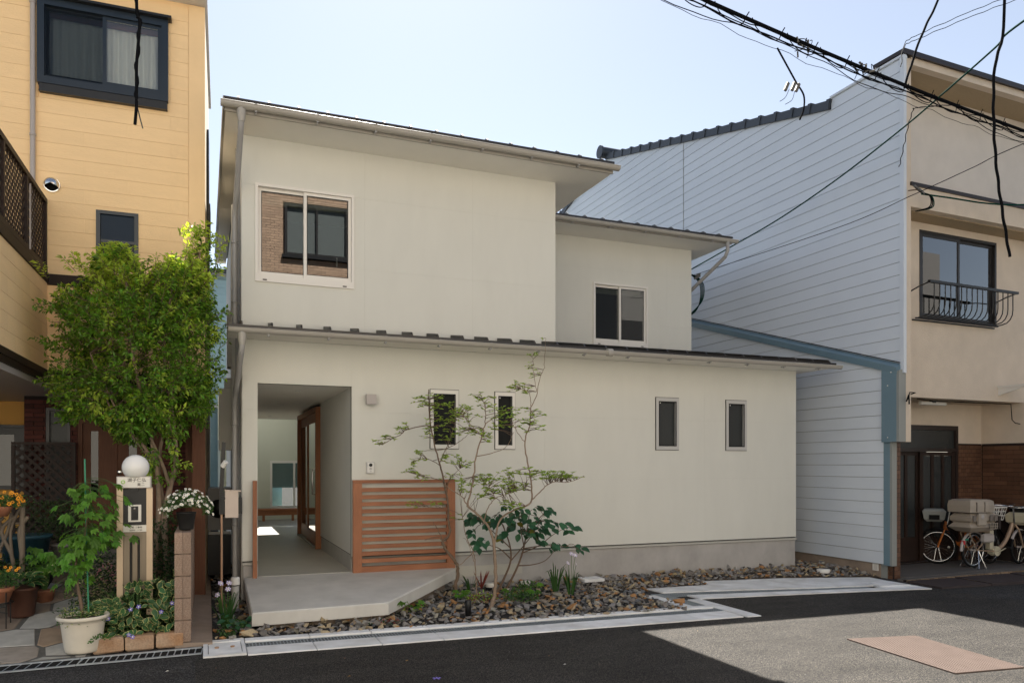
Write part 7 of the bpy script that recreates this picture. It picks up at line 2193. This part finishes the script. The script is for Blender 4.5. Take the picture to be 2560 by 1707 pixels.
slim_tree("slender_tree", "airy pale stemmed tree forking in the middle of the gravel bed", [
    ([(3.12,8.42,-.02),(3.2,8.5,.1),(3.22,8.5,.25),(3.22,8.52,.58),(3.22,8.55,.70),(3.20,8.57,.87),(3.10,8.6,1.04),(2.90,8.6,1.21)], .026, .012),
    ([(2.90,8.6,1.21),(2.96,8.6,1.45),(3.01,8.6,1.78),(3.08,8.6,2.04),(3.13,8.6,2.19)], .011, .007),
    ([(3.13,8.6,2.19),(3.10,8.55,2.41),(3.02,8.5,2.54)], .006, .002),
    ([(3.13,8.6,2.19),(3.30,8.6,2.31),(3.45,8.6,2.38)], .006, .002),
    ([(3.02,8.6,1.80),(3.22,8.6,1.84),(3.40,8.6,1.92),(3.5,8.6,2.1)], .006, .002),
    ([(3.08,8.6,2.04),(2.95,8.55,2.15),(2.8,8.5,2.3)], .005, .002),
    ([(2.90,8.6,1.21),(2.83,8.6,1.32),(2.69,8.6,1.41),(2.62,8.6,1.47)], .008, .003),
    ([(3.22,8.55,.66),(3.30,8.58,1.01),(3.49,8.6,1.14),(3.72,8.6,1.23),(3.73,8.6,1.46),(3.69,8.6,1.69),(3.64,8.6,1.98),(3.71,8.6,2.18),(3.73,8.6,2.41)], .013, .007),
    ([(3.73,8.6,2.41),(3.80,8.6,2.55),(3.85,8.6,2.78),(3.91,8.6,2.94),(3.92,8.6,3.26)], .006, .002),
    ([(3.73,8.6,2.41),(3.68,8.55,2.58),(3.57,8.55,2.62)], .005, .002),
    ([(3.80,8.6,2.60),(3.76,8.6,2.85),(3.75,8.6,3.05)], .004, .0015),
    ([(3.64,8.6,1.98),(3.55,8.6,2.09),(3.45,8.6,2.25)], .005, .002),
    ([(3.72,8.6,1.23),(3.84,8.6,1.36),(4.02,8.6,1.48),(4.24,8.6,1.48),(4.46,8.6,1.55)], .008, .002),
    ([(3.10,8.58,1.0),(3.12,8.5,1.17),(3.22,8.5,1.30),(3.42,8.5,1.36),(3.62,8.5,1.42)], .007, .002),
    ([(3.22,8.5,1.30),(3.15,8.5,1.42),(3.05,8.5,1.52)], .005, .002),
    ([(3.13,8.9,.0),(3.10,8.9,.45),(3.08,8.9,.62),(2.98,8.9,.82),(2.94,8.9,1.05)], .008, .004),
    ([(3.08,8.9,.62),(3.0,8.9,.55),(2.90,8.9,.47),(2.78,8.9,.50)], .006, .003),
    ([(3.09,8.9,.5),(3.0,8.9,.75),(2.95,8.9,.80)], .004, .002)], PADS_B, 33, "bark_pale")

# viburnum with big dark leaves
VIB = [(3.19, 9.2, 1.04), (3.22, 9.45, 0.98), (3.41, 9.14, 1.02), (3.54, 8.97, 1.03), (3.59, 9.32, 1.04), (3.93, 9.4, 1.03), (3.79, 9.03, 1.1), (3.99, 9.05, 1.03), (4.13, 9.41, 0.96), (4.17, 9.3, 0.87), (4.15, 8.96, 0.89), (4.43, 9.16, 0.91), (4.63, 9.45, 0.86), (4.52, 9.17, 0.78), (4.28, 8.96, 0.93), (3.6, 9.29, 0.78), (3.6, 9.42, 0.75), (3.87, 9.05, 0.82), (3.66, 9.02, 0.96), (3.77, 9.39, 0.87), (3.27, 9.33, 0.67), (3.19, 8.97, 0.73), (3.32, 9.13, 0.73), (3.27, 9.45, 0.82), (4.09, 9.21, 0.69), (4.17, 8.95, 0.64), (4.33, 9.25, 0.63), (4.51, 9.44, 0.61), (4.59, 9.09, 0.62), (4.58, 8.99, 0.58), (4.29, 9.37, 0.77), (4.11, 9.36, 1.13), (4.14, 8.99, 1.11), (4.28, 9.09, 1.08), (4.21, 9.44, 1.11), (4.02, 9.25, 1.1), (3.55, 8.95, 1.01), (3.42, 9.22, 0.94), (3.54, 9.45, 0.92), (3.77, 9.12, 0.97), (3.86, 8.98, 0.96), (4.03, 9.34, 0.87), (3.9, 9.39, 0.81), (3.81, 9.01, 0.8), (4.04, 9.06, 0.85), (3.37, 9.42, 1.0), (3.26, 9.28, 0.98), (3.55, 8.96, 1.16), (3.92, 9.18, 1.0), (4.29, 9.45, 0.98), (4.58, 9.16, 0.82), (3.26, 8.96, 1.09), (3.2, 9.31, 1.05), (3.6, 9.41, 0.98), (3.69, 9.04, 1.1), (3.56, 9.03, 0.83), (4.08, 9.4, 0.76), (4.09, 9.32, 0.79), (4.11, 8.97, 0.95), (4.33, 9.14, 0.93)]
r_ = random.Random(41)
vb_ = thing("viburnum_shrub", "spreading shrub with large dark green leaves in front of the wall", "shrub", (3.72, 9.5, 0))
stems = [[(3.58,9.42,-.02),(3.70,9.4,.22),(3.77,9.38,.42),(3.75,9.35,.62),(3.65,9.3,.85),(3.55,9.25,1.02)],
         [(3.70,9.45,-.02),(3.85,9.4,.28),(3.94,9.38,.52),(3.98,9.35,.75),(4.0,9.3,1.0)],
         [(3.77,9.38,.42),(3.92,9.3,.62),(4.05,9.25,.80),(4.12,9.2,.95)],
         [(3.94,9.38,.52),(4.15,9.3,.62),(4.35,9.28,.76),(4.5,9.25,.84)],
         [(3.88,9.4,.35),(4.08,9.35,.36),(4.25,9.3,.42),(4.4,9.28,.58)],
         [(3.77,9.38,.45),(3.58,9.3,.60),(3.40,9.3,.66),(3.25,9.28,.70)],
         [(3.75,9.35,.60),(3.50,9.32,.82),(3.30,9.3,.98)],
         [(3.98,9.35,.75),(4.15,9.3,.98),(4.25,9.28,1.08)],
         [(3.95,9.36,.58),(4.2,9.25,.62),(4.5,9.2,.60)],
         [(3.96,9.37,.60),(3.84,9.2,.85),(3.78,9.1,1.05)]]
sb = MB(); allp = []
for i, s in enumerate(stems):
    pp = smooth_path(s, 5); n = len(pp); r0 = .017 if i < 2 else .009
    sb.tube(pp, [r0*(1-.65*k/(n-1)) for k in range(n)], 7); allp += pp[n//2:]
twg = MB()
for p in VIB:
    p = Vector(p); q = min(allp, key=lambda t: (t-p).length)
    twg.tube(smooth_path([q, q.lerp(p,.5)+Vector((0,0,.03)), p],3), .004, 4, cap=False)
    for k in range(r_.randint(2,4)):
        out = Vector((p.x-3.85, p.y-9.35, 0))
        d = (out.normalized()*.5 + Vector((r_.gauss(0,.6), -.35+r_.gauss(0,.5), -.45+r_.gauss(0,.25)))).normalized()
        up = Vector((r_.gauss(0,.25), -.75, .8))
        me = GOLD if (r_.random() < .04) else ROUND
        piece("leaf", me, vb_, leaf_matrix(p + rand_dir(r_)*.04, d, up, r_.uniform(.085,.145)))
sb.build("stems", "twig", vb_); twg.build("twigs", "twig", vb_)['kind'] = 'stuff'

def blade_clump(name, label, c, n, h, spread, seed, flowers=()):
    q = random.Random(seed)
    t = thing(name, label, "plant", c)
    for i in range(n):
        a = q.uniform(0, 6.28); s = spread*q.uniform(.2,1)
        hh = h*q.uniform(.55,1.0); w_ = .011
        b0 = Vector(c) + Vector((math.cos(a)*.03, math.sin(a)*.03, -.01))
        pts = [b0, b0 + Vector((math.cos(a)*s*.3, math.sin(a)*s*.3, hh*.5)), b0 + Vector((math.cos(a)*s*.7, math.sin(a)*s*.7, hh*.88)), b0 + Vector((math.cos(a)*s*1.05, math.sin(a)*s*1.05, hh*(1.0 if q.random() < .7 else .8)))]
        side = Vector((-math.sin(a)*.6+.6, math.cos(a)*.6, 0)).normalized()
        m_ = MB(); vs_ = []
        for k, p in enumerate(pts):
            ww = w_*(1,.95,.6,.05)[k]; vs_ += [tuple(p-side*ww), tuple(p+side*ww)]
        m_.add(vs_, [(0,1,3,2),(2,3,5,4),(4,5,7,6)])
        m_.build("blade", "leaf_blade", t)
    for k, (dx, dy, dz) in enumerate(flowers):
        p = Vector(c)+Vector((dx,dy,dz))
        MB().tube(smooth_path([Vector(c)+Vector((dx*.2,dy*.2,0)), Vector(c)+Vector((dx*.5,dy*.5,dz*.6)), p],4), .003, 4).build("flower_stem", "stem_green", t)
        piece("flower", LILAC, t, face_matrix(p, (q.gauss(0,.4),-.8,.7), .032, q))
    return t
blade_clump("iris_clump", "broad bladed iris clump without flowers, standing before the foundation", (4.30,9.1,.04), 15, .40, .13, 3)
blade_clump("iris_clump", "iris clump with pale lilac flowers on tall stems in the gravel", (4.40,8.85,.03), 26, .34, .11, 4, [(.0,-.02,.52),(.05,-.03,.50),(-.04,.0,.40),(.07,-.02,.38)])
blade_clump("iris_clump", "iris with pale lilac flowers in front of the white capped pipe", (.20,8.35,.03), 24, .42, .18, 6, [(-.05,-.03,.46),(.03,-.03,.46),(.02,-.05,.40),(-.08,0,.34)])
blade_clump("cordyline", "small spiky dark plant with reddish blades by the foundation", (3.28,9.6,.04), 12, .24, .18, 8)
rc = thing("red_cordyline", "reddish spiky plant at the foot of the wall behind the thin stem", "plant", (3.42,9.55,.04))
for i in range(9):
    a = r_.uniform(0,6.28); q = Vector((3.42,9.55,.05)); d = Vector((math.cos(a)*.12, math.sin(a)*.08, .24))
    m_ = MB(); s = Vector((.010,0,0)); m_.add([tuple(q-s), tuple(q+s), tuple(q+d*.6+s*.8), tuple(q+d*.6-s*.8), tuple(q+d)], [(0,1,2,3),(3,2,4)])
    m_.build("blade", "leaf_red", rc)
def low_plant(name, label, c, rx, ry, h, n, seed, mts=("leaf_mid","leaf_dark"), size=.04, big=0):
    q = random.Random(seed); t = thing(name, label, "plant", c); l_ = Leaves()
    for i in range(n):
        a = q.uniform(0,6.28); s = math.sqrt(q.random())
        p = Vector((c[0]+rx*s*math.cos(a), c[1]+ry*s*math.sin(a), c[2]+h*q.random()*(1-.6*s)))
        l_.leaf(p, rand_dir(q,-.1), Vector((0,-.2,1))+rand_dir(q)*.5, q.uniform(.7,1.2)*size, size*.5, 1 if q.random() < .3 else 0)
    l_.build("foliage", list(mts), t)
    for i in range(big):
        a = q.uniform(0,6.28); s = math.sqrt(q.random())
        p = Vector((c[0]+rx*s*math.cos(a), c[1]+ry*s*math.sin(a)-.03, c[2]+h*(.5+.6*q.random())))
        piece("leaf", LOBE if big < 10 else ROUND, t, leaf_matrix(p, Vector((math.cos(a),math.sin(a)-.5,-.1)).normalized(), Vector((0,-.4,1)), q.uniform(.06,.10)))
    return t
low_plant("ground_cover", "low tangle of green weeds between the two slim trees", (3.62,8.65,.03), .22, .20, .20, 420, 51, big=6)
low_plant("ground_cover", "small patch of leaves hugging the foundation behind the weeds", (4.0,9.3,.04), .16, .12, .14, 160, 52)
low_plant("geranium", "bright green palmate seedling at the foot of the crooked tree", (2.95,9.05,.03), .09, .08, .10, 20, 53, ("leaf_tree","leaf_mid"), .04, big=8)
low_plant("geranium", "broad leaved seedling next to the porch slab's slanting edge", (2.15,8.42,.03), .16, .08, .12, 26, 54, ("leaf_tree","leaf_mid"), .04, big=9)
low_plant("ground_cover", "reddish brown little plants just behind the drain near the slab corner", (1.75,7.92,.02), .18, .06, .06, 70, 55, ("leaf_red","leaf_dark"), .035)
low_plant("ground_cover", "low mixed leaves around the base of the airy tree", (3.15,8.75,.03), .22, .15, .12, 130, 56, ("leaf_tree","leaf_red"), .04)
low_plant("butterbur", "round leaved green plant at the left edge of the porch slab", (.27,8.12,.02), .15, .14, .16, 260, 57, big=14)
low_plant("ground_cover", "dark little tuft at the very front of the narrow gravel strip", (.20,7.86,.02), .07, .06, .10, 110, 58, ("leaf_dark","leaf_mid"), .03)
